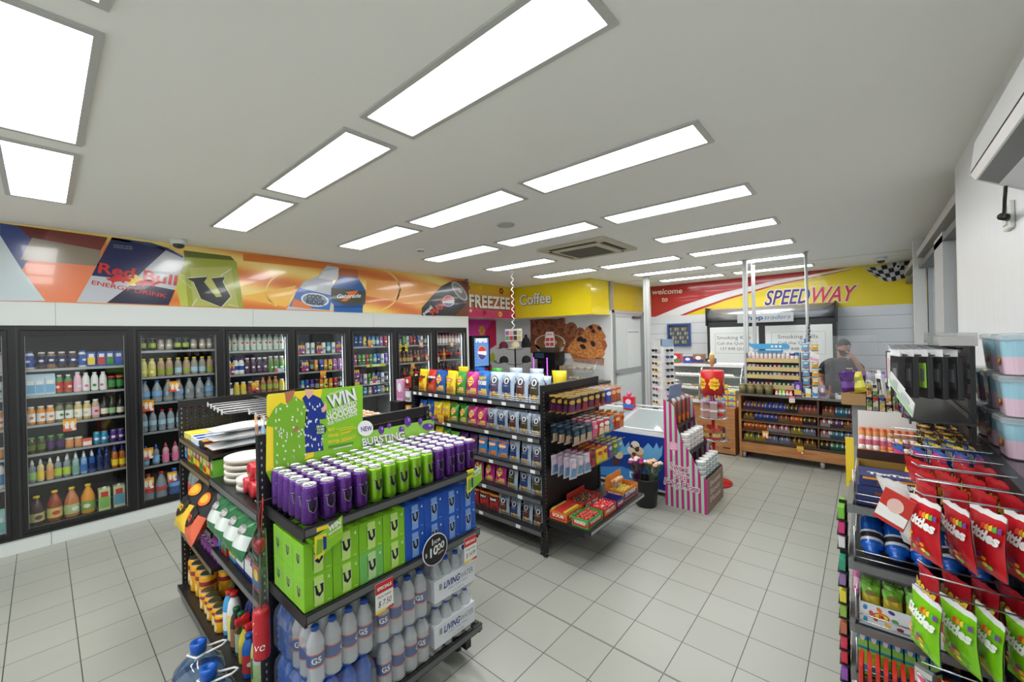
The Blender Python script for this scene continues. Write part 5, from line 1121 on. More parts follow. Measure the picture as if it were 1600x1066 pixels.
CH = {
 'dy': ('yellow corn chip bag', chipbag('chip_bag', (238, 204, 30), mat((226, 150, 40), .5), brand='Doritos', emb='tri', acc=RED_)), 'dr': ('red corn chip bag', chipbag('chip_bag', (196, 44, 36), mat((206, 100, 40), .5), w_=.13, brand='Doritos', emb='tri', acc=BLKP)),
 'sb': ('blue crinkle chip bag', chipbag('chip_bag', (26, 86, 168), CHIP, brand="Smith's", emb='diamond')), 'sy': ('yellow crinkle chip bag', chipbag('chip_bag', (242, 212, 40), CHIPD, brand="Smith's", emb='diamond')), 'sg': ('green crinkle chip bag', chipbag('chip_bag', (60, 150, 60), CHIP, w_=.14, brand="Smith's", emb='diamond')), 'sp': ('magenta crinkle chip bag', chipbag('chip_bag', (190, 40, 128), CHIP, brand="Smith's", emb='diamond')),
 'tt': ('blue tube snack bag', chipbag('chip_bag', (40, 110, 190), CHIP, w_=.16, h=.24, brand='TASTY TOOBS', emb='words', acc=YEL_)),
 'rp': ('silver deli chip bag with purple panel', chipbag('chip_bag', SB_, CHIP, h=.235, emb='ring', acc=mat((74, 62, 92), .4), low=.2)), 'rb': ('silver deli chip bag with navy panel', chipbag('chip_bag', SB_, CHIP, h=.235, emb='ring', acc=mat((36, 60, 110), .4), low=.2)), 'rr': ('silver deli chip bag with brown panel', chipbag('chip_bag', SB_, mat((190, 130, 80), .5), h=.235, emb='ring', acc=mat((84, 46, 40), .4), low=.2)), 'ro': ('silver deli chip bag with olive panel', chipbag('chip_bag', SB_, mat((206, 170, 90), .5), h=.235, emb='ring', acc=mat((66, 60, 36), .4), low=.2)),
 'cz': ('purple cheese ball bag', chipbag('chip_bag', (84, 44, 110), mat((60, 36, 50), .5), h=.215, brand='Cheetos', emb='oval', acc=mat((226, 130, 40), .4))), 'cp': ('sky blue puffed snack bag', chipbag('chip_bag', (50, 140, 206), mat((226, 130, 50), .5), h=.22, brand='Cheetos', emb='oval', acc=mat((226, 120, 40), .4), top=mat((232, 130, 44), .35))), 'co': ('orange puffed snack bag', chipbag('chip_bag', (70, 120, 190), mat((226, 140, 50), .5), h=.22, brand='Cheetos', emb='oval', acc=mat((236, 150, 40), .4), top=mat((226, 110, 36), .35))),
 'tw': ('red and yellow snack multipack bag', chipbag('chip_bag', (178, 40, 40), mat((120, 40, 40), .5), h=.20, brand='THINS', emb='oval', acc=BLKP, top=mat((240, 200, 60), .35))), 'th': ('blue flat chip bag', chipbag('chip_bag', (30, 110, 190), CHIP, h=.2, brand='Thins', emb='oval', acc=mat((60, 160, 220), .4))), 'gr': ('leaf green chip bag', chipbag('chip_bag', (90, 170, 60), CHIP, h=.2, brand="Smith's", emb='diamond')),
}
def sbox(name, w_, d, h, body, stripe=None, logo=None, txt=None, face='-y', txM=None):
    """a small closed packet: body box, printed band and lettering on its front"""
    def mk():
        o = MB().box(-w_/2, w_/2, -d/2, d/2, 0, h, body, bev=.0015).obj(name)
        n = MB()
        fr = (lambda k: (lambda x, z: (x, -d/2-.0003-.0004*k, z))) if face == '-y' else ((lambda k: (lambda x, z: (w_/2+.0003+.0004*k, x, z))) if face == '+x' else (lambda k: (lambda x, z: (-w_/2-.0003-.0004*k, -x, z))))
        L_ = w_ if face == '-y' else d
        if stripe: put_poly(n, [(-L_*.48, h*.12), (L_*.48, h*.12), (L_*.48, h*.42), (-L_*.48, h*.5)], stripe, fr(1))
        if logo: put_poly(n, ell(L_*.26, h*.22, 14, (0, h*.62)), logo, fr(2))
        if stripe or logo: n.obj('print_band', o)
        if txt: t = MB(); put_text(t, txt, h*.24, txM or W, fr(3), at=(0, h*.55), width=L_*.7, bold=h*.012); t.obj('lettering', o)
        return o
    return mk
rnd = random.Random(11)
# ------------------------------------------------------------------ stock on the aisle side of the near gondola
yF = gy0+.022
def row(key, mk, n, x0, x1, y, z, lab, cat, grp, rot=0.0, jit=.05, sc=None):
    for i in range(n):
        place(key, mk, (x0+(x1-x0)*(i+.5)/n, y+rnd.uniform(-.004, .004), z+.001), rot+rnd.uniform(-jit, jit), lab % ORD[i], cat, grp, sc)
# far bay, top shelf: flat wraps and foils
def flatbox(c, c2, c3, txt=None):
    def mk():
        o = MB().box(-.05, .05, -.17, .17, 0, .045, c, bev=.002).obj('wrap_box'); n = MB(); n.box(-.0505, .0505, -.165, -.02, .012, .034, c2); n.box(-.03, .03, -.165, .165, .0455, .0459, c3); n.obj('print_band', o)
        n = MB(); put_text(n, txt or 'WRAP', .02, W, lambda x, y: (.022-y*1.0, -.05+x, .0463), bold=.001); n.obj('lettering', o); return o
    return mk
row('fb1', flatbox(P((238, 224, 110)), W, YEL_, 'FOIL'), 2, -3.84, -3.62, yF+.17, 1.187, 'pale yellow foil box lying flat on the top shelf, %s from the far post', 'box', 'foil boxes')
row('fb2', flatbox(P((232, 236, 240)), P((30, 80, 170)), P((30, 80, 170)), 'MULTIX'), 2, -3.62, -3.42, yF+.17, 1.187, 'white and blue wrap box lying flat on the top shelf, %s from the far post', 'box', 'wrap boxes')
row('fb3', flatbox(P((40, 36, 36)), P((226, 120, 40)), P((230, 150, 50)), 'BAKE'), 1, -3.40, -3.29, yF+.17, 1.187, 'black and orange paper box, %s after the blue wraps', 'box', None)
def softpack(c, c2, w_, h, d, name='packet', txt=None):
    def mk():
        mb, fs = pillow(w_, h, d, lambda u, v: foil(c2) if .25 < v < .55 else foil(c)); o = mb.obj(name)
        n = MB(); put_star(n, ell(w_*.3, h*.12, 14), mat(tuple(int(q*.6) for q in c2), .4), lambda x, z: fs(x, z), 1, (0, h*.68)); 
        if txt: put_text(n, txt, h*.1, W, lambda x, z: (lambda p: (p[0], p[1]-.002, p[2]))(fs(x, z)), at=(0, h*.63), width=w_*.5)
        n.obj('logo', o); return o
    return mk
for i in range(3):
    place('bagw', softpack((226, 230, 232), (236, 238, 240), .2, .34, .05, 'bag_pack'), (-3.16+.008*i, yF+.34, 1.2185+.056*i), (PI/2, 0, .02*i), 'white plastic bag pack lying on the top shelf, %s from below' % ORD[i], 'packet', 'white bag packs')
place('blb', sbox('tissue_box', .12, .16, .08, P((90, 160, 220)), W, P((200, 230, 245))), (-3.11, gm-.12, 1.188), .1, 'small sky blue box at the back of the top shelf', 'box')
# far bay second shelf
seq = [('gb1', sbox('bag_box', .07, .3, .11, P((24, 50, 110)), P((60, 160, 220)), None, 'BAG'), 'navy'), ('gb2', sbox('bag_box', .08, .3, .10, P((230, 206, 40)), P((206, 60, 40)), None, 'GLAD'), 'yellow and red'), ('gb3', sbox('bag_box', .07, .3, .12, P((110, 180, 60)), P((60, 130, 50)), YEL_, 'GLAD'), 'lime green'), ('gb4', sbox('bag_box', .08, .3, .12, P((190, 40, 44)), YEL_, None, 'WRAP'), 'red'), ('gb4', None, 'red'), ('gb3', None, 'lime green'), ('gb2', None, 'yellow and red'), ('gb4', None, 'red'), ('gb3', None, 'lime green')]
for i, (k_, mk, nm) in enumerate(seq): place(k_, mk, (-3.81+.087*i, yF+.155, 1.031), 0, '%s household box, %s from the far post on the second shelf' % (nm, ORD[i]), 'box', 'household boxes')
# third shelf: lemonade bottles, charcoal sacks
row('clr', lambda: bottle('soda_bottle', 'pet', .27, .04, clear('pet_soda', (.95, .97, .96), .4, .05, .3, (206, 216, 210)), P((190, 60, 60)), RED_), 3, -3.83, -3.56, yF+.05, .716, 'clear soda bottle with red label, %s from the far post', 'bottle', 'soda bottles')
def sack(c, c2):
    def mk():
        mb, fs = pillow(.24, .33, .11, lambda u, v: mat((28, 26, 26), .4) if v > .40+.18*abs(u-.5) else foil(c, .4)); o = mb.obj('charcoal_sack')
        up = lambda k: (lambda x, z: (lambda p: (p[0], p[1]-.001*k, p[2]))(fs(x, z)))
        n = MB(); put_star(n, ell(.07, .04, 16), mat(c2, .4), up(1), 1, (.02, .25)); put_star(n, ell(.05, .025, 12), mat((240, 190, 60), .4), up(2), 1, (.02, .252)); put_star(n, [(-.07, .05), (.0, .07), (.07, .05), (.06, -.02), (0, -.06), (-.06, -.02)], mat((40, 38, 38), .4), up(1), 1, (0, .13)); put_text(n, 'BBQ', .03, mat(c, .4), up(3), at=(0, .12), width=.08, bold=.002); n.obj('logo', o); return o
    return mk
place('sk1', sack((236, 196, 40), (240, 150, 30)), (-3.43, .572, .668), (-.5, 0, .05), 'black and yellow charcoal sack leaning on the third shelf', 'sack', None, 1.0)
place('sk2', sack((226, 100, 60), (240, 120, 40)), (-3.185, .572, .665), (-.5, 0, -.04), 'black and orange charcoal sack leaning beside the yellow one', 'sack', None, 1.0)
# fourth shelf: dark jars and purple tins
row('jr1', lambda: bottle('coffee_jar', 'jar', .12, .036, P((70, 56, 40), .15), P((50, 44, 38)), P((150, 140, 100)), (.2, .7)), 4, -3.84, -3.52, yF+.05, .49, 'brown jar with gold lid, %s from the far post on the fourth shelf', 'jar', 'brown jars')
row('tn1', lambda: can('pet_food_tin', .085, .036, mat((110, 40, 120), .35, .3), W, None, 16, mat((150, 60, 150), .4)), 6, -3.50, -3.05, yF+.05, .49, 'purple pet food tin, %s along the fourth shelf', 'tin', 'purple tins')
row('tn1', None, 6, -3.50, -3.05, yF+.05, .577, 'purple pet food tin stacked on top, %s along the fourth shelf', 'tin', 'purple tins stacked')
# bottom shelf far bay: big yellow dog food tins
def bigtin(h, r):
    def mk():
        o = can('dog_food_tin', h, r, mat((238, 170, 24), .35, .2), None, None, 22); 
        n = MB(); q = r*1.01; n.lathe([(q, h*.62), (q, h*.78)], P((150, 50, 60)), 22, cap=False); [put_star(n, ell(.026, .03, 12), P((246, 226, 160)), lambda x, y, a=a: (q*1.01*math.cos(a+x/q), q*1.01*math.sin(a+x/q), h*.36+y)) for a in (-1.57, .4, 2.5)]; n.obj('label', o)
        t = MB(); t.lathe([(r*.84, h+.0005), (r*.5, h+.001), (r*.01, h+.001)], mat((120, 124, 90), .35, .6), 22, cap=False); t.obj('lid_panel', o); return o
    return mk
row('bt1', bigtin(.19, .05), 4, -3.85, -3.42, yF+.045, .105, 'tall yellow dog food tin, %s from the far post on the bottom shelf', 'tin', 'tall yellow tins')
row('bt2', bigtin(.115, .042), 5, -3.43, -3.00, yF+.03, .105, 'short yellow dog food tin, %s along after the tall ones', 'tin', 'short yellow tins')
row('bt1', None, 4, -3.80, -3.40, yF+.155, .105, 'tall yellow dog food tin in second rank, %s from the far post', 'tin', 'tall yellow tins behind')
# near bay, top: paper plates and red cups
def plates(r, n_):
    def mk():
        o = MB().lathe([(r*.72, 0), (r*.99, .012), (r, .016), (r, .028), (r*.97, .030), (r*.76, .022), (r*.7, .020)], P((226, 220, 208), .6), 32).obj('paper_plate_pack'); 
        n = MB(); [n.lathe([(r*1.003, .004+.006*k), (r*1.006, .006+.006*k)], P((196, 186, 170), .6), 32, cap=False) for k in range(4)]; n.obj('plate_edges', o); return o
    return mk
for i in range(4): place('pl1', plates(.125, 4), (-2.86+rnd.uniform(-.004, .004), yF+.135, 1.0565+.0375*i), i, 'large white paper plate pack, %s from the bottom of the big pile' % ORD[i], 'paper plates', 'large paper plates')
for i in range(2): place('pl2', plates(.09, 4), (-2.635, yF+.1, 1.0565+.0375*i), i, 'small white paper plate pack, %s from the bottom of the low pile' % ORD[i], 'paper plates', 'small paper plates')
def cups():
    o = MB().lathe([(.03, 0), (.04, .06), (.042, .062), (.042, .15), (.036, .155)], P((196, 40, 50), .25), 18).obj('cup_pack'); n = MB(); [n.lathe([(.0425, .07+.012*k), (.0432, .074+.012*k)], P((226, 90, 100), .25), 18, cap=False) for k in range(6)]; n.obj('cup_rims', o); return o
for i, (x, y, z) in enumerate(((-2.56, .02, 1.10), (-2.45, .02, 1.10), (-2.51, .03, 1.19), (-2.39, .03, 1.19), (-2.34, .02, 1.10))):
    place('cup', cups, (x, yF+y+.16, z+.003), (PI/2, 0, .04*i-.08), 'red cup pack in clear wrap lying beside the plates, %s of the pile' % ORD[i], 'cups', 'red cup packs')
place('npk', sbox('napkin_pack', .05, .16, .16, P((200, 214, 150)), W, P((240, 240, 230))), (-2.225, yF+.09, 1.0565), 0, 'pale green napkin pack against the end upright', 'packet')
# second shelf near bay
place('gry', sbox('grey_box', .11, .2, .11, P((120, 126, 122)), P((160, 166, 160))), (-2.97, yF+.11, .852), .05, 'plain grey box at the bay post', 'box')
for i in range(4): place('grp', softpack((30, 110, 60), (220, 226, 220), .17, .22, .09, 'tissue_pack', 'SORB'), (-2.80+.155*i, .605, .832), (-.45, 0, .04*(i % 2)), 'green and clear paper roll pack, %s from the grey box' % ORD[i], 'packet', 'green roll packs', .86)
# third shelf near bay
seq = [('d1', sbox('washing_box', .035, .14, .20, P((30, 70, 170)), P((40, 110, 200))), 'thin blue'), ('d2', sbox('washing_box', .05, .14, .17, P((190, 40, 50)), P((40, 130, 70)), W), 'red and green'), ('d2', None, 'red and green'), ('d3', sbox('washing_box', .12, .12, .19, P((60, 150, 214)), P((236, 206, 50)), W, 'DUO'), 'sky blue and white'), ('d4', sbox('washing_box', .14, .12, .19, P((24, 60, 140)), W, P((220, 226, 232)), 'OMO', txM=P((200, 50, 50))), 'dark blue and white'), ('d4', None, 'dark blue and white'), ('d5', sbox('washing_box', .12, .14, .13, P((206, 60, 50)), P((40, 90, 170)), YEL_), 'red, yellow and blue')]
x = -3.0
for i, (k_, mk, nm) in enumerate(seq):
    wd = {'d1': .035, 'd2': .05, 'd3': .12, 'd4': .14, 'd5': .12}[k_]
    place(k_, mk, (x+wd/2, yF+.075, .631), 0, '%s washing powder box, %s from the bay post' % (nm, ORD[i]), 'box', 'washing boxes'); x += wd+.012
for i in range(3): place('rag', sbox('cloth_pack', .15, .14, .018, P((206, 70, 50)), P((236, 190, 60)), P((40, 80, 170)), None), (-2.38, yF+.09, .8525+.0195*i), .05*i, 'flat red, yellow and blue cloth pack, %s from below on the second shelf' % ORD[i], 'packet', 'flat cloth packs')
# bottom shelf near bay: cleaners
def spray(body, trig, lab):
    def mk():
        o = MB().lathe([(.034, 0), (.036, .01), (.036, .11), (.028, .15), (.016, .17), (.015, .19)], body, 16).obj('spray_bottle'); MB().lathe([(.0365, .02), (.0365, .10)], lab, 16, cap=False).obj('label', o)
        n = MB(); n.lathe([(.017, .185), (.018, .21)], trig, 14); n.box(-.016, .016, -.05, .022, .21, .245, trig, bev=.006); n.loft([[(-.012, -.02, .245), (.012, -.02, .245), (.012, .022, .245), (-.012, .022, .245)], [(-.008, 0, .262), (.008, 0, .262), (.008, .016, .262), (-.008, .016, .262)]], trig); n.tube([(0, -.03, .21), (0, -.042, .185), (0, -.036, .165)], .005, trig, 6); n.obj('trigger', o); return o
    return mk
def jug(body, cap, lab, h=.27, r=.042, logo=None): return lambda: bottle('cleaner_bottle', 'milk', h, r, body, lab, cap, (.12, .55), 18, logo=logo)
cl = [('k1', jug(P((70, 160, 220)), RED_, P((230, 236, 240)), .26, .036, P((60, 130, 200))), -2.98, .03, 'sky blue cleaner bottle with red cap'), ('k2', jug(W, RED_, P((236, 226, 120)), .28, .038, RED_), -2.90, .035, 'white cleaner bottle with red cap'), ('k3', jug(P((30, 40, 110)), RED_, P((40, 60, 140)), .29, .055), -2.79, .11, 'large navy cleaner jug'),
      ('k4', jug(P((60, 40, 36), .12), P((30, 100, 60)), P((150, 110, 80)), .24, .032), -2.79, .015, 'brown disinfectant bottle with green cap'), ('k5', jug(P((40, 90, 50), .12), P((30, 100, 60)), P((170, 190, 160)), .24, .032), -2.72, .02, 'green disinfectant bottle with green cap'), ('k5', None, -2.68, .12, 'green disinfectant bottle set back behind the sprays'),
      ('k6', spray(P((232, 214, 60)), RED_, P((226, 200, 90))), -2.645, .02, 'yellow spray bottle with red trigger'), ('k7', spray(P((60, 140, 80)), RED_, P((50, 120, 190))), -2.56, .045, 'green spray bottle with red trigger'), ('k7', None, -2.50, .10, 'green spray bottle with red trigger set back'), ('k8', spray(W, W, P((190, 60, 60))), -2.58, .15, 'white spray bottle at the back'),
      ('k9', jug(P((40, 100, 190), .15), P((30, 80, 170)), P((206, 60, 60)), .22, .033, W), -2.52, .0, 'small blue detergent bottle before the cream one'), ('k10', jug(P((226, 220, 110)), P((30, 110, 60)), P((80, 140, 80)), .25, .036), -2.44, .02, 'cream yellow cleaner bottle with green cap'), ('k11', jug(P((206, 210, 212)), YEL_, P((190, 214, 150)), .27, .046, W), -2.37, .02, 'pale grey cleaner jug with yellow cap'), ('k10', None, -2.36, .15, 'cream yellow cleaner bottle set back by the grey jug'), ('k11', None, -2.265, .06, 'pale grey cleaner jug with yellow cap at the end upright')]
for k_, mk, x, y, lab in cl: place(k_, mk, (x, yF+.02+y, .1065), rnd.uniform(-.2, .2), lab, 'bottle', 'cleaners on the bottom shelf')
# trays of orange and violet cans on the far side
def tray(c):
    def mk():
        r = root_of('can_tray'); B(-.13, .13, -.195, .195, 0, .05, mat(c, .45)).obj('carton_tray', r)
        n = MB(); M = mat(c, .3, .3)
        for i in range(4):
            for j in range(6): n.lathe([(.029, .002), (.030, .12), (.026, .13), (.026, .132)], M, 10, c=(-.0945+.063*i, -.158+.0632*j))
        n.obj('can', r)['kind'] = 'stuff'
        n = MB()
        for i in range(4):
            for j in range(6): n.lathe([(.027, .132), (.027, .134), (.02, .1325)], mat((236, 224, 206), .3, .4), 10, c=(-.0945+.063*i, -.158+.0632*j))
        n.obj('can_lids', r)['kind'] = 'stuff'; return r
    return mk
for i in range(4):
    k_ = 'to' if i < 3 else 'tv'
    place(k_, tray((236, 150, 40)) if k_ == 'to' else tray((170, 120, 200)), (-2.36-.27*i, 1.44, 1.2112), 0, '%s drink can tray behind the header card, %s from the end cap' % ('orange' if i < 3 else 'violet', ORD[i]), 'can tray', 'can trays')

# ================================================================== far gondola with chips
G2 = empty('gondola', 'far black shelving gondola full of chip bags with sweets on its end', 'shelving')
hx0, hx1, hy0, hy1, hm = -3.95, -2.10, 2.78, 3.74, 3.26
for x in (hx0, hx1):
    for y in (hy0+.015, hy1-.015): upright(G2, x, y, 1.46, slots='x'); foot(G2, x, y)
    B(x-.008, x+.008, hy0+.03, hy1-.03, .28, 1.40, PEGY).obj('pegboard', G2)
    B(x-.014, x+.014, hy0+.03, hy1-.03, 1.40, 1.458, BLACK).obj('top_rail', G2)
B(hx0+.016, hx1-.016, hm-.008, hm+.008, .2, 1.42, PEGX).obj('pegboard', G2)
upright(G2, -3.02, hm-.03, 1.40); upright(G2, hx1-.04, hy0+.03, .26); foot(G2, hx1-.04, hy0+.03)
LEV = [1.29, 1.0, .73, .475, .205]
CLEARF = clear('fence_clear', (.97, .98, .985), .2, .04, .06)
TKW = P((232, 234, 236), .4)
tix = {0: [-3.88, -3.78, -3.6, -3.5, -3.3, -3.1, -2.9, -2.7, -2.52, -2.3, -2.18], 1: [-3.3, -2.75, -2.4, -2.22], 2: [-3.1, -2.7, -2.4, -2.2], 3: [-2.8, -2.35], 4: [-2.85, -2.38]}
for i, z in enumerate(LEV):
    o = shelf(G2, hx0+.018, hx1-.018, hy0, hm-.02, z, '-y', .042)
    mb = MB(); [mb.cyl((hx0+.03, hy0+.003, z+q), (hx1-.03, hy0+.003, z+q), .0016, CHROME, 5) for q in (.02, .038, .056)]; [mb.cyl((hx0+.03+.044*q, hy0+.003, z), (hx0+.03+.044*q, hy0+.003, z+.056), .0012, CHROME, 4) for q in range(41)]; mb.obj('front_fence', o)
    for x in tix[i]: B(x-.026, x+.026, hy0-.0155, hy0-.0135, z-.034, z-.004, TKW).obj('price_ticket', o)
for z in (1.29, .9, .5, .205): shelf(G2, hx0+.018, hx1-.018, hm+.02, hy1, z, '+y')
rows_ = [['dy', 'dr', 'sb', 'sy', 'sg', 'sp', 'tt', 'rp', 'rb', 'rr', 'ro'], ['sb', 'sb', 'sy', 'sy', 'sg', 'sg', 'sp', 'sp', 'rp', 'rb', 'rr', 'ro', 'ro'], ['dy', 'sy', 'sy', 'sg', 'gr', 'cz', 'cz', 'cp', 'cp', 'co', 'rb', 'rb', 'rp'], ['sb', 'sg', 'gr', 'gr', 'gr', 'sg', 'sp', 'sp', 'sp', 'ro', 'rb', 'ro'], ['sb', 'th', 'th', 'th', 'th', 'th', 'tw', 'tw', 'tw', 'rr', 'rb', 'rr', 'rr']]
lvn = ['top', 'second', 'third', 'fourth', 'bottom']
for l, seq in enumerate(rows_):
    n = len(seq); x0, x1 = hx0+.03, hx1-.03
    for i, k_ in enumerate(seq):
        nm, mk = CH[k_]
        place('chip_'+k_, mk, (x0+(x1-x0)*(i+.5)/n, hy0+.058+rnd.uniform(0, .008), LEV[l]+.001), (-.1+rnd.uniform(-.04, .03), 0, rnd.uniform(-.12, .12)), '%s, %s along the %s chip shelf' % (nm, ORD[i], lvn[l]), 'chip bag', '%s chip shelf' % lvn[l], (x1-x0)/n/.166 if n > 11 else (1.05, 1, 1.1))
        if l in (0, 1, 4):
            place('chip_'+k_, mk, (x0+(x1-x0)*(i+.5)/n+.02, hy0+.155, LEV[l]+.001), (-.06, 0, rnd.uniform(-.12, .12)), '%s in second rank, %s along %s chip shelf' % (nm, ORD[i], lvn[l]), 'chip bag', '%s chip shelf behind' % lvn[l], (x1-x0)/n/.166 if n > 11 else 1.0)
place('card_c', PCS[2][1], (-3.42, hy0-.02, 1.03), (0, .15, -PI/2), 'orange price card leaning on the second chip shelf', 'price card', None, 1.1)
for i in range(6): place('chip_'+['sy', 'sb', 'sg', 'rb', 'rp', 'sy'][i], CH[['sy', 'sb', 'sg', 'rb', 'rp', 'sy'][i]][1], (-3.7+.28*i, hm+.1, 1.291), (-.05, 0, PI+.1), '%s facing away on the rear top shelf, %s along' % (CH[['sy', 'sb', 'sg', 'rb', 'rp', 'sy'][i]][0], ORD[i]), 'chip bag', 'rear top shelf')
# far end of the chip gondola: narrow strip of snack packs, seen beyond the post
r = empty('snack_stand', 'narrow stand of small bright snack packs beyond the chip shelf', 'stand', (-4.10, 2.95, 0))
mb = MB(); mb.box(-.012, .012, -.012, .012, .0, 1.46, W); mb.box(-.13, .02, -.1, .1, 0, .02, BLACK); mb.obj('post', r)
for i in range(7): B(-.13, -.012, -.09, .09, .28+.17*i, .285+.17*i, BLACKM).obj('shelf', r)
for i, c in enumerate(((190, 60, 60), (150, 190, 70), (200, 200, 80), (236, 150, 60), (240, 170, 80), (226, 226, 226), (196, 60, 50))):
    for j in range(2): place('sn%d' % i, sbox('snack_box', .1, .07, .12, P(c), P(tuple(int(q*.6) for q in c)), W), (-4.172, 2.905+.085*j, .286+.17*i), 0, 'small %s snack box on the narrow stand, tier %s up, %s one' % (['red', 'green', 'lime', 'orange', 'amber', 'white', 'scarlet'][i], ORD[i], ('front', 'rear')[j]), 'box', 'narrow stand snack boxes')
place('pkb', sbox('tall_box', .12, .1, .26, P((220, 170, 206)), P((206, 130, 180)), W), (-4.36, 2.93, 1.13), .1, 'tall pink box beside the narrow snack stand', 'box')
tag(MB().box(-4.44, -4.28, 2.8, 3.06, 0, 1.128, BLACKM).obj('plinth'), 'black plinth under the tall pink box', 'plinth')
# ---- the end cap of sweets
def hangbag(c, c2, c3, w_=.10, h=.15, d=.026, txt=None, win=None):
    """a hanging packet: pierced header card above a filled body, front towards +x, hung from its top"""
    def mk():
        def mf(u, v):
            if v > .86: return foil(c2)
            if win and .18 < u < .82 and .12 < v < .5: return win
            return foil(c3) if v < .12 else foil(c)
        mb, fs = pillow(w_, h, d, mf, .06, 8, 10)
        mb.v = [(-p[1], p[0], p[2]-h) for p in mb.v]; o = mb.obj('sweet_packet'); n = MB()
        g = lambda k: (lambda x, z: (lambda p: (-p[1]+.0006*k, p[0], p[2]-h))(fs(x, z)))
        put_star(n, ell(w_*.36, h*.12, 14), foil(c2), g(1), 1, (0, h*.66))
        if txt: put_text(n, txt, h*.11, W, g(3), at=(0, h*.61), width=w_*.62, bold=.0006)
        n.obj('logo', o); return o
    return mk
HB = {'choc': ('black and gold chocolate packet', hangbag((34, 30, 32), (200, 160, 70), (180, 140, 60), win=P((110, 40, 90)))), 'choc2': ('black and gold packet with red band', hangbag((34, 30, 32), (206, 166, 80), (180, 50, 50), win=P((150, 40, 40)))), 'blu': ('blue wafer packet', hangbag((40, 80, 170), (230, 230, 236), (200, 50, 50))), 'org': ('copper orange sweet packet', hangbag((206, 100, 60), (236, 190, 150), (180, 60, 50))),
      'dkp': ('dark packet with pale fruit picture', hangbag((34, 44, 54), (60, 90, 110), (206, 180, 160), win=P((196, 170, 140)))), 'pnk': ('pink sweet packet', hangbag((222, 110, 140), (240, 190, 206), (200, 50, 90))), 'rw': ('red and white sweet packet', hangbag((214, 60, 60), (236, 236, 226), (60, 150, 80), win=P((236, 210, 180)))), 'lb': ('light blue sweet packet', hangbag((110, 170, 206), (230, 150, 60), (200, 120, 60))), 'rd': ('red sweet packet', hangbag((206, 60, 40), (240, 200, 120), (160, 40, 40))), 'or2': ('orange sweet packet', hangbag((230, 130, 50), (200, 60, 40), (240, 190, 100))),
      'tub': ('clear pack of coloured candy sticks', hangbag((196, 196, 204), (230, 200, 220), (200, 206, 216), .09, .17, .02, win=P((110, 150, 190)))), 'red2': ('dark red liquorice packet', hangbag((170, 30, 50), (90, 30, 50), (200, 80, 90))), 'yel': ('yellow sweet packet', hangbag((240, 206, 50), (200, 60, 60), (120, 170, 60))), 'pur': ('purple sweet packet', hangbag((110, 60, 140), (200, 180, 220), (90, 160, 90))), 'grn': ('green sweet packet', hangbag((70, 150, 70), (230, 210, 60), (40, 110, 60))), 'skb': ('sky blue and yellow packet', hangbag((70, 150, 210), (240, 210, 70), (230, 230, 230)))}
hr = [(1.385, ['choc', 'choc', 'choc2', 'choc', 'choc2', 'choc2', 'blu', 'org', 'org']), (1.135, ['dkp', 'dkp', 'dkp', 'pnk', 'rw', 'rw', 'lb', 'rd', 'or2']), (.875, ['tub', 'tub', 'tub', 'red2', 'yel', 'yel', 'pur', 'grn', 'skb'])]
for l, (z, seq) in enumerate(hr):
    for i, k_ in enumerate(seq):
        y = hy0+.07+i*.104; ln = (.25, .30, .26)[l]
        hook(G2, hx1+.008, y, z, (1, 0, 0), ln+.05, None, .0022)
        for j in range(4):
            place('hb_'+k_, HB[k_][1], (hx1+.075+ln*j/4.2, y+rnd.uniform(-.004, .004), z-.0042), (rnd.uniform(-.05, .05), rnd.uniform(-.06, .06), rnd.uniform(-.2, .1)), '%s, %s out on hook %s, %s hook row' % (HB[k_][0], ORD[j], ORD[i], lvn[l]), 'sweets packet', '%s hook row on the far end cap' % lvn[l])
o = shelf(G2, hx1+.018, -1.665, hy0+.01, hy1+.06, .335, '+x', .03, tick=mat((170, 172, 170), .4), th=.012)
B(hx1+.02, -1.72, hy0+.03, hy0+.05, .26, .322, BLACK).obj('shelf_bracket', G2); B(hx1+.02, -1.72, hy1-.05, hy1-.03, .26, .322, BLACK).obj('shelf_bracket', G2)
def dbox(w_, d, h, c, c2, back=0.0, txt=None):
    """an open cardboard display box (x = w_, y = d)"""
    def mk():
        r = MB(); t = .003; M = mat(c, .45); r.box(-w_/2, w_/2, -d/2, d/2, 0, t, M)
        r.box(w_/2-t, w_/2, -d/2, d/2, t, h, M); r.box(-w_/2, -w_/2+t, -d/2, d/2, t, h+back, M); r.box(-w_/2+t, w_/2-t, -d/2, -d/2+t, t, h, M); r.box(-w_/2+t, w_/2-t, d/2-t, d/2, t, h, M); o = r.obj('display_box')
        n = MB(); M2 = mat(c2, .45)
        put_poly(n, [(-d*.46, h*.15), (d*.46, h*.15), (d*.46, h*.5), (-d*.46, h*.75)], M2, lambda x, z: (w_/2+.0005, x, z)); put_poly(n, [(-w_*.46, h*.15), (w_*.46, h*.15), (w_*.46, h*.5), (-w_*.46, h*.75)], M2, lambda x, z: (x, -d/2-.0005, z)); n.obj('print_band', o)
        if txt: n = MB(); put_text(n, txt, h*.34, W, lambda x, z: (w_/2+.001, x, z), at=(0, h*.38), width=d*.7, bold=h*.02); put_text(n, txt, h*.34, W, lambda x, z: (x, -d/2-.001, z), at=(0, h*.38), width=w_*.7, bold=h*.02); n.obj('lettering', o)
        return o
    return mk
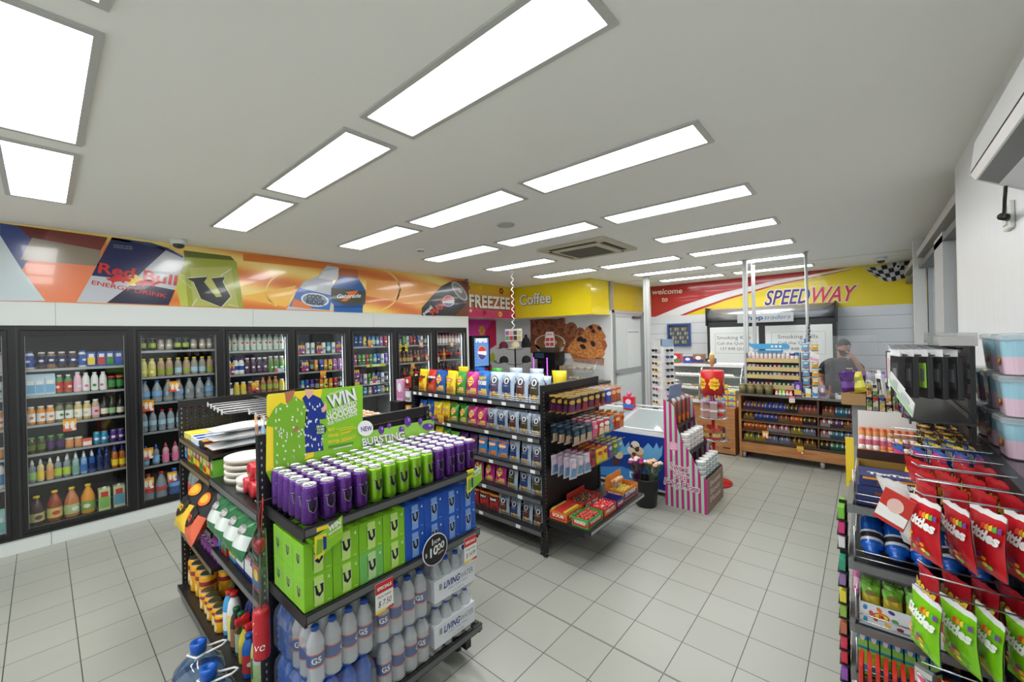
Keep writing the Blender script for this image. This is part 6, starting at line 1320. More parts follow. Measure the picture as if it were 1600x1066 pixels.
def sweet(c, c2, r=.017):
    def mk():
        n = MB(); n.ball((0, 0, r), r, mat(c, .25), 10, 6); 
        for s in (-1, 1): n.loft([[(s*r*.8, -.003, r-.003), (s*r*.8, .003, r-.003), (s*r*.8, .003, r+.003), (s*r*.8, -.003, r+.003)], [(s*r*1.9, -r*.6, r-.002), (s*r*1.9, r*.6, r-.002), (s*r*1.9, r*.6, r+.002), (s*r*1.9, -r*.6, r+.002)]], mat(c2, .3))
        return n.obj('wrapped_sweet')
    return mk
def stick(c, c2): return lambda: (lambda o: (MB().box(-.05, .05, -.0145, .0145, .0065, .0112, mat(c2, .35)).obj('print_band', o), o)[1])(MB().box(-.075, .075, -.014, .014, 0, .011, mat(c, .3), bev=.004).obj('candy_bar'))
tz = .3362
tr = [('bx1', dbox(.17, .24, .07, (226, 120, 40), (200, 40, 40), 0, 'SOUR'), -1.975, 2.93, 'orange and red open box of candy bars against the near upright'), ('bx2', dbox(.15, .24, .075, (80, 170, 70), (200, 40, 50), 0, 'WARHEADS'), -1.765, 2.93, 'green and red open box of wrapped sweets'), ('bx3', dbox(.15, .22, .075, (196, 44, 50), (230, 130, 40), 0, 'FRUIT'), -1.765, 3.185, 'red open box of wrapped sweets'), ('bx4', dbox(.15, .14, .07, (60, 60, 130), (206, 50, 50), 0, 'POP'), -1.765, 3.38, 'small navy and red open box beyond the red one'),
      ('bx5', dbox(.17, .3, .08, (200, 60, 50), (60, 40, 40), .04, 'GUM'), -1.975, 3.22, 'red open box set back under the candy sticks'), ('bx6', dbox(.18, .32, .10, (226, 140, 50), (110, 60, 140), .1, 'ZOMBIE'), -1.80, 3.63, 'orange and violet open box of gold wrapped balls at the far corner')]
for k_, mk, x, y, lab in tr: place(k_, mk, (x, y, tz), 0, lab, 'display box', 'open sweet boxes')
for i in range(16): place('bar1', stick((196, 180, 60), (190, 50, 50)), (-1.975, 2.83+.0145*(i % 8)*1.75, tz+.0585+.0118*(i//8)), (.15, 0, 0), 'yellow and red candy bar in the orange box, %s laid' % ORD[i], 'candy bar', 'candy bars in the orange box')
for q, (k_, c, c2, x0, y0, nx, ny, nm) in enumerate((('sw1', (206, 50, 60), (60, 160, 80), -1.765, 2.93, 3, 5, 'red and green wrapped sweet in the green box'), ('sw2', (210, 50, 50), (240, 230, 220), -1.765, 3.185, 3, 5, 'red and white wrapped sweet in the red box'), ('sw3', (206, 180, 70), (230, 216, 150), -1.80, 3.63, 4, 6, 'gold wrapped ball in the orange and violet box'), ('sw4', (90, 50, 40), (200, 150, 60), -1.975, 3.22, 3, 6, 'brown wrapped sweet in the set-back red box'))):
    B(x0-.066, x0+.066, y0-.1, y0+.1, tz+.003, tz+.04, mat((150, 120, 80), .8)).obj('inner_tray', _proto[('bx2', 'bx3', 'bx6', 'bx5')[q]]).location = (-x0, -y0, -tz)
    for i in range(nx*ny): place(k_, sweet(c, c2), (x0+(i % nx-(nx-1)/2)*.04+rnd.uniform(-.004, .004), y0+(i//nx-(ny-1)/2)*.038, tz+.041+rnd.uniform(0, .008)), rnd.uniform(-1, 1), nm, 'sweet', nm+'s')
for i in range(12): place('lol', lambda: (lambda o: (MB().cyl((0, 0, -.04), (0, 0, 0), .0018, W, 6).obj('lolly_stick', o), o)[1])(MB().ball((0, 0, .014), .017, P((236, 190, 150)), 10, 6).obj('lollipop')), (-1.86+.03*(i % 2), 3.56+.026*(i//2), tz+.125+.012*(i % 2)), 0, 'pale peach lollipop standing above the gold wrapped balls', 'lollipop', 'pale peach lollipops')
# ================================================================== wall unit by the window wall
WU = empty('aisle_shelving', 'black shelving with prong hooks along the white window wall', 'shelving')
ux = .30
B(ux-.006, ux+.006, .62, 2.78, .10, 1.44, PEGY).obj('pegboard', WU)
B(ux-.014, ux+.014, .60, 2.80, 1.435, 1.462, BLACKM).obj('top_rail', WU)
for y in (.61, 1.70, 2.79): upright(WU, ux, y, 1.44, slots='y'); foot(WU, ux, y)
o = B(ux+.02, XR-.003, .6, 4.0, 1.436, 1.452, mat((70, 72, 74), .12, .6)).obj('ledge', WU)
B(ux+.02, XR-.003, .6, 4.0, .0, 1.434, mat((26, 26, 28), .5)).obj('back_board', WU)
sx0, sx1, sy0, sy1 = -.046, ux-.02, 1.78, 2.70
CHR = mat((190, 192, 194), .25, .9)
def wshelf(z, y0=sy0, y1=sy1):
    mb = MB(); mb.box(sx0, sx1, y0, y1, z-.016, z, BLACKM); o = mb.obj('shelf', WU)
    t = MB(); t.box(sx0-.014, sx0, y0, y1, z-.028, z+.004, mat((120, 122, 122), .35)); t.box(sx0, sx1, y0-.012, y0, z-.022, z+.002, mat((120, 122, 122), .35, .5)); t.obj('ticket_strip', o)
    w_ = MB(); [w_.tube([(sx0+.004, y0+.004, z+q), (sx1-.13, y0+.004, z+q)], .0022, CHR, 6) for q in (.018, .04)]; w_.tube([(sx0+.004, y0+.004, z), (sx0+.004, y0+.004, z+.12)], .003, CHR, 6); w_.tube([(sx0+.004, y0+.004, z+.04), (sx0+.004, y1, z+.04)], .0022, CHR, 6); w_.obj('wire_fence', o)
    return o
for z in (1.285, 1.095, .885, .72, .40): wshelf(z)
wshelf(.655, 1.655, 1.765)
for y in (sy0+.02, sy1-.02): B(sx0+.01, sx0+.03, y-.01, y+.01, 0.02, .46, BLACK).obj('leg', WU)
B(sx0+.02, sx0+.036, sy1-.02, sy1-.004, .5, 1.39, BLACK).obj('upright', WU)
# choc biscuit boxes
tim = ((24, 40, 96), (230, 150, 40), 'TimTam')
def timbox(c, c2):
    def mk():
        o = MB().box(-.083, .083, -.06, .06, 0, .033, mat(c, .35), bev=.002).obj('biscuit_box'); n = MB(); n.box(-.075, .075, -.0606, -.06, .023, .030, mat(c2, .4)); n.box(-.04, -.005, -.0608, -.0604, .006, .018, mat((110, 60, 40), .4)); n.obj('print_band', o)
        n = MB(); put_text(n, tim[2], .016, W, lambda x, z: (x, -.0612, z), at=(.02, .007), width=.075, bold=.0012); put_text(n, tim[2], .024, W, lambda x, y: (x, y, .0336), at=(.0, -.03), width=.12, bold=.002); n.obj('lettering', o); return o
    return mk
for i in range(3):
    k_ = 'tim0' if i < 2 else 'tim1'
    place(k_, timbox((26, 40, 96), (30, 46, 110)) if i < 2 else timbox((30, 44, 100), (232, 150, 40)), (.045+.004*i, 1.855, 1.2865+.0345*i), .03*i, 'navy chocolate biscuit box, %s' % ('bottom one under the gold box', 'middle one of three', 'topmost with an orange band')[i], 'box', 'chocolate biscuit boxes')
# gold box with open lid
r = empty('chocolate_box', 'gold chocolate box with its dark lid standing open above the biscuit boxes', 'box', (.055, 1.985, 1.3055), 0)
GOLD = mat((176, 142, 74), .35, .4); DCH = mat((50, 28, 24), .5)
mb = MB(); mb.box(-.09, .09, -.05, .05, 0, .004, GOLD); mb.box(-.09, .09, -.05, -.046, .004, .075, GOLD); mb.box(-.09, .09, .046, .05, .004, .08, GOLD); mb.box(-.09, -.086, -.046, .046, .004, .075, GOLD); mb.box(.086, .09, -.046, .046, .004, .075, GOLD); mb.box(-.086, .086, -.046, .046, .004, .055, DCH); mb.obj('body', r)
mb = MB(); mb.box(-.09, .09, .05, .054, .075, .115, DCH); mb.obj('lid', r); B(-.085, .085, -.045, .045, -.0195, -.0005, DCH).obj('riser', r)
n = MB(); put_text(n, 'ROCHER', .014, mat((90, 70, 40), .4), lambda x, z: (x, -.0506, z), at=(-.03, .03), width=.085); n.obj('lettering', r)
n = MB(); [n.ball((.02+.03*(i % 2)+.006*i, -.052, .014+.016*(i//2)), .013, mat((200, 160, 80), .35, .4), 8, 5, (1, .25, 1)) for i in range(4)]; n.obj('sweet_picture', r)
# mint rolls in a stepped white tray
r = empty('display_tray', 'white stepped tray of mint rolls with a yellow price strip', 'tray', (.055, 2.185, 1.2862))
mb = MB(); [mb.box(-.09, .09, -.13+.052*k, -.13+.052*(k+1), 0, .02+.026*k, W) for k in range(5)]; mb.box(-.09, .09, .13, .134, 0, .24, W); mb.obj('tray', r); MB().box(-.125, -.10, -.135, -.125, -.02, .17, YEL_).obj('price_strip', r)
def roll(c, c2):
    def mk():
        o = MB().lathe([(.009, 0), (.0105, .002), (.0105, .046), (.009, .048)], mat(c, .35), 12).obj('mint_roll'); n = MB(); n.lathe([(.0107, .012), (.0107, .036)], mat(c2, .4), 12, cap=False); n.obj('label', o); return o
    return mk
mr_ = [('m0', (214, 226, 206), (160, 190, 140), 'pale green'), ('m1', (226, 234, 240), (90, 160, 210), 'white and blue'), ('m2', (240, 232, 224), (236, 150, 110), 'white and orange'), ('m3', (236, 206, 214), (214, 110, 130), 'pink'), ('m4', (226, 120, 70), (240, 170, 110), 'orange')]
for k in range(5):
    for i in range(8):
        q = k if not (k == 2 and i in (3, 4)) else 4
        place(mr_[q][0], roll(mr_[q][1], mr_[q][2]), (.055-.077+.022*i, 2.185-.104+.052*k, 1.287+.02+.026*k), rnd.uniform(-.4, .4), '%s mint roll, %s along step %s of the white tray' % (mr_[q][3], ORD[i], ORD[k]), 'mints', 'mint rolls in the stepped tray')
# green and blue biscuit rolls on the second shelf
def rollpack(c, c2, lab, r=.03, ln=.15):
    def mk():
        n = MB(); T = Matrix(((1, 0, 0, 0), (0, 0, 1, -ln/2), (0, 1, 0, r), (0, 0, 0, 1)))
        n.lathe([(.008, 0), (r*.8, .006), (r*.55, .012), (r*.97, .022), (r, .03), (r, ln-.03), (r*.97, ln-.022), (r*.55, ln-.012), (r*.8, ln-.006), (.008, ln)], foil(c, .25), 14, T=T); o = n.obj('biscuit_pack')
        n = MB(); n.lathe([(r*1.01, .04), (r*1.01, .075)], foil(c2, .3), 14, T=T, cap=False); n.lathe([(r*1.015, .05), (r*1.015, .068)], mat((40, 38, 44), .4), 14, T=T, cap=False); n.obj('label', o); return o
    return mk
for i in range(5): place('bl1', rollpack((24, 96, 196), (226, 232, 240), ''), (.0+.062*i, 1.885, 1.149), (.75, 0, rnd.uniform(-.06, .06)), 'shiny blue biscuit roll pack, %s from the aisle, lower layer' % ORD[i], 'biscuits', 'blue biscuit packs')
for i in range(4): place('bl1', None, (.03+.062*i, 1.96, 1.165), (.75, 0, rnd.uniform(-.06, .06)), 'shiny blue biscuit roll pack, %s from the aisle, upper layer' % ORD[i], 'biscuits', 'blue biscuit packs')
for i in range(3): place('gn1', rollpack((92, 56, 50), (120, 200, 50), '', .032, .14), (.01+.075*i, 2.06, 1.0965), rnd.uniform(-.06, .06), 'brown and lime biscuit pack behind the blue rolls, %s from the aisle' % ORD[i], 'biscuits', 'brown and lime packs')
for i in range(3): place('gn1', None, (.01+.075*i, 2.05, 1.162), (.0, 0, rnd.uniform(-.06, .06)), 'brown and lime biscuit pack, upper layer, %s from the aisle' % ORD[i], 'biscuits', 'brown and lime packs')
# jelly bean box
r = empty('display_box', 'white jelly bean display box with a barcode and bean pictures', 'box', (.066, 1.865, .8865))
mb = MB(); M = mat((226, 228, 230), .45); mb.box(-.1, .1, -.07, .07, 0, .003, M); mb.box(-.1, .1, -.07, -.067, .003, .075, M); mb.box(-.1, .1, .067, .07, .003, .13, mat((206, 190, 206), .45)); mb.box(-.1, -.097, -.067, .067, .003, .075, M); mb.box(.097, .1, -.067, .067, .003, .075, M); mb.box(-.097, .097, -.067, .067, .003, .04, mat((170, 140, 90), .6)); mb.obj('body', r)
n = MB()
for x, z, c in ((-.085, .06, (60, 130, 200)), (-.06, .03, (180, 90, 60)), (-.085, .02, (60, 150, 190)), (-.02, .065, (60, 60, 140)), (-.05, .062, (230, 120, 50)), (-.03, .02, (240, 190, 60)), (.0, .018, (130, 40, 60)), (-.07, .045, (206, 80, 90)), (-.012, .04, (90, 160, 90))): put_poly(n, ell(.009, .006, 10, (0, 0), x*20), mat(c, .4), lambda u, v: (x+u, -.0705, z+v))
n.obj('bean_picture', r); n = MB(); put_poly(n, ell(.02, .012, 16, (-.045, .042)), RED_, lambda x, z: (x, -.0706, z)); put_poly(n, ell(.017, .009, 16, (-.045, .042)), YEL_, lambda x, z: (x, -.071, z)); put_text(n, 'JB', .011, RED_, lambda x, z: (x, -.0715, z), at=(-.045, .037), bold=.0008); n.obj('emblem', r)
n = MB(); [n.box(.03+.0035*k, .0315+.0035*k+.0006*(k % 3), -.0708, -.0702, .012, .045, DARK) for k in range(16)]; n.obj('barcode', r)
for i in range(9): place('jbp', lambda: (lambda o: (MB().box(-.018, .018, -.0006, .0, .02, .04, RED_).obj('logo', o).__setitem__('label', 'red printed logo'), o)[1])(softpack((130, 200, 60), (226, 200, 70), .05, .07, .014, 'bean_packet')()), (-.004+.055*(i % 3), 1.835+.028*(i//3), .9275), (-.3, 0, rnd.uniform(-.2, .2)), 'small lime jelly bean packet in the white box, %s one' % ORD[i], 'sweets packet', 'lime bean packets')
for i in range(5): place('pks', softpack((226, 110, 170), (240, 190, 214), .05, .10, .016, 'sherbet_packet'), (-.03+.05*i, 1.99, .8865), (-.2, 0, 0), 'pink sherbet packet behind the white bean box, %s from the aisle' % ORD[i], 'sweets packet', 'pink packets')
# chewing gum boxes and chocolate blocks on the lower shelves
for i in range(7):
    place('gum1', sbox('gum_box', .026, .09, .075, P((150, 200, 60)), P((60, 150, 200)), P((230, 220, 80))), (-.028+.029*i, 1.835, .7212), 0, 'lime gum box, %s from the aisle, lower tier' % ORD[i], 'gum', 'gum boxes'); place('gum2', sbox('gum_box', .026, .09, .07, P((50, 140, 206)), P((150, 206, 90)), W), (-.028+.029*i, 1.85, .797), 0, 'blue gum box, %s from the aisle, upper tier' % ORD[i], 'gum', 'gum boxes')
for i in range(4): place('gum3', sbox('gum_box', .05, .02, .1, P((226, 190, 60)), P((70, 110, 180)), P((120, 60, 50))), (.02+.055*i, 1.93, .7212), 0, 'yellow gum card behind the lime boxes, %s from the aisle' % ORD[i], 'gum', 'gum cards')
for i in range(13): place('chb', sbox('chocolate_block', .011, .088, .165, P((206, 56, 44)), P((60, 36, 34)), None), (-.03+.0195*i, 1.714+.001*(i % 3), .6562), rnd.uniform(-.03, .03), 'thin red chocolate block standing on edge, %s from the aisle' % ORD[i], 'chocolate', 'red chocolate blocks')
# small packs clipped along the aisle edge, one above another
ed = [(1.22, (120, 190, 60), 'lime'), (1.17, (206, 60, 120), 'cerise'), (1.12, (226, 226, 226), 'white'), (1.04, (50, 150, 120), 'sea green'), (.99, (150, 120, 170), 'lilac'), (.93, (226, 214, 70), 'yellow'), (.88, (150, 190, 80), 'moss'), (.82, (190, 110, 80), 'tan'), (.77, (214, 60, 90), 'rose'), (.72, (206, 60, 80), 'crimson'), (.66, (150, 90, 180), 'violet'), (.61, (130, 80, 160), 'purple'), (.55, (236, 120, 50), 'orange'), (.50, (230, 110, 50), 'amber')]
mb = MB(); mb.box(-.085, -.062, 1.862, 1.866, .42, 1.27, BLACK); [mb.box(-.090, -.062, 1.80, 1.93, z-.004, z-.001, BLACK) for z, c, nm in ed]; mb.obj('clip_strip', WU)
for i, (z, c, nm) in enumerate(ed):
    for j in range(2): place('edg%d' % i, sbox('sweet_box', .018, .05, .040, P(c), P(tuple(int(q*.7) for q in c)), W, None, '-x'), (-.077, 1.832+.062*j+(.004 if j else 0), z), 0, 'little %s sweet box on the aisle-edge strip, %s of two' % (nm, ('front', 'rear')[j]), 'sweets box', 'aisle-edge sweet boxes')
# shelf-end price screen
r = empty('price_screen', 'grey bordered little price screen under the jelly bean box', 'price label', (.115, 1.70, .84), -.6); MB().box(-.028, .028, -.008, .004, -.03, .03, mat((96, 100, 100), .4), bev=.006).obj('case', r); B(-.021, .021, -.0095, -.008, -.022, .022, mat((190, 196, 190), .3)).obj('screen', r); MB().cyl((0, .004, 0), (.0, .075, .0), .004, BLACK, 6).obj('clip', r)
# ------------------------------------------------------------------ bags on prongs
def bigbag(c, c2, word, wm=W, w_=.13, h=.185, dots=True, back=(214, 216, 218)):
    def mk():
        Mb, Mt, Mk = foil(c, .25), foil(c2, .3), foil(back, .3)
        mb, fs = pillow(w_, h, .035, lambda u, v: Mt if v > .88 else Mb, .05, 8, 12)
        nf = 8*12
        k = mb.mi(Mk)
        for q in range(nf, 2*nf): mb.m[q] = k
        mb.v = [(-p[1], p[0], p[2]-h) for p in mb.v]; o = mb.obj('sweet_bag')
        g = lambda k: (lambda x, z: (lambda p: (-p[1]+.0007*k, p[0], p[2]-h))(fs(x, z)))
        n = MB()
        for q, cc in enumerate(((230, 60, 50), (240, 150, 40), (244, 214, 60), (90, 180, 70), (120, 70, 150))): put_star(n, [(w_*(.02+.09*q), h*.30), (w_*(.10+.09*q), h*.30), (w_*(.10+.09*q), h*.40), (w_*(.02+.09*q), h*.37)], mat(cc, .3), g(1), 1, (-w_*.0, h*.42)) if dots else None
        put_text(n, word, .03, wm, g(3), at=(0, h*.56), width=w_*.86, bold=.0022, rotdeg=-8, shear=.15); n.obj('logo', o)
        if dots:
            n = MB(); r_ = random.Random(9)
            for q in range(9): put_star(n, ell(.0085, .006, 10), mat([(230, 60, 50), (240, 150, 40), (244, 214, 60), (110, 190, 60), (110, 60, 140)][q % 5], .3), g(2), 1, (r_.uniform(-.3, .3)*w_, h*r_.uniform(.12, .42)))
            n.obj('sweet_picture', o)
        return o
    return mk
BG = {'skr': ('red fruit sweet bag', bigbag((196, 24, 36), (232, 232, 232), 'Skittles')), 'skg': ('lime green sweet bag', bigbag((126, 200, 20), (226, 228, 230), 'Skittles', P((236, 240, 230)))), 'mal': ('deep red chocolate ball bag', bigbag((176, 30, 40), (190, 36, 44), 'M&M', P((240, 200, 60)), dots=False, back=(150, 30, 40))), 'pkb': ('pink and white sweet bag', bigbag((226, 226, 228), (214, 80, 130), 'Marsh', P((206, 60, 120)), dots=False)), 'blb': ('blue sweet bag with yellow top', bigbag((30, 110, 200), (240, 210, 50), 'MINT', W, .09, .14, dots=False, back=(30, 90, 180))), 'reb': ('brown and gold sweet bag', bigbag((96, 50, 44), (200, 160, 60), 'CARA', P((240, 210, 90)), .10, .15, dots=False, back=(120, 70, 50))), 'mgb': ('magenta sweet bag', bigbag((206, 60, 120), (40, 90, 180), 'SOUR', W, .09, .14, dots=False)), 'whb': ('white snack bag with red print', bigbag((232, 232, 230), (230, 230, 230), 'KIT', P((206, 50, 60)), .11, .2, dots=False))}
prongs = [(1.44, [(1.50, 'skr', 4), (1.66, 'mal', 4), (1.80, 'mal', 4), (1.94, 'mal', 4), (2.10, 'mgb', 5), (2.24, 'blb', 5), (2.38, 'blb', 5), (2.52, 'reb', 5), (2.66, 'reb', 5)]), (1.19, [(1.50, 'skg', 4), (1.66, 'mal', 4)]), (.955, [(1.50, 'pkb', 4)])]
NB = math.atan2(-.42, -.91)
for l, (z, hs) in enumerate(prongs):
    for hi, (y, k_, n_) in enumerate(hs):
        x0 = .085 if hi == 0 else .10
        if k_ in ('blb', 'mgb', 'reb'): x0 = .06
        mb = MB(); mb.tube([(ux-.008, y, z), (x0+.02, y, z), (x0, y, z+.012)], .0026, CHR, 6); mb.tube([(ux-.008, y+.014, z+.035), (x0+.01, y+.014, z+.035)], .0022, CHR, 6); mb.obj('hook', WU)
        for j in range(n_):
            place('bg_'+k_, BG[k_][1], (x0+.022+.054*j, y, z-.0095), (rnd.uniform(-.05, .05), rnd.uniform(-.05, .1), NB+rnd.uniform(-.12, .12)), '%s, %s out on the %s prong, %s row' % (BG[k_][0], ORD[j], ORD[hi], ('top', 'middle', 'low')[l]), 'sweets bag', '%s prong row' % ('top', 'middle', 'low')[l], .82)
place('bg_whb', BG['whb'][1], (.045, 1.60, 1.44), (.1, .3, NB+.2), 'white bag with red print hanging aslant at the outer prong tips', 'sweets bag')
place('redcard', sbox('price_card', .07, .003, .1, P((196, 48, 40)), W, P((230, 190, 180))), (.035, 1.53, 1.335), (.1, .35, -.4), 'red and white price card hanging at the prong tips', 'price card')
# ------------------------------------------------------------------ accessories hung over the unit
AC_ = empty('accessory_rack', 'black slatted rack of phone cables above the sweets prongs', 'rack', (0, 0, 0))
mb = MB(); mb.box(.262, .275, 2.06, 2.72, 1.485, 1.81, BLACK); [mb.box(.256, .262, 2.06, 2.72, 1.50+.05*k, 1.53+.05*k, BLACKM) for k in range(6)]; mb.obj('panel', AC_)
mb = MB(); mb.box(.11, .262, 1.96, 2.66, 1.555, 1.561, mat((40, 40, 42), .3)); mb.box(.106, .112, 1.96, 2.66, 1.545, 1.575, mat((60, 62, 64), .3)); mb.obj('tray', AC_)
for y in (2.09, 2.24, 2.40, 2.57): MB().tube([(.25, y, 1.80), (.07, y, 1.80), (.06, y, 1.812)], .0025, CHR, 6).obj('hook', AC_)
def cable(c, c2, w_=.058, h=.15):
    def mk():
        o = MB().box(-.008, .008, -w_/2, w_/2, -h, 0, mat(c, .35), bev=.0012).obj('cable_box'); n = MB(); n.box(.008, .0086, -w_*.36, w_*.36, -h*.75, -h*.16, mat(c2, .35)); n.box(.0086, .009, -w_*.2, w_*.2, -h*.6, -h*.3, mat((120, 122, 126), .4)); n.obj('window_print', o); B(-.001, .001, -w_*.3, w_*.3, -.001, .024, mat((226, 228, 230), .3)).obj('hang_tab', o); return o
    return mk
CB_ = {'cw': ('white phone cable box with black window', cable((230, 232, 232), (24, 24, 26))), 'cr': ('black cable box with red top', cable((36, 34, 36), (200, 40, 50))), 'ckk': ('black phone cable box', cable((30, 31, 33), (60, 62, 66))), 'cgn': ('black cable box with lime edge', cable((34, 36, 36), (150, 206, 60))), 'cpw': ('pale grey cable box', cable((214, 214, 212), (190, 150, 150)))}
for hi, (y, seq) in enumerate(((2.09, ['ckk', 'ckk', 'cgn', 'ckk', 'ckk']), (2.24, ['cpw', 'ckk', 'cgn', 'ckk', 'cgn', 'ckk']), (2.40, ['cw', 'cpw', 'cpw', 'ckk', 'ckk']), (2.57, ['cr', 'cw', 'cw', 'cpw', 'ckk']))):
    for j, k_ in enumerate(seq): place('cab_'+k_, CB_[k_][1], (.085+.036*j, y, 1.773), (rnd.uniform(-.03, .03), .0, NB+rnd.uniform(-.05, .05)), '%s, %s out on rack hook %s' % (CB_[k_][0], ORD[j], ORD[hi]), 'phone cable', 'phone cables on the rack')
for i, (x, y, z) in enumerate(((.07, 1.84, 1.665), (.08, 1.66, 1.645))):
    place('flag', sbox('price_card', .11, .003, .07, P((226, 230, 228)), P((170, 210, 170)), P((190, 196, 200))), (x, y, z), (.2, .62, NB+PI/2), 'tilted white and green price card at the rack tips, %s one' % ('far', 'near')[i], 'price card', None, .8)
mb = MB(); [mb.tube([(.11, 2.0, 1.558), (x, y+.1, 1.60), (x, y, z)], .003, CHR, 5) for x, y, z in ((.07, 1.84, 1.70), (.08, 1.66, 1.68))]; mb.obj('flag_arm', AC_)
r = empty('clear_case', 'clear topped box of earphones lying on the cable rack', 'box', (.24, 2.3, 1.811), 0); B(-.05, .04, -.25, .25, 0, .045, clear('case_clear', (.95, .96, .96), .3, .05, .3, (206, 206, 204))).obj('lid', r); B(-.045, .035, -.24, -.02, .002, .03, P((200, 190, 190))).obj('tray', r); B(-.045, .035, .02, .24, .002, .03, P((130, 150, 110))).obj('tray', r)
# cotton candy tubs on the ledge
def tub():
    r = root_of('candy_floss_tub'); a = lambda s, z: [(x*s, y*s, z) for x, y in rrect(-.085, .085, -.07, .07, .03)]
    TB = clear('tub_plastic', (.98, .985, .985), .1, .08, .12, (250, 250, 252))
    MB().loft([a(.86, 0), a(.88, .004), a(.985, .118)], TB, smooth=False).obj('tub', r)
    MB().loft([a(.85, .004), a(.915, .06)], mat((246, 208, 228), .8)).obj('pink_floss', r); MB().loft([a(.915, .0602), a(.965, .115)], mat((160, 218, 236), .8)).obj('blue_floss', r)
    MB().loft([a(1.03, .112), a(1.05, .116), a(1.05, .128), a(1.0, .132)], clear('tub_lid', (.97, .98, .98), .3, .08, .4, (226, 236, 240))).obj('lid', r)
    n = MB(); put_poly(n, ell(.028, .034, 18), RED_, lambda x, z: (-.0825+.006*(z+.058)/.06, -x, .062+z)); [put_poly(n, ell(.008, .010, 8, (.012*math.cos(k*1.05), .016*math.sin(k*1.05))), YEL_, lambda x, z: (-.0832+.006*(z+.058)/.06, -x, .062+z)) for k in range(6)]; n.obj('label', r); return r
k = 0
for st_, (x, y) in enumerate(((.405, 2.06), (.405, 2.245), (.405, 2.43))):
    for l in range(3 if st_ < 2 else 2): place('tub', tub, (x, y, 1.453+.1325*l), rnd.uniform(-.05, .05), 'pink and blue candy floss tub, %s up in the %s stack along the ledge' % (ORD[l], ORD[st_]), 'candy floss', 'candy floss tubs')
# lighters in their rack, further along
LR = empty('lighter_rack', 'wire rack crammed with rows of small bright lighters beyond the mints', 'rack', (.11, 2.98, 1.38))
mb = MB(); mb.box(-.12, .17, -.06, .2, -.02, 0, BLACKM); [mb.box(-.12, .17, -.06+.05*k, -.055+.05*k, 0, .02+.03*k, BLACK) for k in range(5)]; mb.box(-.1, -.08, -.04, .0, -1.38, -.02, BLACK); mb.box(.14, .16, .14, .18, -1.38, -.02, BLACK); mb.box(-.1, -.08, .14, .18, -1.38, -.02, BLACK); mb.obj('tiers', LR)
lc = [(200, 60, 50), (206, 170, 60), (90, 150, 70), (60, 90, 160), (40, 40, 44), (206, 200, 190), (220, 120, 40)]
ln_ = ['red', 'gold', 'green', 'blue', 'black', 'silver', 'orange']
def lighter(c):
    def mk():
        o = MB().box(-.011, .011, -.006, .006, 0, .058, mat(c, .25), bev=.003).obj('lighter'); n = MB(); n.box(-.010, .010, -.005, .005, .058, .074, mat((190, 180, 150), .3, .8)); n.cyl((-.005, -.005, .072), (-.005, .005, .072), .005, STEEL, 8); n.obj('lighter_head', o); return o
    return mk
for k in range(5):
    for i in range(10): q = (i*3+k*2) % 7; place('lt%d' % q, lighter(lc[q]), (.11-.105+.0265*i, 2.98-.04+.05*k, 1.3805+.03*k*.97), rnd.uniform(-.2, .2), '%s lighter, %s along row %s of the lighter rack' % (ln_[q], ORD[i], ORD[k]), 'lighter', 'lighters in the rack')
mb = MB(); [mb.box(-.118, .168, -.0545+.05*k, -.0055+.05*k, .0006, .0285*k+.0006, BLACK) for k in range(1, 5)]; mb.obj('step', LR)
# things standing on the far end: foil wrapped eggs, boxes
r = empty('display_stand', 'grey and black counter stand carrying purple foil chocolates', 'stand', (-.03, 3.44, .0)); B(-.05, .05, -.05, .05, 0, 1.40, mat((150, 152, 152), .4)).obj('post', r); B(-.052, -.0505, -.03, .03, .9, 1.38, BLACK).obj('panel', r); B(-.10, .12, -.09, .09, 1.40, 1.47, mat((176, 140, 90), .6)).obj('tray', r)
def egg(c): return softpack(c, tuple(min(255, q+60) for q in c), .085, .13, .04, 'foil_chocolate')
for i in range(10):
    c, nm = [((86, 40, 130), 'purple'), ((206, 196, 60), 'yellow'), ((150, 150, 160), 'silver')][i % 3 if i % 4 else 0]
    place('egg'+nm, egg(c), (-.03-.055+.05*(i % 4), 3.44-.05+.05*(i//4), 1.478), (rnd.uniform(-.25, .25), rnd.uniform(-.35, .35), rnd.uniform(-.7, .7)), '%s foil chocolate on the counter stand, %s one' % (nm, ORD[i]), 'chocolate', 'foil chocolates')
place('vb1', sbox('tall_box', .08, .03, .20, P((236, 236, 232)), P((120, 170, 210)), P((236, 150, 50))), (.12, 3.3, 1.3805), -.2, 'tall white box with orange and blue squares beyond the lighters', 'box'); place('vb2', sbox('flat_box', .15, .06, .05, P((240, 120, 40)), W), (.11, 3.24, 1.3805), -.2, 'flat orange box under the tall white one', 'box')
tag(MB().box(.03, .27, 3.19, 3.34, 0, 1.379, BLACKM).obj('plinth'), 'black plinth beyond the lighter rack', 'plinth')
place('cab_cw', None, (.05, 3.1, 1.62), (0, .1, NB), 'white cable box hung beyond the lighter rack', 'phone cable'); 
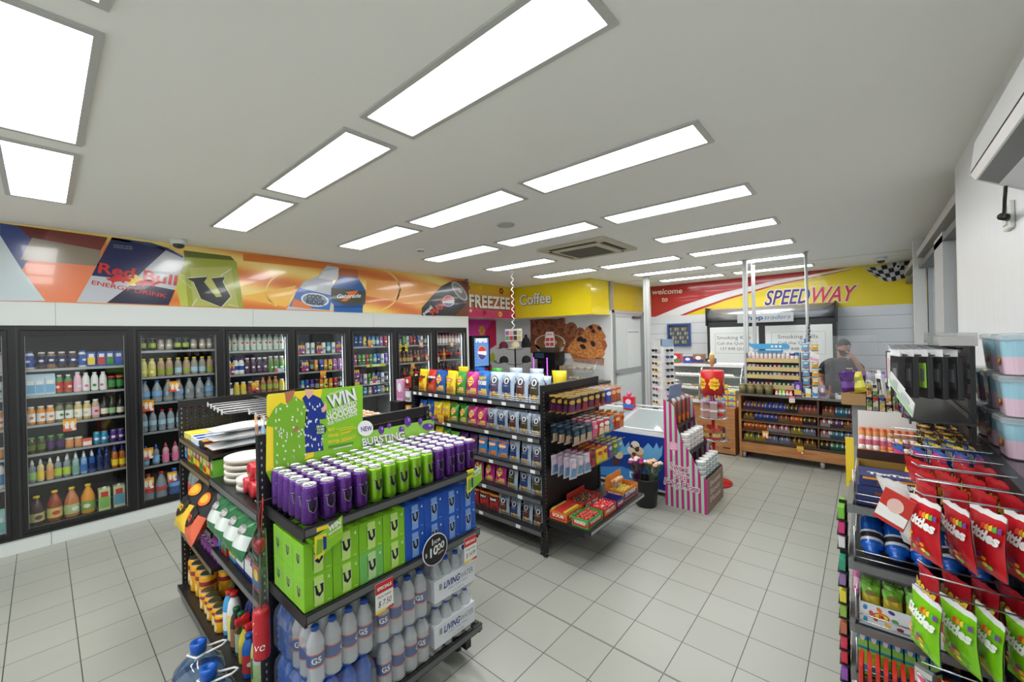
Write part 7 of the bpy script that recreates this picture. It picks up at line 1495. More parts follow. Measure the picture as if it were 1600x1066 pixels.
# white insect trap on the wall with its plug
r = empty('insect_trap', 'white and grey wall-mounted insect trap with a cord', 'insect trap', (0, 0, 0))
mb = MB(); mb.loft([[(XR-.002, y, 2.80), (XR-.002, y, 2.42), (.36, y, 2.50), (.345, y, 2.53), (.36, y, 2.66)] for y in (2.62, 1.5)], WHITEG); mb.obj('casing', r)
mb = MB(); mb.add([(.495, 2.60, 2.4225), (.365, 2.60, 2.4965), (.365, 1.52, 2.4965), (.495, 1.52, 2.4225)], [(0, 1, 2, 3)], mat((126, 128, 128), .5)); mb.box(.40, .49, 1.55, 2.1, 2.40, 2.43, DARK); mb.obj('underside', r)
mb = MB(); mb.box(.3435, .3445, 1.52, 2.6, 2.528, 2.531, DARK); mb.obj('seam', r)
MB().tube([(.44, 2.60, 2.45), (.44, 2.62, 2.40), (.445, 2.66, 2.36), (.455, 2.74, 2.35), (.47, 2.80, 2.36)], .006, BLACK, 8).obj('cord', r)
mb = MB(); mb.cyl((.455, 2.76, 2.355), (.485, 2.84, 2.362), .016, BLACK, 10); mb.obj('plug', r)
o = MB().box(.482, XR-.001, 2.80, 2.92, 2.31, 2.43, mat((226, 226, 218), .4), bev=.004).obj('power_outlet'); tag(o, 'cream power outlet on the white wall under the insect trap', 'power outlet'); B(.476, .482, 2.83, 2.89, 2.33, 2.41, mat((214, 214, 206), .4)).obj('face_plate', o)
# ================================================================== the counter and the wall behind it
def wood():
    M, nt, N, L, b = nodes_of('light_oak_laminate')
    tc = N.new('ShaderNodeTexCoord'); mp = N.new('ShaderNodeMapping'); mp.inputs['Scale'].default_value = (1.2, 9, 9); L.new(tc.outputs['Object'], mp.inputs[0])
    nz = N.new('ShaderNodeTexNoise'); nz.inputs['Scale'].default_value = 4; nz.inputs['Detail'].default_value = 5; L.new(mp.outputs[0], nz.inputs['Vector'])
    cr = N.new('ShaderNodeValToRGB'); cr.color_ramp.elements[0].color = lin((158, 104, 58))+(1,); cr.color_ramp.elements[1].color = lin((192, 136, 84))+(1,); cr.color_ramp.elements[0].position = .3; cr.color_ramp.elements[1].position = .7
    L.new(nz.outputs['Fac'], cr.inputs[0]); L.new(cr.outputs[0], b.inputs['Base Color']); b.inputs['Roughness'].default_value = .4
    return M
WOOD = wood()
CT_ = empty('shop_counter', 'light wood shop counter with chocolate shelves below the till', 'counter', (0, 0, 0))
cx0, cx1, cy0, cy1 = -1.47, .40, 6.85, 7.36
B(cx0-.01, cx1, cy0-.012, cy1, .935, .965, mat((120, 118, 114), .18, .4)).obj('worktop', CT_)
B(cx0, cx0+.03, cy0, cy1, .0, .934, WOOD).obj('side_panel', CT_); B(cx1-.03, cx1, cy0, cy1, .1, .934, WOOD).obj('side_panel', CT_); B(-.525, -.505, cy0+.02, cy1, .27, .934, mat((96, 66, 44), .5)).obj('divider', CT_)
B(cx0+.031, cx1-.031, cy1-.04, cy1, .1, .934, mat((120, 82, 54), .5)).obj('back_panel', CT_); B(cx0+.031, cx1-.031, cy0, cy0+.02, .105, .262, WOOD).obj('plinth_panel', CT_)
LV = [.727, .578, .43, .27]
for z in LV:
    o = B(cx0+.031, cx1-.031, cy0, cy1-.042, z-.022, z, WOOD).obj('shelf', CT_); B(cx0+.033, cx1-.033, cy0-.006, cy0, z-.012, z+.012, mat((58, 50, 44), .4)).obj('ticket_strip', o)
for x in (-1.42, -.48, .30):
    for y in (6.90, 7.28): MB().lathe([(.022, .0), (.032, .10)], mat((176, 178, 178), .4, .4), 14, T=Matrix.Translation((x, y, 0))).obj('leg', CT_)
cb = [('violet', (96, 60, 150), (200, 170, 90)), ('blue', (50, 80, 170), (170, 160, 210)), ('dark', (60, 44, 60), (190, 170, 70)), ('amber', (206, 120, 50), (110, 70, 150)), ('tan', (180, 140, 90), (150, 60, 60)), ('teal', (50, 140, 170), (190, 210, 220)), ('plum', (110, 70, 110), (200, 200, 210)), ('red', (190, 50, 60), (230, 190, 180)), ('silver', (170, 174, 190), (120, 130, 170)), ('gold', (190, 150, 60), (90, 60, 40)), ('orange', (226, 100, 40), (240, 190, 110)), ('white', (226, 228, 230), (200, 80, 80)), ('yellow', (220, 206, 60), (110, 110, 110)), ('green', (30, 130, 100), (200, 220, 210))]
cbn = {c[0]: c for c in cb}
def barbox(nm):
    n_, c, c2 = cbn[nm]
    def mk():
        o = MB().box(-.08, .08, -.07, .07, 0, .03, mat(tuple(int(q*.6) for q in c), .45), bev=.003).obj('chocolate_box'); n = MB()
        for i in range(5): n.box(-.076+.031*i, -.049+.031*i, -.068, .066, .031, .052+.005*(i % 2), foil(c if i % 2 else c2, .3), bev=.005)
        n.obj('chocolate_bar', o); return o
    return mk
seqs = [['violet', 'violet', 'blue', 'blue', 'dark', 'amber', 'amber', 'tan', 'teal', 'plum', 'red', 'tan', 'red'], ['gold', 'blue', 'blue', 'tan', 'orange', 'dark', 'white', 'plum', 'tan', 'tan', 'red', 'red'], ['orange', 'orange', 'white', 'white', 'yellow', 'silver', 'white', 'teal', 'silver', 'red', 'red', 'red'], ['yellow', 'yellow', 'silver', 'silver', 'gold', 'gold', 'dark', 'green', 'green', 'white', 'white', 'tan']]
rnd = random.Random(21)
for l, sq in enumerate(seqs):
    n = len(sq); w0 = (cx1-.06-cx0-.06)/n
    for i, nm in enumerate(sq):
        x = cx0+.055+w0*(i+.5)
        if abs(x+.515) < .08: x += .04 if x > -.515 else -.04
        place('cb_'+nm, barbox(nm), (x, cy0+.105, LV[l]+.0165), (.2, 0, rnd.uniform(-.03, .03)), 'box of %s wrapped bars, %s along the %s counter shelf' % (nm, ORD[i], ('top', 'second', 'third', 'bottom')[l]), 'chocolates', '%s counter shelf' % ('top', 'second', 'third', 'bottom')[l], (min(1, w0/.163), 1, 1.6))
place('card_a', None, (-1.13, cy0-.012, .39), (0, 0, -PI/2), 'orange price card hung under the third counter shelf', 'price card', None, .85); place('card_c', None, (-.72, cy0-.012, .235), (0, 0, -PI/2), 'orange price card hung on the counter plinth', 'price card', None, .85)
place('sp1', None, (-.80, cy0-.016, .975), (0, 0, -PI/2), 'red topped ticket standing at the counter edge by the hanging strips', 'price ticket', None, .7); place('sp2', None, (-.03, cy0-.016, .955), (0, 0, -PI/2), 'red topped ticket at the counter edge in front of the cashier', 'price ticket', None, .7)
# on the counter: gold tins, little tubes, purple carton, mint rack
for i in range(4): place('gold_tin', lambda: (lambda o: (MB().lathe([(.052, .124), (.052, .134), (.03, .137)], mat((150, 140, 100), .35, .4), 18).obj('lid', o), o)[1])(MB().lathe([(.05, 0), (.05, .124)], mat((120, 112, 72), .45, .3), 18).obj('tin')), (-1.42+.112*i, 6.90, .9662), 0, 'olive gold tin on the counter, %s from the divider post' % ORD[i], 'tin', 'olive gold tins')
for i, c in enumerate(('red', 'green', 'green', 'red', 'red')): place('tb'+c, sbox('lip_balm_box', .036, .04, .08, P((206, 50, 50)) if c == 'red' else P((130, 210, 50)), W, P((240, 230, 220))), (-.985+.042*i, 6.89, .9662), 0, 'little %s box on the counter, %s after the gold tins' % (c, ORD[i]), 'box', 'little counter boxes')
place('pcb', sbox('chocolate_carton', .085, .06, .20, P((90, 50, 150)), P((230, 190, 60)), P((206, 170, 220))), (-.735, 6.90, .9662), 0, 'tall purple chocolate carton on the counter', 'carton')
MR = empty('counter_rack', 'five-tier rack of mints and gum standing on the counter', 'rack', (-1.05, 7.06, .966))
BEI = mat((206, 180, 124), .45)
mb = MB(); mb.box(-.33, .33, .07, .08, 0, .60, mat((90, 84, 76), .5)); [mb.box(s*.33-.006, s*.33+.006, -.09, .07, 0, .60, mat((150, 146, 136), .4)) for s in (-1, 1)]; mb.obj('frame', MR)
tz_ = [.10, .245, .36, .485]
for z in tz_: o = B(-.324, .324, -.08, .07, z, z+.008, mat((90, 84, 76), .5)).obj('shelf', MR); B(-.324, .324, -.09, -.08, z-.025, z+.035, BEI).obj('label_strip', o)
for t, z in enumerate(tz_):
    for i in range(12):
        c = [(120, 60, 90), (60, 60, 90), (150, 60, 70), (60, 120, 90), (80, 100, 90), (90, 110, 150), (210, 210, 210)][(i//2+t*3) % 7]
        if t < 3: place('gp%d' % ((i//2+t*3) % 7), sbox('gum_pack', .046, .05, .06, P(c), P(tuple(min(255, int(q*1.5)) for q in c)), W), (-1.05-.297+.054*i, 7.045, .966+z+.0092), 0, '%s gum pack, %s along tier %s of the counter rack' % (['wine', 'slate', 'rose', 'green', 'olive', 'pale blue', 'white'][(i//2+t*3) % 7], ORD[i], ORD[t]), 'gum', 'gum packs on the rack')
        else: place('mt%d' % (0 if i < 10 else i), lambda i=i: bottle('gum_tub', 'jar', .11, .025, W if i < 10 else P((110, 50, 140)) if i == 10 else P((40, 130, 210)), P((226, 210, 214)) if i < 10 else W, W if i < 11 else BLU, (.2, .6), 14), (-1.05-.297+.054*i, 7.035, .966+z+.0092), 0, '%s gum tub, %s along the top tier of the counter rack' % ('white' if i < 10 else 'purple' if i == 10 else 'bright blue', ORD[i]), 'gum tub', 'gum tubs')
r = empty('rack_topper', 'sky blue glossy topper sign over the counter mint rack', 'sign', (-1.08, 7.0, 1.60)); MB().prism([(-.27, .10), (.22, .10), (.25, .06), (.24, .02), (-.18, .02), (-.25, .06)], 0, .012, P((70, 160, 210), .25), T=Matrix(((1, 0, 0, 0), (0, 0, -1, 0), (0, 1, 0, 0), (0, 0, 0, 1)))).obj('panel', r)
mb = MB(); [mb.cyl((x, .02, .0), (x, .02, .03), .006, P((70, 160, 210)), 6) for x in (-.15, .15)]; mb.box(-.16, .16, .0, .055, -.034, .0, P((60, 140, 190))); mb.obj('base', r); mb = MB(); [mb.box(.02+.05*k, .05+.05*k, -.0135, -.012, .045, .075, W) for k in range(3)]; mb.obj('print_mark', r)
HS = empty('hanging_strip', 'blue clip strip stand of hanging sweet bags on the counter', 'stand', (-.60, 7.02, .966)); MB().cyl((-.06, .05, 0), (-.06, .05, .80), .012, P((40, 120, 190)), 10).obj('pole', HS); MB().lathe([(.07, 0), (.06, .012)], BLACKM, 16, T=Matrix.Translation((-.02, .03, 0))).obj('base', HS); mb = MB(); [mb.cyl((-.06, .05, .14+.12*k), (.12, -.02, .14+.12*k), .004, W, 6) for k in range(6)]; mb.obj('clip_arm', HS)
for k in range(6):
    for j in range(2): place('hs%d' % j, hangbag(((120, 180, 220), (236, 180, 60))[j], (240, 240, 240), ((220, 110, 60), (80, 150, 210))[j], .08, .11, .012), (-.655+.11*j, 7.035-.04*j, 1.10+.12*k), -PI/2+.2, '%s sweet bag on the counter clip strip, %s up' % (('yellow', 'sky blue')[1-j], ORD[k]), 'sweets bag', 'clip strip bags')
place('wtk', sbox('price_card', .10, .004, .12, W, P((220, 170, 190)), P((236, 226, 230))), (-.56, 6.93, 1.45), (0, .25, 0), 'tilted white card clipped to the hanging sweet bags', 'price card')
for i in range(3): place('wt%d' % i, sbox('small_pack', .06, .05, .11+.03*i, [W, P((226, 232, 240)), P((170, 160, 190))][i], [P((236, 190, 60)), P((60, 160, 210)), P((120, 90, 130))][i], W), (-.62+.075*i, 6.91, .9662), .1*i, '%s pack at the foot of the counter clip strip' % ['white and yellow', 'white and blue', 'lilac'][i], 'packet')
r = empty('card_terminal', 'pale grey card payment terminal on the counter', 'card terminal', (-.27, 6.98, .966), .3); MB().loft([[(-.045, -.09, 0), (.045, -.09, 0), (.045, .09, 0), (-.045, .09, 0)], [(-.04, -.085, .025), (.04, -.085, .025), (.04, .085, .06), (-.04, .085, .06)]], mat((206, 208, 208), .35)).obj('body', r); MB().add([(-.03, .0, .0455), (.03, .0, .0455), (.03, .07, .0595), (-.03, .07, .0595)], [(0, 1, 2, 3)], DARK).obj('screen', r)
r = empty('till_screen', 'black till screen seen from behind in front of the cashier', 'monitor', (-.235, 7.22, .966)); B(-.15, .15, -.012, .012, .03, .22, DARK).obj('screen', r); B(-.08, .08, -.06, .08, 0, .012, DARK).obj('base', r); B(-.02, .02, .0121, .03, .01, .12, DARK).obj('stand', r)
PANE = clear('perspex', (.985, .985, .985), .0, .05, .05, (220, 220, 222))
r = empty('counter_screen', 'clear perspex sneeze screen hung over the counter before the cashier', 'screen', (0, 0, 0)); B(-.44, .10, 6.995, 7.0, 1.0, 1.80, PANE).obj('sheet', r); mb = MB(); [mb.box(x-.01, x+.01, 6.985, 7.02, .9655, 1.0, ALU) for x in (-.41, .07)]; mb.obj('clamp', r)
# floor-to-ceiling posts
def post(x0, x1, y0, y1, lab, z0=0.0):
    r = empty('screen_post', lab, 'post'); B(x0, x1, y0, y1, z0, H-.001, ALUL).obj('shaft', r); B(x0-.008, x1+.008, y0-.008, y1+.008, H-.012, H-.001, ALU).obj('ceiling_plate', r); B(x0+(x1-x0)*.45, x0+(x1-x0)*.52, y0-.001, y0, z0+.02, H-.02, GREYP).obj('groove', r)
post(-3.36, -3.26, 7.90, 7.98, 'wide pale aluminium post beside the white back door'); post(-1.49, -1.425, 7.37, 7.43, 'aluminium floor-to-ceiling post at the counter end'); post(-1.40, -1.355, 7.56, 7.62, 'second thinner white post just behind the counter end post')
r = empty('screen_post', 'thin round white pole rising from the counter to the ceiling', 'post', (-.65, 7.30, 0)); MB().cyl((0, 0, .966), (0, 0, H-.002), .019, ALUL, 14).obj('shaft', r); MB().lathe([(.035, H-.001), (.035, H-.012)], ALU, 16).obj('ceiling_plate', r)
tag(B(-1.36, -.67, 7.40, 7.42, 2.94, 2.97, ALUL).obj('head_rail'), 'thin white rail between the posts under the ceiling', 'rail')
# ---- locked tobacco cabinet
CAB = empty('tobacco_cabinet', 'black cabinet with silver roller hood and white warning doors behind the counter', 'cabinet', (0, 0, 0))
kx0, kx1, kyf = -2.55, -.41, 9.22
B(kx0, kx1, kyf+.02, 9.73, .02, 2.10, mat((34, 35, 37), .4)).obj('carcass', CAB)
mb = MB(); pr = [(kyf+.25*(1-math.sin(a)) if 0 else kyf+.22-.25*math.sin(a), 2.22-.165*math.cos(a)) for a in [PI*k/10 for k in range(11)]]
mb.loft([[(x, y, z) for y, z in pr]+[(x, 9.73, 2.385), (x, 9.73, 2.055)] for x in (kx0+.01, kx1-.01)], mat((196, 198, 200), .26, .75), smooth=True); mb.obj('roller_hood', CAB)
for x in (kx0-.01, kx1-.015): B(x, x+.025, kyf-.05, 9.73, 2.03, 2.40, mat((26, 26, 28), .4)).obj('end_cheek', CAB)
for x0, x1 in ((kx0+.06, kx0+.95), (kx0+1.06, kx1-.05)):
    d = B(x0, x1, kyf, kyf+.02, 1.12, 1.99, mat((222, 226, 224), .4)).obj('door', CAB); n = MB(); tm = (x0+x1)/2; GT2 = mat((120, 122, 122), .5)
    for a, b_, c, d_ in ((x0+.1, x1-.1, 1.86, 1.864), (x0+.1, x1-.1, 1.45, 1.454), (x0+.1, x0+.104, 1.45, 1.864), (x1-.104, x1-.1, 1.45, 1.864)): n.box(a, b_, kyf-.001, kyf, c, d_, GT2)
    for q, s in enumerate(('Smoking Kills', 'Call the Quitline', '137 848 QUIT')): put_text(n, s, .07 if q == 0 else .055, mat((104, 106, 108), .5), lambda x, z: (x, kyf-.002, z), at=(tm, 1.74-.11*q), width=.62 if q < 2 else .5)
    n.obj('warning_print', d); MB().lathe([(.018, 0), (.018, .01)], DARK, 12, T=Matrix(((1, 0, 0, x0+.05), (0, 0, -1, kyf), (0, 1, 0, 1.2), (0, 0, 0, 1)))).obj('lock', d)
r = B(-1.95, -1.02, kyf-.085, kyf-.07, 2.06, 2.23, mat((176, 180, 180), .35, .4)).obj('name_plate', CAB)
n = MB(); put_text(n, 'shop', .085, mat((30, 60, 120), .4), lambda x, z: (x, kyf-.087, z), at=(-1.67, 2.115), width=.33, bold=.003); put_text(n, 'traders', .08, mat((70, 96, 140), .4), lambda x, z: (x, kyf-.087, z), at=(-1.28, 2.115), width=.42, shear=.3); n.obj('lettering', r)
MB().box(-1.9, -1.1, kyf-.068, kyf-.03, 2.1, 2.2, ALU).obj('bracket', CAB)
mb = MB(); [mb.lathe([(.012, 0), (.014, .02), (.012, .04)], mat((90, 90, 92), .3, .6), 8, T=Matrix.Translation((-.66+.006*(k % 2), 7.24, 1.74+.045*k))) for k in range(6)]; tag(mb.obj('keyring_chain'), 'short grey chain hanging beside the thin counter pole', 'chain'); bpy.data.objects['keyring_chain'].location = (.03, .02, -.02)
KB_ = empty('key_cabinet', 'shallow blue framed glass cabinet on the white cladding', 'cabinet', (-3.29, 9.735, 1.85)); mb = MB(); BLf = P((50, 80, 140), .35); mb.box(-.26, .26, -.07, 0, .22, .26, BLf); mb.box(-.26, .26, -.07, 0, -.26, -.22, BLf); mb.box(-.26, -.22, -.07, 0, -.22, .22, BLf); mb.box(.22, .26, -.07, 0, -.22, .22, BLf); mb.obj('frame', KB_); B(-.22, .22, -.012, 0, -.22, .22, mat((96, 102, 104), .5)).obj('back_board', KB_)
mb = MB(); [mb.box(-.21+.055*i, -.175+.055*i, -.03, -.012, -.2+.1*k, -.13+.1*k, mat(((150, 150, 146), (90, 92, 96), (180, 176, 160))[(i+k) % 3], .4)) for i in range(8) for k in range(4)]; mb.obj('key_tag', KB_)
# ---- deli display case and its goods
DC = empty('display_case', 'white and steel food display case with glass shelves left of the counter', 'display case', (0, 0, 0)); DC['label'] = 'white and steel glass food display case beside the wood counter'
B(-2.85, -1.52, 7.30, 7.95, .70, .74, WHITEG).obj('base_shelf', DC); B(-2.85, -1.52, 7.92, 7.95, .741, 1.30, mat((206, 214, 212), .3)).obj('back_panel', DC); B(-2.85, -1.52, 7.45, 7.96, 1.30, 1.345, WHITEG).obj('top', DC)
for z, y0 in ((.92, 7.42), (1.12, 7.52)): B(-2.82, -1.53, y0, 7.915, z, z+.02, mat((226, 230, 230), .25)).obj('shelf', DC)
B(-2.85, -1.52, 7.34, 7.95, .02, .69, WOOD).obj('cabinet', DC)
for x in (-2.86, -2.15, -1.53): MB().tube([(x, 7.28, .75), (x, 7.27, .95), (x, 7.32, 1.12), (x, 7.42, 1.26), (x, 7.5, 1.32)], .016, CHROME, 10).obj('curved_post', DC)
MB().grid(lambda u, v: (-2.84+1.32*u, 7.28+.22*v**2.2, .76+.55*v), 1, 8, clear('case_glass', (.97, .98, .98), .3, .03)).obj('curved_glass', DC)
rnd = random.Random(4)
for z, n, y in ((.741, 9, 7.5), (.9405, 8, 7.62), (1.1405, 7, 7.66)):
    for i in range(n): place('pas', lambda: MB().loft([[(a*.055*math.cos(t), a*.04*math.sin(t), z) for t in [2*PI*j/10 for j in range(10)]] for a, z in ((.8, 0), (1, .01), (.95, .025), (.5, .04))], mat((206, 170, 110), .6), smooth=True).obj('pastry'), (-2.72+1.1*i/n, y, z+.0005), rnd.uniform(0, 3), 'small golden pastry on a shelf of the glass display case', 'pastry', 'pastries in the display case')
for i, (x, w_, h, c, c2, nm) in enumerate(((-2.66, .22, .17, (206, 50, 60), (60, 140, 70), 'red and green'), (-2.42, .16, .12, (90, 70, 130), (60, 90, 170), 'violet and blue'), (-2.24, .18, .16, (150, 110, 80), (60, 60, 120), 'brown'), (-2.05, .14, .09, (40, 40, 44), (120, 110, 90), 'black'))): place('dbx%d' % i, sbox('carton_box', w_, .16, h, P(c), P(c2), W), (x, 7.62, 1.3462), .05, '%s carton standing on top of the display case' % nm, 'carton')
# stack of children's snack boxes on the wood cabinet end
SC_ = tag(B(-1.86, -1.53, 6.86, 7.26, .02, .72, WOOD).obj('side_cabinet'), 'light wood cabinet end beside the counter under the bright boxes', 'cabinet'); B(-1.70, -1.6, 6.854, 6.86, .1, .115, DARK).obj('vent_slot', SC_)
for i in range(9): place('kid', sbox('snack_box', .10, .08, .085, P((236, 210, 60)), P((150, 80, 170)), P((80, 180, 210)), ), (-1.79+.11*(i % 3), 6.93, .7212+.0865*(i//3)), 0, 'yellow and violet snack box, %s along tier %s of the stack' % (ORD[i % 3], ORD[i//3]), 'box', 'bright snack boxes')
place('kid', None, (-1.68, 6.93, .9812), .1, 'yellow and violet snack box, lone one topping the stack', 'box')
# ================================================================== sunglasses stand
SG = empty('sunglasses_stand', 'white rotating sunglasses column with cards on top', 'stand', (-2.27, 6.0, 0), PI/4+.22)
B(-.10, .10, -.10, .10, .42, 1.70, WHITEG).obj('column', SG); MB().lathe([(.22, 0), (.22, .02), (.03, .04), (.025, .42)], mat((190, 192, 192), .3, .5), 24).obj('base', SG)
for q in range(4): a = q*PI/2; MB().add([(.11*math.cos(a)-.10*s*math.sin(a), .11*math.sin(a)+.10*s*math.cos(a), z) for s, z in ((-1, 1.70), (1, 1.70), (1, 1.80), (-1, 1.80))], [(0, 1, 2, 3), (3, 2, 1, 0)], [P((190, 206, 220)), P((40, 36, 36)), P((226, 226, 222)), P((170, 190, 210))][q]).obj('header_card', SG)
mb = MB(); [mb.box(s*.101-.004, s*.101+.004, t*.101-.004, t*.101+.004, .42, 1.70, W) for s in (-1, 1) for t in (-1, 1)]; mb.obj('corner_trim', SG)
def shades(lens, fr):
    def mk():
        F = mat(fr, .25); o = MB(); 
        for s in (-1, 1): o.prism(ell(.030, .021, 14, (s*.034, 0)), -.003, .003, F, T=Matrix(((1, 0, 0, 0), (0, 0, -1, 0), (0, 1, 0, 0), (0, 0, 0, 1))))
        o.box(-.012, .012, -.003, .003, .004, .012, F)
        for s in (-1, 1): o.tube([(s*.064, 0, .008), (s*.066, .02, .008), (s*.066, .04, .004)], .0028, F, 5)
        ob = o.obj('sunglasses'); n = MB()
        for s in (-1, 1): n.prism(ell(.025, .017, 14, (s*.034, 0)), .0031, .0038, mat(lens, .06, coat=.5), T=Matrix(((1, 0, 0, 0), (0, 0, -1, 0), (0, 1, 0, 0), (0, 0, 0, 1))))
        n.obj('lens', ob); return ob
    return mk
shl = [((30, 30, 34), (24, 24, 26), 'black'), ((40, 60, 110), (30, 40, 90), 'blue'), ((60, 50, 46), (90, 70, 40), 'tortoise'), ((50, 50, 54), (226, 110, 170), 'pink'), ((44, 44, 46), (230, 190, 60), 'yellow')]
base = Matrix.Translation((-2.27, 6.0, 0)) @ Matrix.Rotation(PI/4+.22, 4, 'Z')
rnd = random.Random(8)
for f in range(4):
    if f == 1: continue
    for i in range(12):
        c = shl[0] if rnd.random() < .62 else rnd.choice(shl); a = f*PI/2-PI/2
        p = base @ Vector((.148*math.cos(a), .148*math.sin(a), 1.64-.094*i))
        place('sh'+c[2], shades(c[0], c[1]), p, PI/4+.22+f*PI/2, '%s sunglasses, %s down on the %s face of the column' % (c[2], ORD[i], ('front', '', 'rear', 'door side')[f]), 'sunglasses', 'sunglasses on the white column')
mb = MB(); [mb.box(-.02, .02, -.125, -.10, 1.62-.094*i, 1.632-.094*i, W, T=Matrix.Rotation(f*PI/2, 4, 'Z')) for f in (0, 2, 3) for i in range(12)]; mb.obj('peg_rest', SG)
# ================================================================== ice cream freezer
FZ = empty('ice_cream_freezer', 'blue fronted chest freezer with white rim and glass lids', 'freezer', (0, 0, 0))
fx0, fx1, fy0, fy1 = -3.02, -1.72, 4.66, 5.34
B(fx0, fx1, fy0, fy1, .05, .70, WHITEG).obj('cabinet', FZ); FR_ = mat((24, 62, 150), .35)
fp = B(fx0, fx1, fy0-.004, fy0, .08, .685, FR_).obj('front_print', FZ)
mb = MB(); [mb.loft([[(x, y, .70) for x, y in ((fx0, fy0), (fx1, fy0), (fx1, fy1), (fx0, fy1))], [(x, y, .70+(y-fy0)*.22+.03) for x, y in ((fx0, fy0), (fx1, fy0), (fx1, fy1), (fx0, fy1))]], WHITEG)]; mb.obj('rim', FZ)
mb = MB(); 
for x0, x1 in ((fx0+.05, (fx0+fx1)/2-.02), ((fx0+fx1)/2+.02, fx1-.05)): mb.add([(x, y, .735+(y-fy0)*.22) for x, y in ((x0, fy0+.05), (x1, fy0+.05), (x1, fy1-.05), (x0, fy1-.05))], [(0, 1, 2, 3)], mat((150, 162, 164), .08, coat=.3))
mb.obj('glass_lid', FZ)
mb = MB(); [mb.cyl((x, fy0+.02, .75), (x, fy1-.02, .90), .008, ALUL, 8) for x in (fx0+.03, (fx0+fx1)/2, fx1-.03)]; mb.cyl((fx0, fy1-.02, .915), (fx1, fy1-.02, .915), .012, ALUL, 8); mb.cyl((fx0, fy0+.015, .745), (fx1, fy0+.015, .745), .012, WHITEG, 8); mb.obj('lid_rail', FZ)
fy_ = lambda k: (lambda x, z: (x, fy0-.0045-.0006*k, z))
n = MB(); LB_ = mat((110, 180, 230), .4)
sp_l = [(-2.05, .5), (-1.96, .60), (-1.90, .54), (-1.86, .62), (-1.83, .55), (-1.79, .60), (-1.80, .48), (-1.86, .40), (-1.96, .38), (-2.06, .42)]
put_poly(n, sp_l, LB_, fy_(1)); put_poly(n, [(-2.42, .50), (-2.30, .62), (-2.26, .50), (-2.20, .58), (-2.16, .44), (-2.36, .38)], LB_, fy_(1)); put_poly(n, [(-2.6, .2), (-2.3, .26), (-2.0, .2), (-1.9, .1), (-2.6, .1)], mat((60, 140, 214), .4), fy_(1)); n.obj('splash_print', fp)
n = MB(); put_poly(n, [(-2.20, .46), (-2.02, .46), (-2.10, .14)], mat((196, 140, 80), .5), fy_(2))
for x, z, r_, c in ((-2.17, .48, .055, (236, 222, 200)), (-2.07, .49, .055, (226, 206, 180)), (-2.12, .55, .055, (240, 230, 214)), (-2.10, .50, .03, (90, 54, 40)), (-2.17, .53, .02, (90, 54, 40)), (-2.14, .44, .025, (90, 54, 40)), (-1.97, .34, .06, (84, 50, 40)), (-1.93, .30, .05, (226, 206, 180)), (-1.98, .36, .015, (226, 206, 180)), (-1.90, .34, .03, (90, 54, 40)), (-2.34, .40, .06, (226, 200, 150)), (-2.38, .3, .05, (84, 50, 40))): put_poly(n, ell(r_, r_*.9, 14, (x, z)), mat(c, .45), fy_(3+int(r_ < .04)))
n.obj('ice_cream_print', fp); n = MB(); put_text(n, 'Dive in', .07, W, fy_(6), at=(-2.03, .15), width=.34, bold=.003); n.obj('lettering', fp)
place('tpk', sbox('sweet_carton', .15, .08, .17, P((206, 40, 60)), P((60, 120, 200)), P((240, 200, 220))), (-2.46, 5.24, .865), .1, 'red and blue carton standing on the freezer by the sunglasses', 'carton')
r = empty('lollipop_topper', 'pink plastic ball topper on the red carton', 'topper', (-2.46, 5.24, 1.036)); MB().ball((0, 0, .035), .035, PNK, 12, 8).obj('ball', r)
# ================================================================== flower bucket
FB = empty('flower_bucket', 'black bucket of wrapped bouquets beside the striped floss stand', 'bucket', (-1.865, 4.34, 0)); MB().lathe([(.105, 0), (.112, .01), (.135, .28), (.142, .285), (.142, .305), (.13, .305), (.127, .29), (.105, .05)], mat((24, 24, 25), .4), 28, cap=False).obj('bucket', FB); MB().lathe([(.104, .02), (.002, .021)], mat((20, 20, 20), .6), 20, cap=False).obj('bucket_floor', FB)
def bouquet(cols, wrapM, seed):
    def mk():
        r = root_of('bouquet'); rr = random.Random(seed)
        mb = MB(); n_ = 14; mb.loft([[(a*math.cos(2*PI*j/n_)*(1+.18*rr.uniform(-1, 1)*(a > .08)), a*math.sin(2*PI*j/n_), z+(.05*rr.uniform(-1, 1) if a > .1 else 0)) for j in range(n_)] for a, z in ((.02, .0), (.03, .20), (.042, .30), (.085, .44))], wrapM, cap=False, smooth=True); mb.obj('wrap', r)
        k = 0
        for j in range(9):
            a, d = j*2.4, .025*math.sqrt(j)+.0; x, y = d*math.cos(a)*1.25, d*math.sin(a)*1.25; c = cols[j % len(cols)]
            mb = MB(); z = .43-.03*d/.08+rr.uniform(-.01, .015)
            for q in range(3): mb.loft([[(x+(rr_*(1+.18*(i % 2)))*math.cos(2*PI*i/10+q), y+(rr_*(1+.18*(i % 2)))*math.sin(2*PI*i/10+q), z+zz) for i in range(10)] for rr_, zz in ((.008, .0), (.026-.006*q, .012+.008*q), (.022-.007*q, .026+.006*q))], mat(c, .6), smooth=True)
            mb.cyl((x*.2, y*.2, .05), (x, y, z), .003, P((70, 110, 60)), 5); mb.obj('flower', r)
        mb = MB()
        for j in range(7): a = j*.9; mb.add([(.03*math.cos(a), .03*math.sin(a), .30), (.08*math.cos(a-.2), .08*math.sin(a-.2), .37), (.105*math.cos(a), .105*math.sin(a), .43), (.08*math.cos(a+.2), .08*math.sin(a+.2), .36)], [(0, 1, 2, 3)], P((70, 110, 70)))
        mb.obj('foliage', r); return r
    return mk
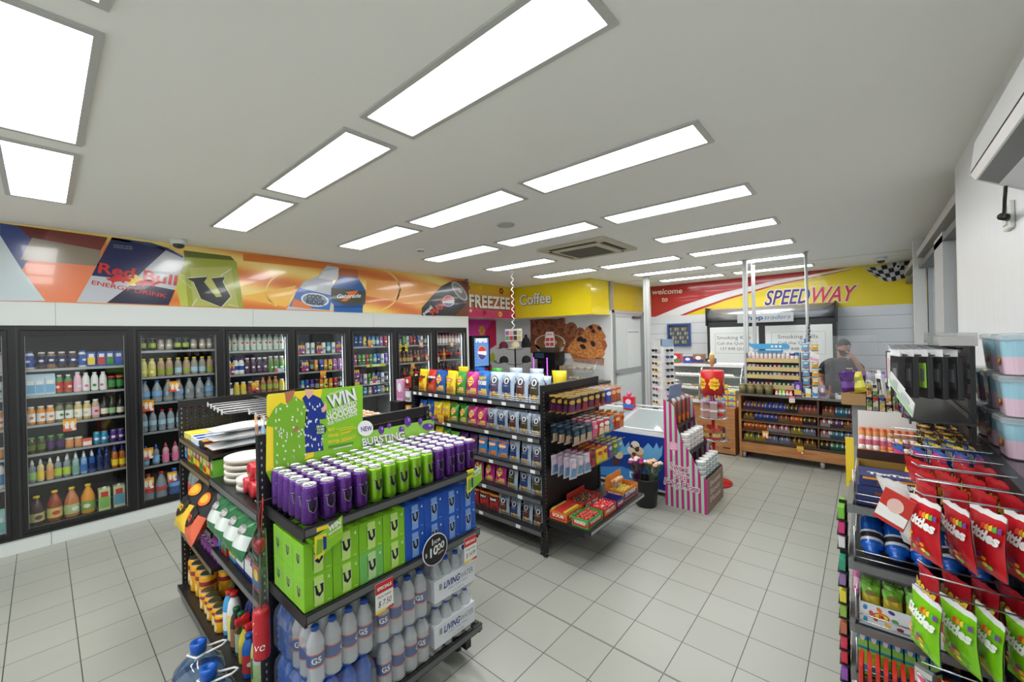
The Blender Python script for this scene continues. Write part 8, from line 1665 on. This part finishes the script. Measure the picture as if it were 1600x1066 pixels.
place('bq1', bouquet([(240, 226, 232), (200, 40, 120), (236, 220, 230), (170, 60, 130)], clear('wrap_violet', (.8, .62, .8), .3, .1, .35, (130, 60, 130)), 3), (-1.92, 4.335, .04), (.0, -.10, 0), 'white and magenta bouquet in violet wrap in the black bucket', 'bouquet')
place('bq2', bouquet([(240, 200, 170), (236, 186, 150), (244, 214, 190)], clear('wrap_clear', (.92, .95, .93), .4, .1, .12, (190, 200, 190)), 8), (-1.81, 4.345, .04), (0, .10, 1), 'peach rose bouquet in clear wrap in the black bucket', 'bouquet')
# ================================================================== candy floss cardboard stand
FS = empty('candy_floss_stand', 'pink and mint striped stepped cardboard stand for candy floss', 'stand', (0, 0, 0))
MAG, MINT, KRAFT = mat((196, 40, 130), .5), mat((176, 214, 190), .5), mat((146, 122, 104), .7)
outl = [(-1.70, .0), (-1.27, .0), (-1.27, .355), (-1.33, .40), (-1.43, .62), (-1.50, .70), (-1.565, .88), (-1.57, 1.05), (-1.60, 1.11), (-1.70, 1.16)]
def top_at(x):
    up_ = outl[2:]
    for (xa, za), (xb, zb) in zip(up_, up_[1:]):
        if xb <= x <= xa: return za+(zb-za)*((x-xa)/(xb-xa) if xa != xb else 0)
    return 1.16 if x < -1.69 else .355
for yy, nm in ((4.47, 'near'), (5.09, 'far')):
    mb = MB(); w0 = .43/15
    for i in range(15):
        x0, x1 = -1.70+w0*i, -1.70+w0*(i+1); M = MAG if i % 2 == 0 else MINT
        za, zb = top_at(x0+1e-5), top_at(x1-1e-5)
        mb.loft([[(x0, yy, 0), (x1, yy, 0), (x1, yy, zb), (x0, yy, za)], [(x0, yy+.006, 0), (x1, yy+.006, 0), (x1, yy+.006, zb), (x0, yy+.006, za)]], M)
    mb.obj('side_panel', FS)
B(-1.276, -1.27, 4.476, 5.09, .0, .355, KRAFT).obj('front_panel', FS); B(-1.70, -1.694, 4.476, 5.09, 0, 1.14, KRAFT).obj('back_panel', FS)
for x0, x1, z in ((-1.69, -1.565, .86), (-1.69, -1.43, .60), (-1.69, -1.28, .335)): o = B(x0, x1, 4.477, 5.089, z-.01, z, mat((28, 26, 28), .5)).obj('step', FS); B(x1-.005, x1, 4.477, 5.089, z, z+.03, mat((28, 26, 28), .5)).obj('lip', o)
fs_ = lambda k: (lambda x, z: (x, 4.4695-.0006*k, z))
n = MB()
for dx, M, bd, k in ((0, W, .008, 1), (0, MAG, .0, 3)):
    for s, h, x, z, w_ in (('Sweet', .075, -1.545, .40, .20), ('Sour', .07, -1.53, .315, .16), ('and', .02, -1.53, .375, .05), ('Fairy Floss', .065, -1.53, .22, .36)): put_text(n, s, h, M, fs_(k), at=(x, z-.0), width=w_*(1.05 if k == 1 else 1), bold=bd if h > .03 else bd*.3, shear=.08, rotdeg=-3)
n.obj('lettering', FS)
n = MB(); put_poly(n, ell(.055, .05, 22, (-1.60, .66)), mat((240, 170, 206), .5), fs_(2)); put_poly(n, [(-1.612, .615), (-1.588, .615), (-1.597, .55)], W, fs_(2)); [put_poly(n, ell(.045-.008*q, .006, 14, (-1.60, .635+.022*q), .2), mat((250, 206, 226), .5), fs_(3)) for q in range(3)]; n.obj('floss_print', FS)
n = MB(); [put_text(n, s, .05, mat((206, 180, 176), .6), lambda y, z: (-1.2695, 4.78+y, z), at=(0, .26-.085*q), width=.4, bold=.003) for q, s in enumerate(('Sweet', 'Sour', 'Floss'))]; n.obj('lettering', FS)
def stub(c, c2): return lambda: (lambda o: (MB().lathe([(.049, .036), (.051, .038), (.051, .046), (.03, .048)], mat(c2, .35), 20).obj('lid', o), o)[1])(MB().lathe([(.043, 0), (.048, .036)], mat(c, .4), 20).obj('floss_tub'))
for i in range(5):
    for l in range(4): place('st1', stub((226, 214, 214), (236, 236, 234)), (-1.497, 4.54+.115*i, .6005+.049*l), 0, 'white floss tub on the middle step, %s pile, %s up' % (ORD[i], ORD[l]), 'tub', 'tubs on the middle step')
    for l in range(4): place('st2', stub((196, 206, 206), (226, 228, 226)), (-1.345, 4.54+.115*i, .3355+.049*l), 0, 'silver floss tub on the low step, %s pile, %s up' % (ORD[i], ORD[l]), 'tub', 'tubs on the low step')
for i in range(8): place('tube', lambda: (lambda o: (MB().lathe([(.0155, .02), (.0155, .10)], P((226, 120, 60)), 12, cap=False).obj('label', o), MB().lathe([(.012, .26), (.024, .285), (.016, .30)], clear('tube_top', (.97, .97, .97), .4, .1, .3, (236, 236, 236)), 10).obj('gathered_top', o), o)[2])(MB().lathe([(.014, 0), (.015, .01), (.015, .25), (.010, .262)], mat((146, 84, 74), .3), 12).obj('candy_tube')), (-1.60-.035*(i % 2), 4.52+.072*i, .8605), 0, 'tall brown candy tube with clear gathered top, %s along the top step' % ORD[i], 'candy', 'tall candy tubes')
tag(MB().add([(-1.66, 4.6, 1.14), (-1.66, 5.0, 1.14), (-1.64, 5.0, 1.30), (-1.64, 4.6, 1.30), (-1.664, 4.6, 1.14), (-1.664, 5.0, 1.14), (-1.644, 5.0, 1.30), (-1.644, 4.6, 1.30)], [(0, 1, 2, 3), (7, 6, 5, 4), (0, 3, 7, 4), (1, 5, 6, 2), (2, 6, 7, 3), (0, 4, 5, 1)], P((120, 150, 190))).obj('back_card', None, (-.033, 0, -.01)), 'pale blue picture card rising behind the candy tubes', 'card')
# ================================================================== lollipop stand
LS = empty('lollipop_stand', 'red drum lollipop stand on wire tiers behind the striped stand', 'stand', (-1.47, 5.50, 0))
MB().lathe([(.20, 0), (.20, .02), (.05, .03), (.02, .05), (.02, 1.12)], P((206, 40, 36)), 24).obj('base', LS); dr = MB().lathe([(.135, 1.12), (.135, 1.40), (.12, 1.41)], P((206, 30, 36), .3), 28).obj('drum', LS)
n = MB(); q = .1357
for a0 in (-2.35, -1.15, .2, 1.6): 
    put_star(n, [(.062*(1+.10*math.cos(8*t))*math.cos(t), .072*(1+.10*math.cos(8*t))*math.sin(t)) for t in [2*PI*i/32 for i in range(32)]], P((250, 214, 50)), lambda x, y: (q*math.cos(a0+x/q), q*math.sin(a0+x/q), 1.25+y))
    for s_, dy in (('Chupa', .008), ('Chups', -.03)): put_text(n, s_, .026, P((200, 30, 36)), lambda x, y: (q*1.006*math.cos(a0+x/q), q*1.006*math.sin(a0+x/q), 1.25+y), at=(0, dy), width=.092, bold=.001)
n.obj('emblem', dr); [MB().lathe([(.001, z), (r_, z), (r_+.004, z+.004), (r_, z+.008), (.001, z+.002)], CHR, 20).obj('wire_tier', LS) for z, r_ in ((.55, .17), (.82, .165), (1.02, .13))]
r = empty('cone_topper', 'giant wafer cone lollipop standing on the red drum', 'topper', (-1.47, 5.50, 1.411)); MB().lathe([(.008, 0), (.008, .05), (.02, .055), (.034, .16), (.03, .19), (.012, .215)], mat((206, 160, 96), .5), 14).obj('cone', r); MB().lathe([(.03, .17), (.026, .20), (.01, .23), (.002, .24)], mat((236, 220, 170), .5), 12).obj('swirl', r)
for i in range(14): place('lp%d' % (i % 3), lambda i=i: (lambda o: (MB().cyl((0, 0, -.05), (0, 0, .003), .002, W, 5).obj('lolly_stick', o), o)[1])(MB().ball((0, 0, .014), .016, P([(206, 50, 60), (230, 170, 60), (120, 80, 150)][i % 3]), 10, 6).obj('lollipop')), (-1.47+.105*math.cos(i*.449), 5.50+.105*math.sin(i*.449), 1.075), 0, '%s lollipop below the red drum' % ['red', 'amber', 'violet'][i % 3], 'lollipop', '%s lollipops under the drum' % ['red', 'amber', 'violet'][i % 3])
for i in range(10):
    a, l = (i % 5)*1.2566, i//5
    place('lt_%d' % l, lambda l=l: (lambda o: (MB().box(-.042, .042, -.042, .042, .08, .10, P((206, 180, 220) if l else (236, 232, 230))).obj('lid', o), MB().box(-.0402, .0402, -.0406, -.0398, .015, .06, P((206, 60, 60))).obj('label', o), o)[2])(MB().box(-.04, .04, -.04, .04, 0, .08, clear('tub_box', (.95, .95, .95), .3, .08, .5, (220, 190, 180))).obj('candy_tub')), (-1.47+.095*math.cos(a), 5.50+.095*math.sin(a), .8295+.102*l), a, 'square candy tub with %s lid on the lollipop stand, %s round' % (('white', 'lilac')[l], ORD[i % 5]), 'candy tub', 'square candy tubs')
for i in range(6): place('tp%d' % (i % 3), softpack([(60, 60, 120), (206, 120, 50), (200, 60, 60)][i % 3], (220, 200, 120), .10, .14, .03, 'snack_packet'), (-1.47+.12*math.cos(i*1.05), 5.50+.12*math.sin(i*1.05), .5615), (-.0, 0, i*1.05+PI/2), '%s packet in the lower wire tier of the lollipop stand' % ['navy', 'orange', 'red'][i % 3], 'packet', '%s lower tier packets' % ['navy', 'orange', 'red'][i % 3])
# ================================================================== coffee and frozen drink corner
DM = empty('drink_machine', 'black frozen drink machine with a lit blue and red ball panel', 'machine', (0, 0, 0)); B(-6.75, -6.25, 5.92, 6.45, .92, 1.93, mat((18, 18, 20), .35)).obj('body', DM); B(-6.249, -6.244, 5.98, 6.40, 1.28, 1.88, mat((96, 140, 200), .4, emit=.7, name='lit_panel')).obj('lit_panel', DM)
n = MB(); yz = lambda k: (lambda y, z: (-6.2435+.0008*k, y, z)); put_text(n, 'PEPSI', .075, mat((236, 240, 244), .4, emit=.5), yz(2), at=(6.19, 1.79), width=.34, bold=.008); put_text(n, 'PEPSI', .075, mat((60, 80, 140), .4), yz(1), at=(6.197, 1.784), width=.35, bold=.01)
put_poly(n, ell(.13, .15, 26, (6.20, 1.56)), mat((240, 242, 244), .4, emit=.5), yz(1)); put_poly(n, [(6.20+.125*math.cos(a), 1.56+.145*math.sin(a)) for a in [.25+.24*i for i in range(12)]], mat((226, 70, 50), .4, emit=.3), yz(2)); put_poly(n, [(6.20+.125*math.cos(a), 1.56+.145*math.sin(a)) for a in [PI+.1+.24*i for i in range(12)]], mat((90, 80, 150), .4, emit=.3), yz(2)); [put_poly(n, ell(.012, .014, 8, (6.02+.0*k, 1.35+.07*k)), mat((60, 100, 180), .4), yz(1)) for k in range(7)]; n.obj('emblem', DM)
n = MB(); n.box(-6.249, -6.243, 6.0, 6.17, 1.05, 1.22, mat((30, 40, 60), .3)); n.box(-6.249, -6.243, 6.2, 6.38, 1.05, 1.22, mat((150, 30, 40), .3)); n.obj('flavour_panel', DM); B(-6.24, -6.12, 6.0, 6.38, .921, .935, STEEL).obj('drip_tray', DM)
bn = empty('drinks_bench', 'low bench of white doors under the frozen drink machine', 'bench', (0, 0, 0)); B(-6.88, -6.08, 5.56, 7.35, .0, .88, WHITE).obj('cabinet', bn); B(-6.89, -6.04, 5.55, 7.36, .881, .92, mat((60, 58, 56), .3)).obj('worktop', bn)
cbn_ = empty('coffee_bench', 'dark topped wooden bench along the coffee mural', 'bench', (0, 0, 0)); B(-6.0, -4.18, 7.42, 7.99, 0, .87, WOOD).obj('cabinet', cbn_); B(-6.02, -4.16, 7.40, 7.995, .871, .905, mat((40, 38, 38), .3)).obj('worktop', cbn_)
CM = empty('coffee_machine', 'black coffee machine with violet light strips on the bench', 'machine', (0, 0, 0)); mb = MB(); BK_ = mat((18, 18, 20), .3); mb.box(-5.92, -5.30, 7.55, 7.95, .906, 1.06, BK_); mb.box(-5.92, -5.30, 7.72, 7.95, 1.06, 1.36, BK_); mb.box(-5.92, -5.30, 7.55, 7.95, 1.36, 1.52, BK_); mb.box(-5.5, -5.30, 7.55, 7.72, 1.06, 1.36, BK_); mb.obj('body', CM)
VIO = mat((190, 90, 230), .4, emit=2.0, name='violet_led')
for x in (-5.91, -5.52): B(x, x+.02, 7.54, 7.55, 1.0, 1.40, VIO).obj('light_strip', CM)
B(-5.86, -5.60, 7.545, 7.55, 1.39, 1.50, mat((60, 80, 110), .2)).obj('screen', CM); B(-5.8, -5.6, 7.60, 7.68, 1.26, 1.355, mat((60, 60, 62), .3, .5)).obj('spout', CM); B(-5.75, -5.40, 7.60, 7.9, 1.521, 1.63, mat((80, 72, 62), .4)).obj('hopper', CM)
r = empty('menu_sign', 'white two panel price sign standing above the coffee machine', 'sign', (-5.52, 7.68, 1.631)); mb = MB(); mb.box(-.13, .13, 0, .006, 0, .26, W); mb.prism(rrect(-.11, .11, .26, .36, .03), -.006, 0, W, T=Matrix(((1, 0, 0, 0), (0, 0, -1, 0), (0, 1, 0, 0), (0, 0, 0, 1)))); mb.obj('panel', r); n = MB(); [n.box(-.11+.12*k, -.01+.12*k, -.002, 0, .03+.11*j, .11+.11*j, P((206, 80, 80))) for k in range(2) for j in range(2)]; n.box(-.08, .08, -.002, 0, .28, .31, P((220, 140, 140))); n.obj('print_block', r)
PCs = empty('pastry_case', 'clear two tier pastry case on the coffee bench', 'pastry case', (0, 0, 0)); CL = clear('case_acrylic', (.95, .96, .96), .35, .05, .08, (220, 222, 222))
B(-5.05, -4.30, 7.46, 7.92, .906, .93, mat((150, 146, 140), .4)).obj('base', PCs); mb = MB(); pr = [(7.46, .93), (7.46, 1.10), (7.52, 1.28), (7.66, 1.38), (7.92, 1.38)]; mb.loft([[(x, y, z) for y, z in pr] for x in (-5.05, -4.30)], CL, closed=False, cap=False); [mb.add([(x, y, z) for y, z in pr]+[(x, 7.92, .93)], [tuple(range(6))], CL) for x in (-5.05, -4.30)]; mb.obj('curved_cover', PCs)
B(-5.04, -4.31, 7.56, 7.91, 1.14, 1.15, CL).obj('shelf', PCs); mb = MB(); [mb.cyl((x, 7.46, 1.10), (x, 7.66, 1.38), .01, CHROME, 8) for x in (-5.06, -4.29)]; mb.obj('edge_rod', PCs)
for i in range(14): place('bun%d' % (i % 2), lambda i=i: MB().ball((0, 0, .028), .045, bake('bun_crust%d' % (i % 2), (176, 116, 64), (226, 190, 140), 30) if i % 2 else mat((226, 206, 180), .7), 12, 7, (1, 1, .6)).obj('bun'), (-4.96+.092*(i % 7), 7.66, (.9305, 1.1505)[i//7]+.0005), i, '%s bun in the clear pastry case' % ('cream', 'golden')[i % 2], 'bun', '%s buns in the pastry case' % ('cream', 'golden')[i % 2])
for i in range(2): place('krf', sbox('kraft_box', .22, .2, .15, mat((170, 140, 100), .7), mat((150, 120, 84), .7)), (-5.18, 7.80, .906+.152*i), .1, 'plain kraft box between coffee machine and pastry case, %s one' % ('lower', 'upper')[i], 'box')
# hat stand with caps and a beanie
HT = empty('hat_stand', 'dark pole stand holding caps and a beanie beyond the chips', 'stand', (-5.78, 6.75, 0)); MB().lathe([(.2, 0), (.2, .02), (.02, .04), (.015, 1.88)], mat((40, 40, 40), .4, .5), 16).obj('pole', HT); mb = MB(); [mb.tube([(0, 0, z), (.15*math.cos(a), .15*math.sin(a), z+.02), (.24*math.cos(a), .24*math.sin(a), z+.08)], .006, mat((60, 60, 60), .4, .5), 6) for z, a in ((1.60, PI+.72), (1.60, .72), (1.60, -.85), (1.28, PI+.72), (1.28, .72))]; mb.obj('arm', HT)
def cap_(c):
    def mk():
        M = mat(c, .85); o = MB().lathe([(.098, 0), (.10, .03), (.092, .08), (.065, .12), (.02, .135)], M, 18).obj('cap'); MB().loft([[(.095*math.cos(t), -.095*math.sin(t)-.0, .008) for t in [.5+2.14*i/8 for i in range(9)]], [(.085*math.cos(t), -.03-.15*math.sin(t), -.012) for t in [.5+2.14*i/8 for i in range(9)]]], M, closed=False, cap=False).obj('peak', o); MB().ball((0, 0, .135), .01, M, 8, 5).obj('button', o); return o
    return mk
for k_, c, dx, dy, z, rt, lab in (('c1', (104, 30, 44), -.19, -.16, 1.685, -.4, 'maroon cap on the hat stand'), ('c2', (206, 196, 160), .16, -.18, 1.69, .0, 'cream cap in the middle of the hat stand'), ('c3', (36, 38, 40), -.19, -.16, 1.37, -.4, 'charcoal cap, lower of the hat stand arms by the menu side'), ('c4', (28, 30, 32), .18, .16, 1.37, .4, 'black cap on the lower hat stand arm')): place('cap_'+k_, cap_(c), (-5.78+dx, 6.75+dy, z-.03), rt, lab, 'cap')
r = empty('beanie', 'black pom-pom beanie on the hat stand', 'hat', (-5.60, 6.91, 1.655)); BN = mat((24, 26, 28), .95); MB().lathe([(.098, 0), (.104, .05), (.10, .06)], BN, 20).obj('cuff', r); MB().lathe([(.097, .055), (.095, .12), (.07, .19), (.03, .225)], BN, 20).obj('crown', r); MB().ball((0, 0, .25), .034, BN, 10, 7).obj('pom_pom', r)
# menu hung from the ceiling on a curly cord
pc_ = onp(800, 424, 2, H); r = empty('hanging_menu', 'small four column menu board hanging from the ceiling on a curly cord', 'sign', (0, 0, 0))
zt_, zb_ = onp(804, 514, 1, pc_.y).z, onp(804, 533, 1, pc_.y).z
MB().tube([(pc_.x+.02*math.cos(t*.9), pc_.y+.02*math.sin(t*.9), H-.02-(H-zt_-.02)*t/60) for t in range(61)], .0085, W, 5).obj('curly_cord', r); MB().lathe([(.045, H), (.045, H-.015), (.02, H-.03)], W, 14, T=Matrix.Translation((pc_.x, pc_.y, 0))).obj('ceiling_rose', r)
B(pc_.x-.19, pc_.x+.19, pc_.y-.004, pc_.y+.004, zb_, zt_, mat((206, 206, 200), .5)).obj('board', r); mb = MB(); [mb.box(pc_.x-.18+.092*k, pc_.x-.10+.092*k, pc_.y-.006, pc_.y-.004, zb_+(zt_-zb_)*(.08+.42*j), zb_+(zt_-zb_)*(.42+.42*j), P(((90, 150, 100), (170, 60, 60), (50, 56, 56), (190, 170, 110), (150, 90, 160), (206, 150, 150), (70, 70, 74), (200, 180, 130))[k+4*j])) for k in range(4) for j in range(2)]; mb.obj('menu_block', r)
# ================================================================== the cashier
def skinned(name, pts, edges, parent, M, levels=2, root=0):
    me = bpy.data.meshes.new(name+'_bones'); me.from_pydata([p[:3] for p in pts], edges, []); ob = bpy.data.objects.new(name, me); COL.objects.link(ob)
    sk = ob.modifiers.new('skin', 'SKIN'); sk.use_smooth_shade = True
    for i, v in enumerate(me.skin_vertices[0].data): r = pts[i][3]; v.radius = r if isinstance(r, tuple) else (r, r); v.use_root = i == root
    sb = ob.modifiers.new('smooth', 'SUBSURF'); sb.levels = levels; sb.render_levels = levels
    dg = bpy.context.evaluated_depsgraph_get(); m2 = bpy.data.meshes.new_from_object(ob.evaluated_get(dg)); bpy.data.objects.remove(ob); m2.materials.clear(); m2.materials.append(M)
    m2.polygons.foreach_set('use_smooth', [True]*len(m2.polygons)); o = bpy.data.objects.new(name, m2); COL.objects.link(o); o.parent = parent; return o
PE = empty('person', 'bearded cashier in a dark T-shirt, one hand raised to his face, behind the counter', 'person', (-.30, 7.80, -.02), .08)
SKIN = mat((176, 124, 98), .5)
P_ = [(0, 0, .95, (.15, .11)), (0, 0, 1.10, (.14, .105)), (0, 0, 1.27, (.165, .115)), (0, .005, 1.40, (.13, .09)), (.01, 0, 1.475, .056), (.02, -.012, 1.535, .060), (.035, -.03, 1.60, (.074, .085)), (.035, -.02, 1.68, (.076, .088)), (.03, -.01, 1.735, .05),
      (-.115, .005, 1.405, .07), (-.19, .0, 1.37, .062), (-.245, -.02, 1.13, .044), (-.215, -.22, 1.03, .031), (-.195, -.29, 1.005, (.036, .02)),
      (.115, .005, 1.405, .07), (.19, -.01, 1.37, .062), (.285, -.15, 1.19, .045), (.165, -.19, 1.44, .031), (.12, -.17, 1.515, (.034, .02)),
      (-.085, 0, .86, .095), (-.095, -.01, .50, .066), (-.1, .02, .10, .046), (-.105, -.12, .045, .04), (.085, 0, .86, .095), (.095, -.01, .50, .066), (.1, .02, .10, .046), (.105, -.12, .045, .04)]
E_ = [(0, 1), (1, 2), (2, 3), (3, 4), (4, 5), (5, 6), (6, 7), (7, 8), (3, 9), (9, 10), (10, 11), (11, 12), (12, 13), (3, 14), (14, 15), (15, 16), (16, 17), (17, 18), (0, 19), (19, 20), (20, 21), (21, 22), (0, 23), (23, 24), (24, 25), (25, 26)]
def fingers(palm, dirs, base_idx):
    for (ox, oy, oz), d1, d2, r in dirs:
        a = (palm[0]+ox, palm[1]+oy, palm[2]+oz); b = tuple(a[i]+d1[i] for i in range(3)); c = tuple(b[i]+d2[i] for i in range(3))
        k = len(P_); P_.extend([a+(r,), b+(r*.95,), c+(r*.8,)]); E_.extend([(base_idx, k), (k, k+1), (k+1, k+2)])
fingers((-.195, -.29, 1.005), [((-.03+.02*i, -.035, -.006), (-.002, -.035-.004*(i in (1, 2)), -.012), (0, -.022, -.014), .0085) for i in range(4)]+[((.034, -.005, -.004), (.018, -.022, -.006), (.006, -.02, -.008), .0095)], 13)
fingers((.12, -.17, 1.515), [((-.012-.006*i, -.004+.012*i-.018, .03+.002*i), (-.022, .012, .030-.003*i), (-.02, .014, .012), .0085) for i in range(4)]+[((-.03, -.02, .0), (-.022, .004, .012), (-.012, .012, .014), .0095)], 18)
skinned('body', P_, E_, PE, SKIN)
TS = mat((44, 44, 48), .85)
g_ = lambda r, d: tuple(q+d for q in r) if isinstance(r, tuple) else r+d
sp_ = [P_[0][:3]+((.158, .118),)]+[p[:3]+(g_(p[3], .012),) for p in P_[1:4]]+[(.005, 0, 1.452, .066)]+[P_[9][:3]+(.080,), P_[10][:3]+(.076,), (-.228, -.012, 1.22, .064), P_[14][:3]+(.080,), P_[15][:3]+(.076,), (.242, -.09, 1.27, .064)]
skinned('tee_shirt', sp_, [(0, 1), (1, 2), (2, 3), (3, 4), (3, 5), (5, 6), (6, 7), (3, 8), (8, 9), (9, 10)], PE, TS)
skinned('trousers', [(0, 0, .97, (.155, .116)), (-.085, 0, .86, .106), (-.095, -.01, .50, .078), (-.1, .02, .11, .062), (.085, 0, .86, .106), (.095, -.01, .50, .078), (.1, .02, .11, .062)], [(0, 1), (1, 2), (2, 3), (0, 4), (4, 5), (5, 6)], PE, mat((30, 32, 40), .9))
HC = Vector((.035, -.02, 1.655)); HAIR = mat((26, 22, 20), .8)
FT = Matrix.Translation(HC) @ Matrix.Rotation(.30, 4, 'Z') @ Matrix.Rotation(.10, 4, 'X')
mb = MB(); mb.grid(lambda u, v: FT @ Vector((.088*math.sin(PI*v*.5)*math.cos(2*PI*u), .104*math.sin(PI*v*.5)*math.sin(2*PI*u)+.006, (.112*math.cos(PI*v*(.5+.12*max(0, math.sin(2*PI*u))-.10*max(0, -math.sin(2*PI*u))))))), 24, 8, HAIR); mb.obj('hair', PE)
mb = MB(); mb.grid(lambda u, v: FT @ Vector((.080*math.cos(PI+PI*u)*(1-.25*v), .010+.104*math.sin(PI+PI*u)*(1-.12*v), -.038-.085*v-.012*math.sin(PI*u))), 16, 5, HAIR); mb.grid(lambda u, v: FT @ Vector((.060*math.cos(PI+PI*u)*(1-v*.9), .010+.0915*math.sin(PI+PI*u)*(1-v*.9), -.125-.006*math.sin(PI*v))), 12, 3, HAIR); mb.obj('beard', PE)
mb = MB(); mb.loft([[FT @ Vector(p) for p in r_] for r_ in ([(-.008, -.092, .02), (.008, -.092, .02), (.006, -.085, .02), (-.006, -.085, .02)], [(-.014, -.112, -.022), (.014, -.112, -.022), (.014, -.088, -.026), (-.014, -.088, -.026)])], SKIN, smooth=True); mb.obj('nose', PE)
for s in (-1, 1):
    mb = MB(); mb.ball(tuple(FT @ Vector((s*.030, -.086, .016))), .011, mat((230, 226, 220), .3), 10, 6); mb.ball(tuple(FT @ Vector((s*.030, -.094, .014))), .0055, mat((40, 26, 20), .2), 8, 5); mb.obj('eye', PE)
    mb = MB(); mb.tube([tuple(FT @ Vector((s*.015, -.096, .032))), tuple(FT @ Vector((s*.032, -.095, .037))), tuple(FT @ Vector((s*.05, -.082, .030)))], .005, HAIR, 6); mb.obj('eyebrow', PE)
    mb = MB(); mb.ball(tuple(FT @ Vector((s*.082, .008, -.004))), .03, SKIN, 10, 6, (.35, .6, 1)); mb.obj('ear', PE)
mb = MB(); mb.tube([tuple(FT @ Vector((-.024, -.094, -.05))), tuple(FT @ Vector((0, -.102, -.048))), tuple(FT @ Vector((.024, -.094, -.05)))], .006, mat((150, 84, 76), .5), 6); mb.obj('mouth', PE)
mb = MB(); mb.box(.055, .125, -.137, -.132, 1.325, 1.345, mat((206, 190, 40), .6)); mb.obj('shirt_badge', PE)
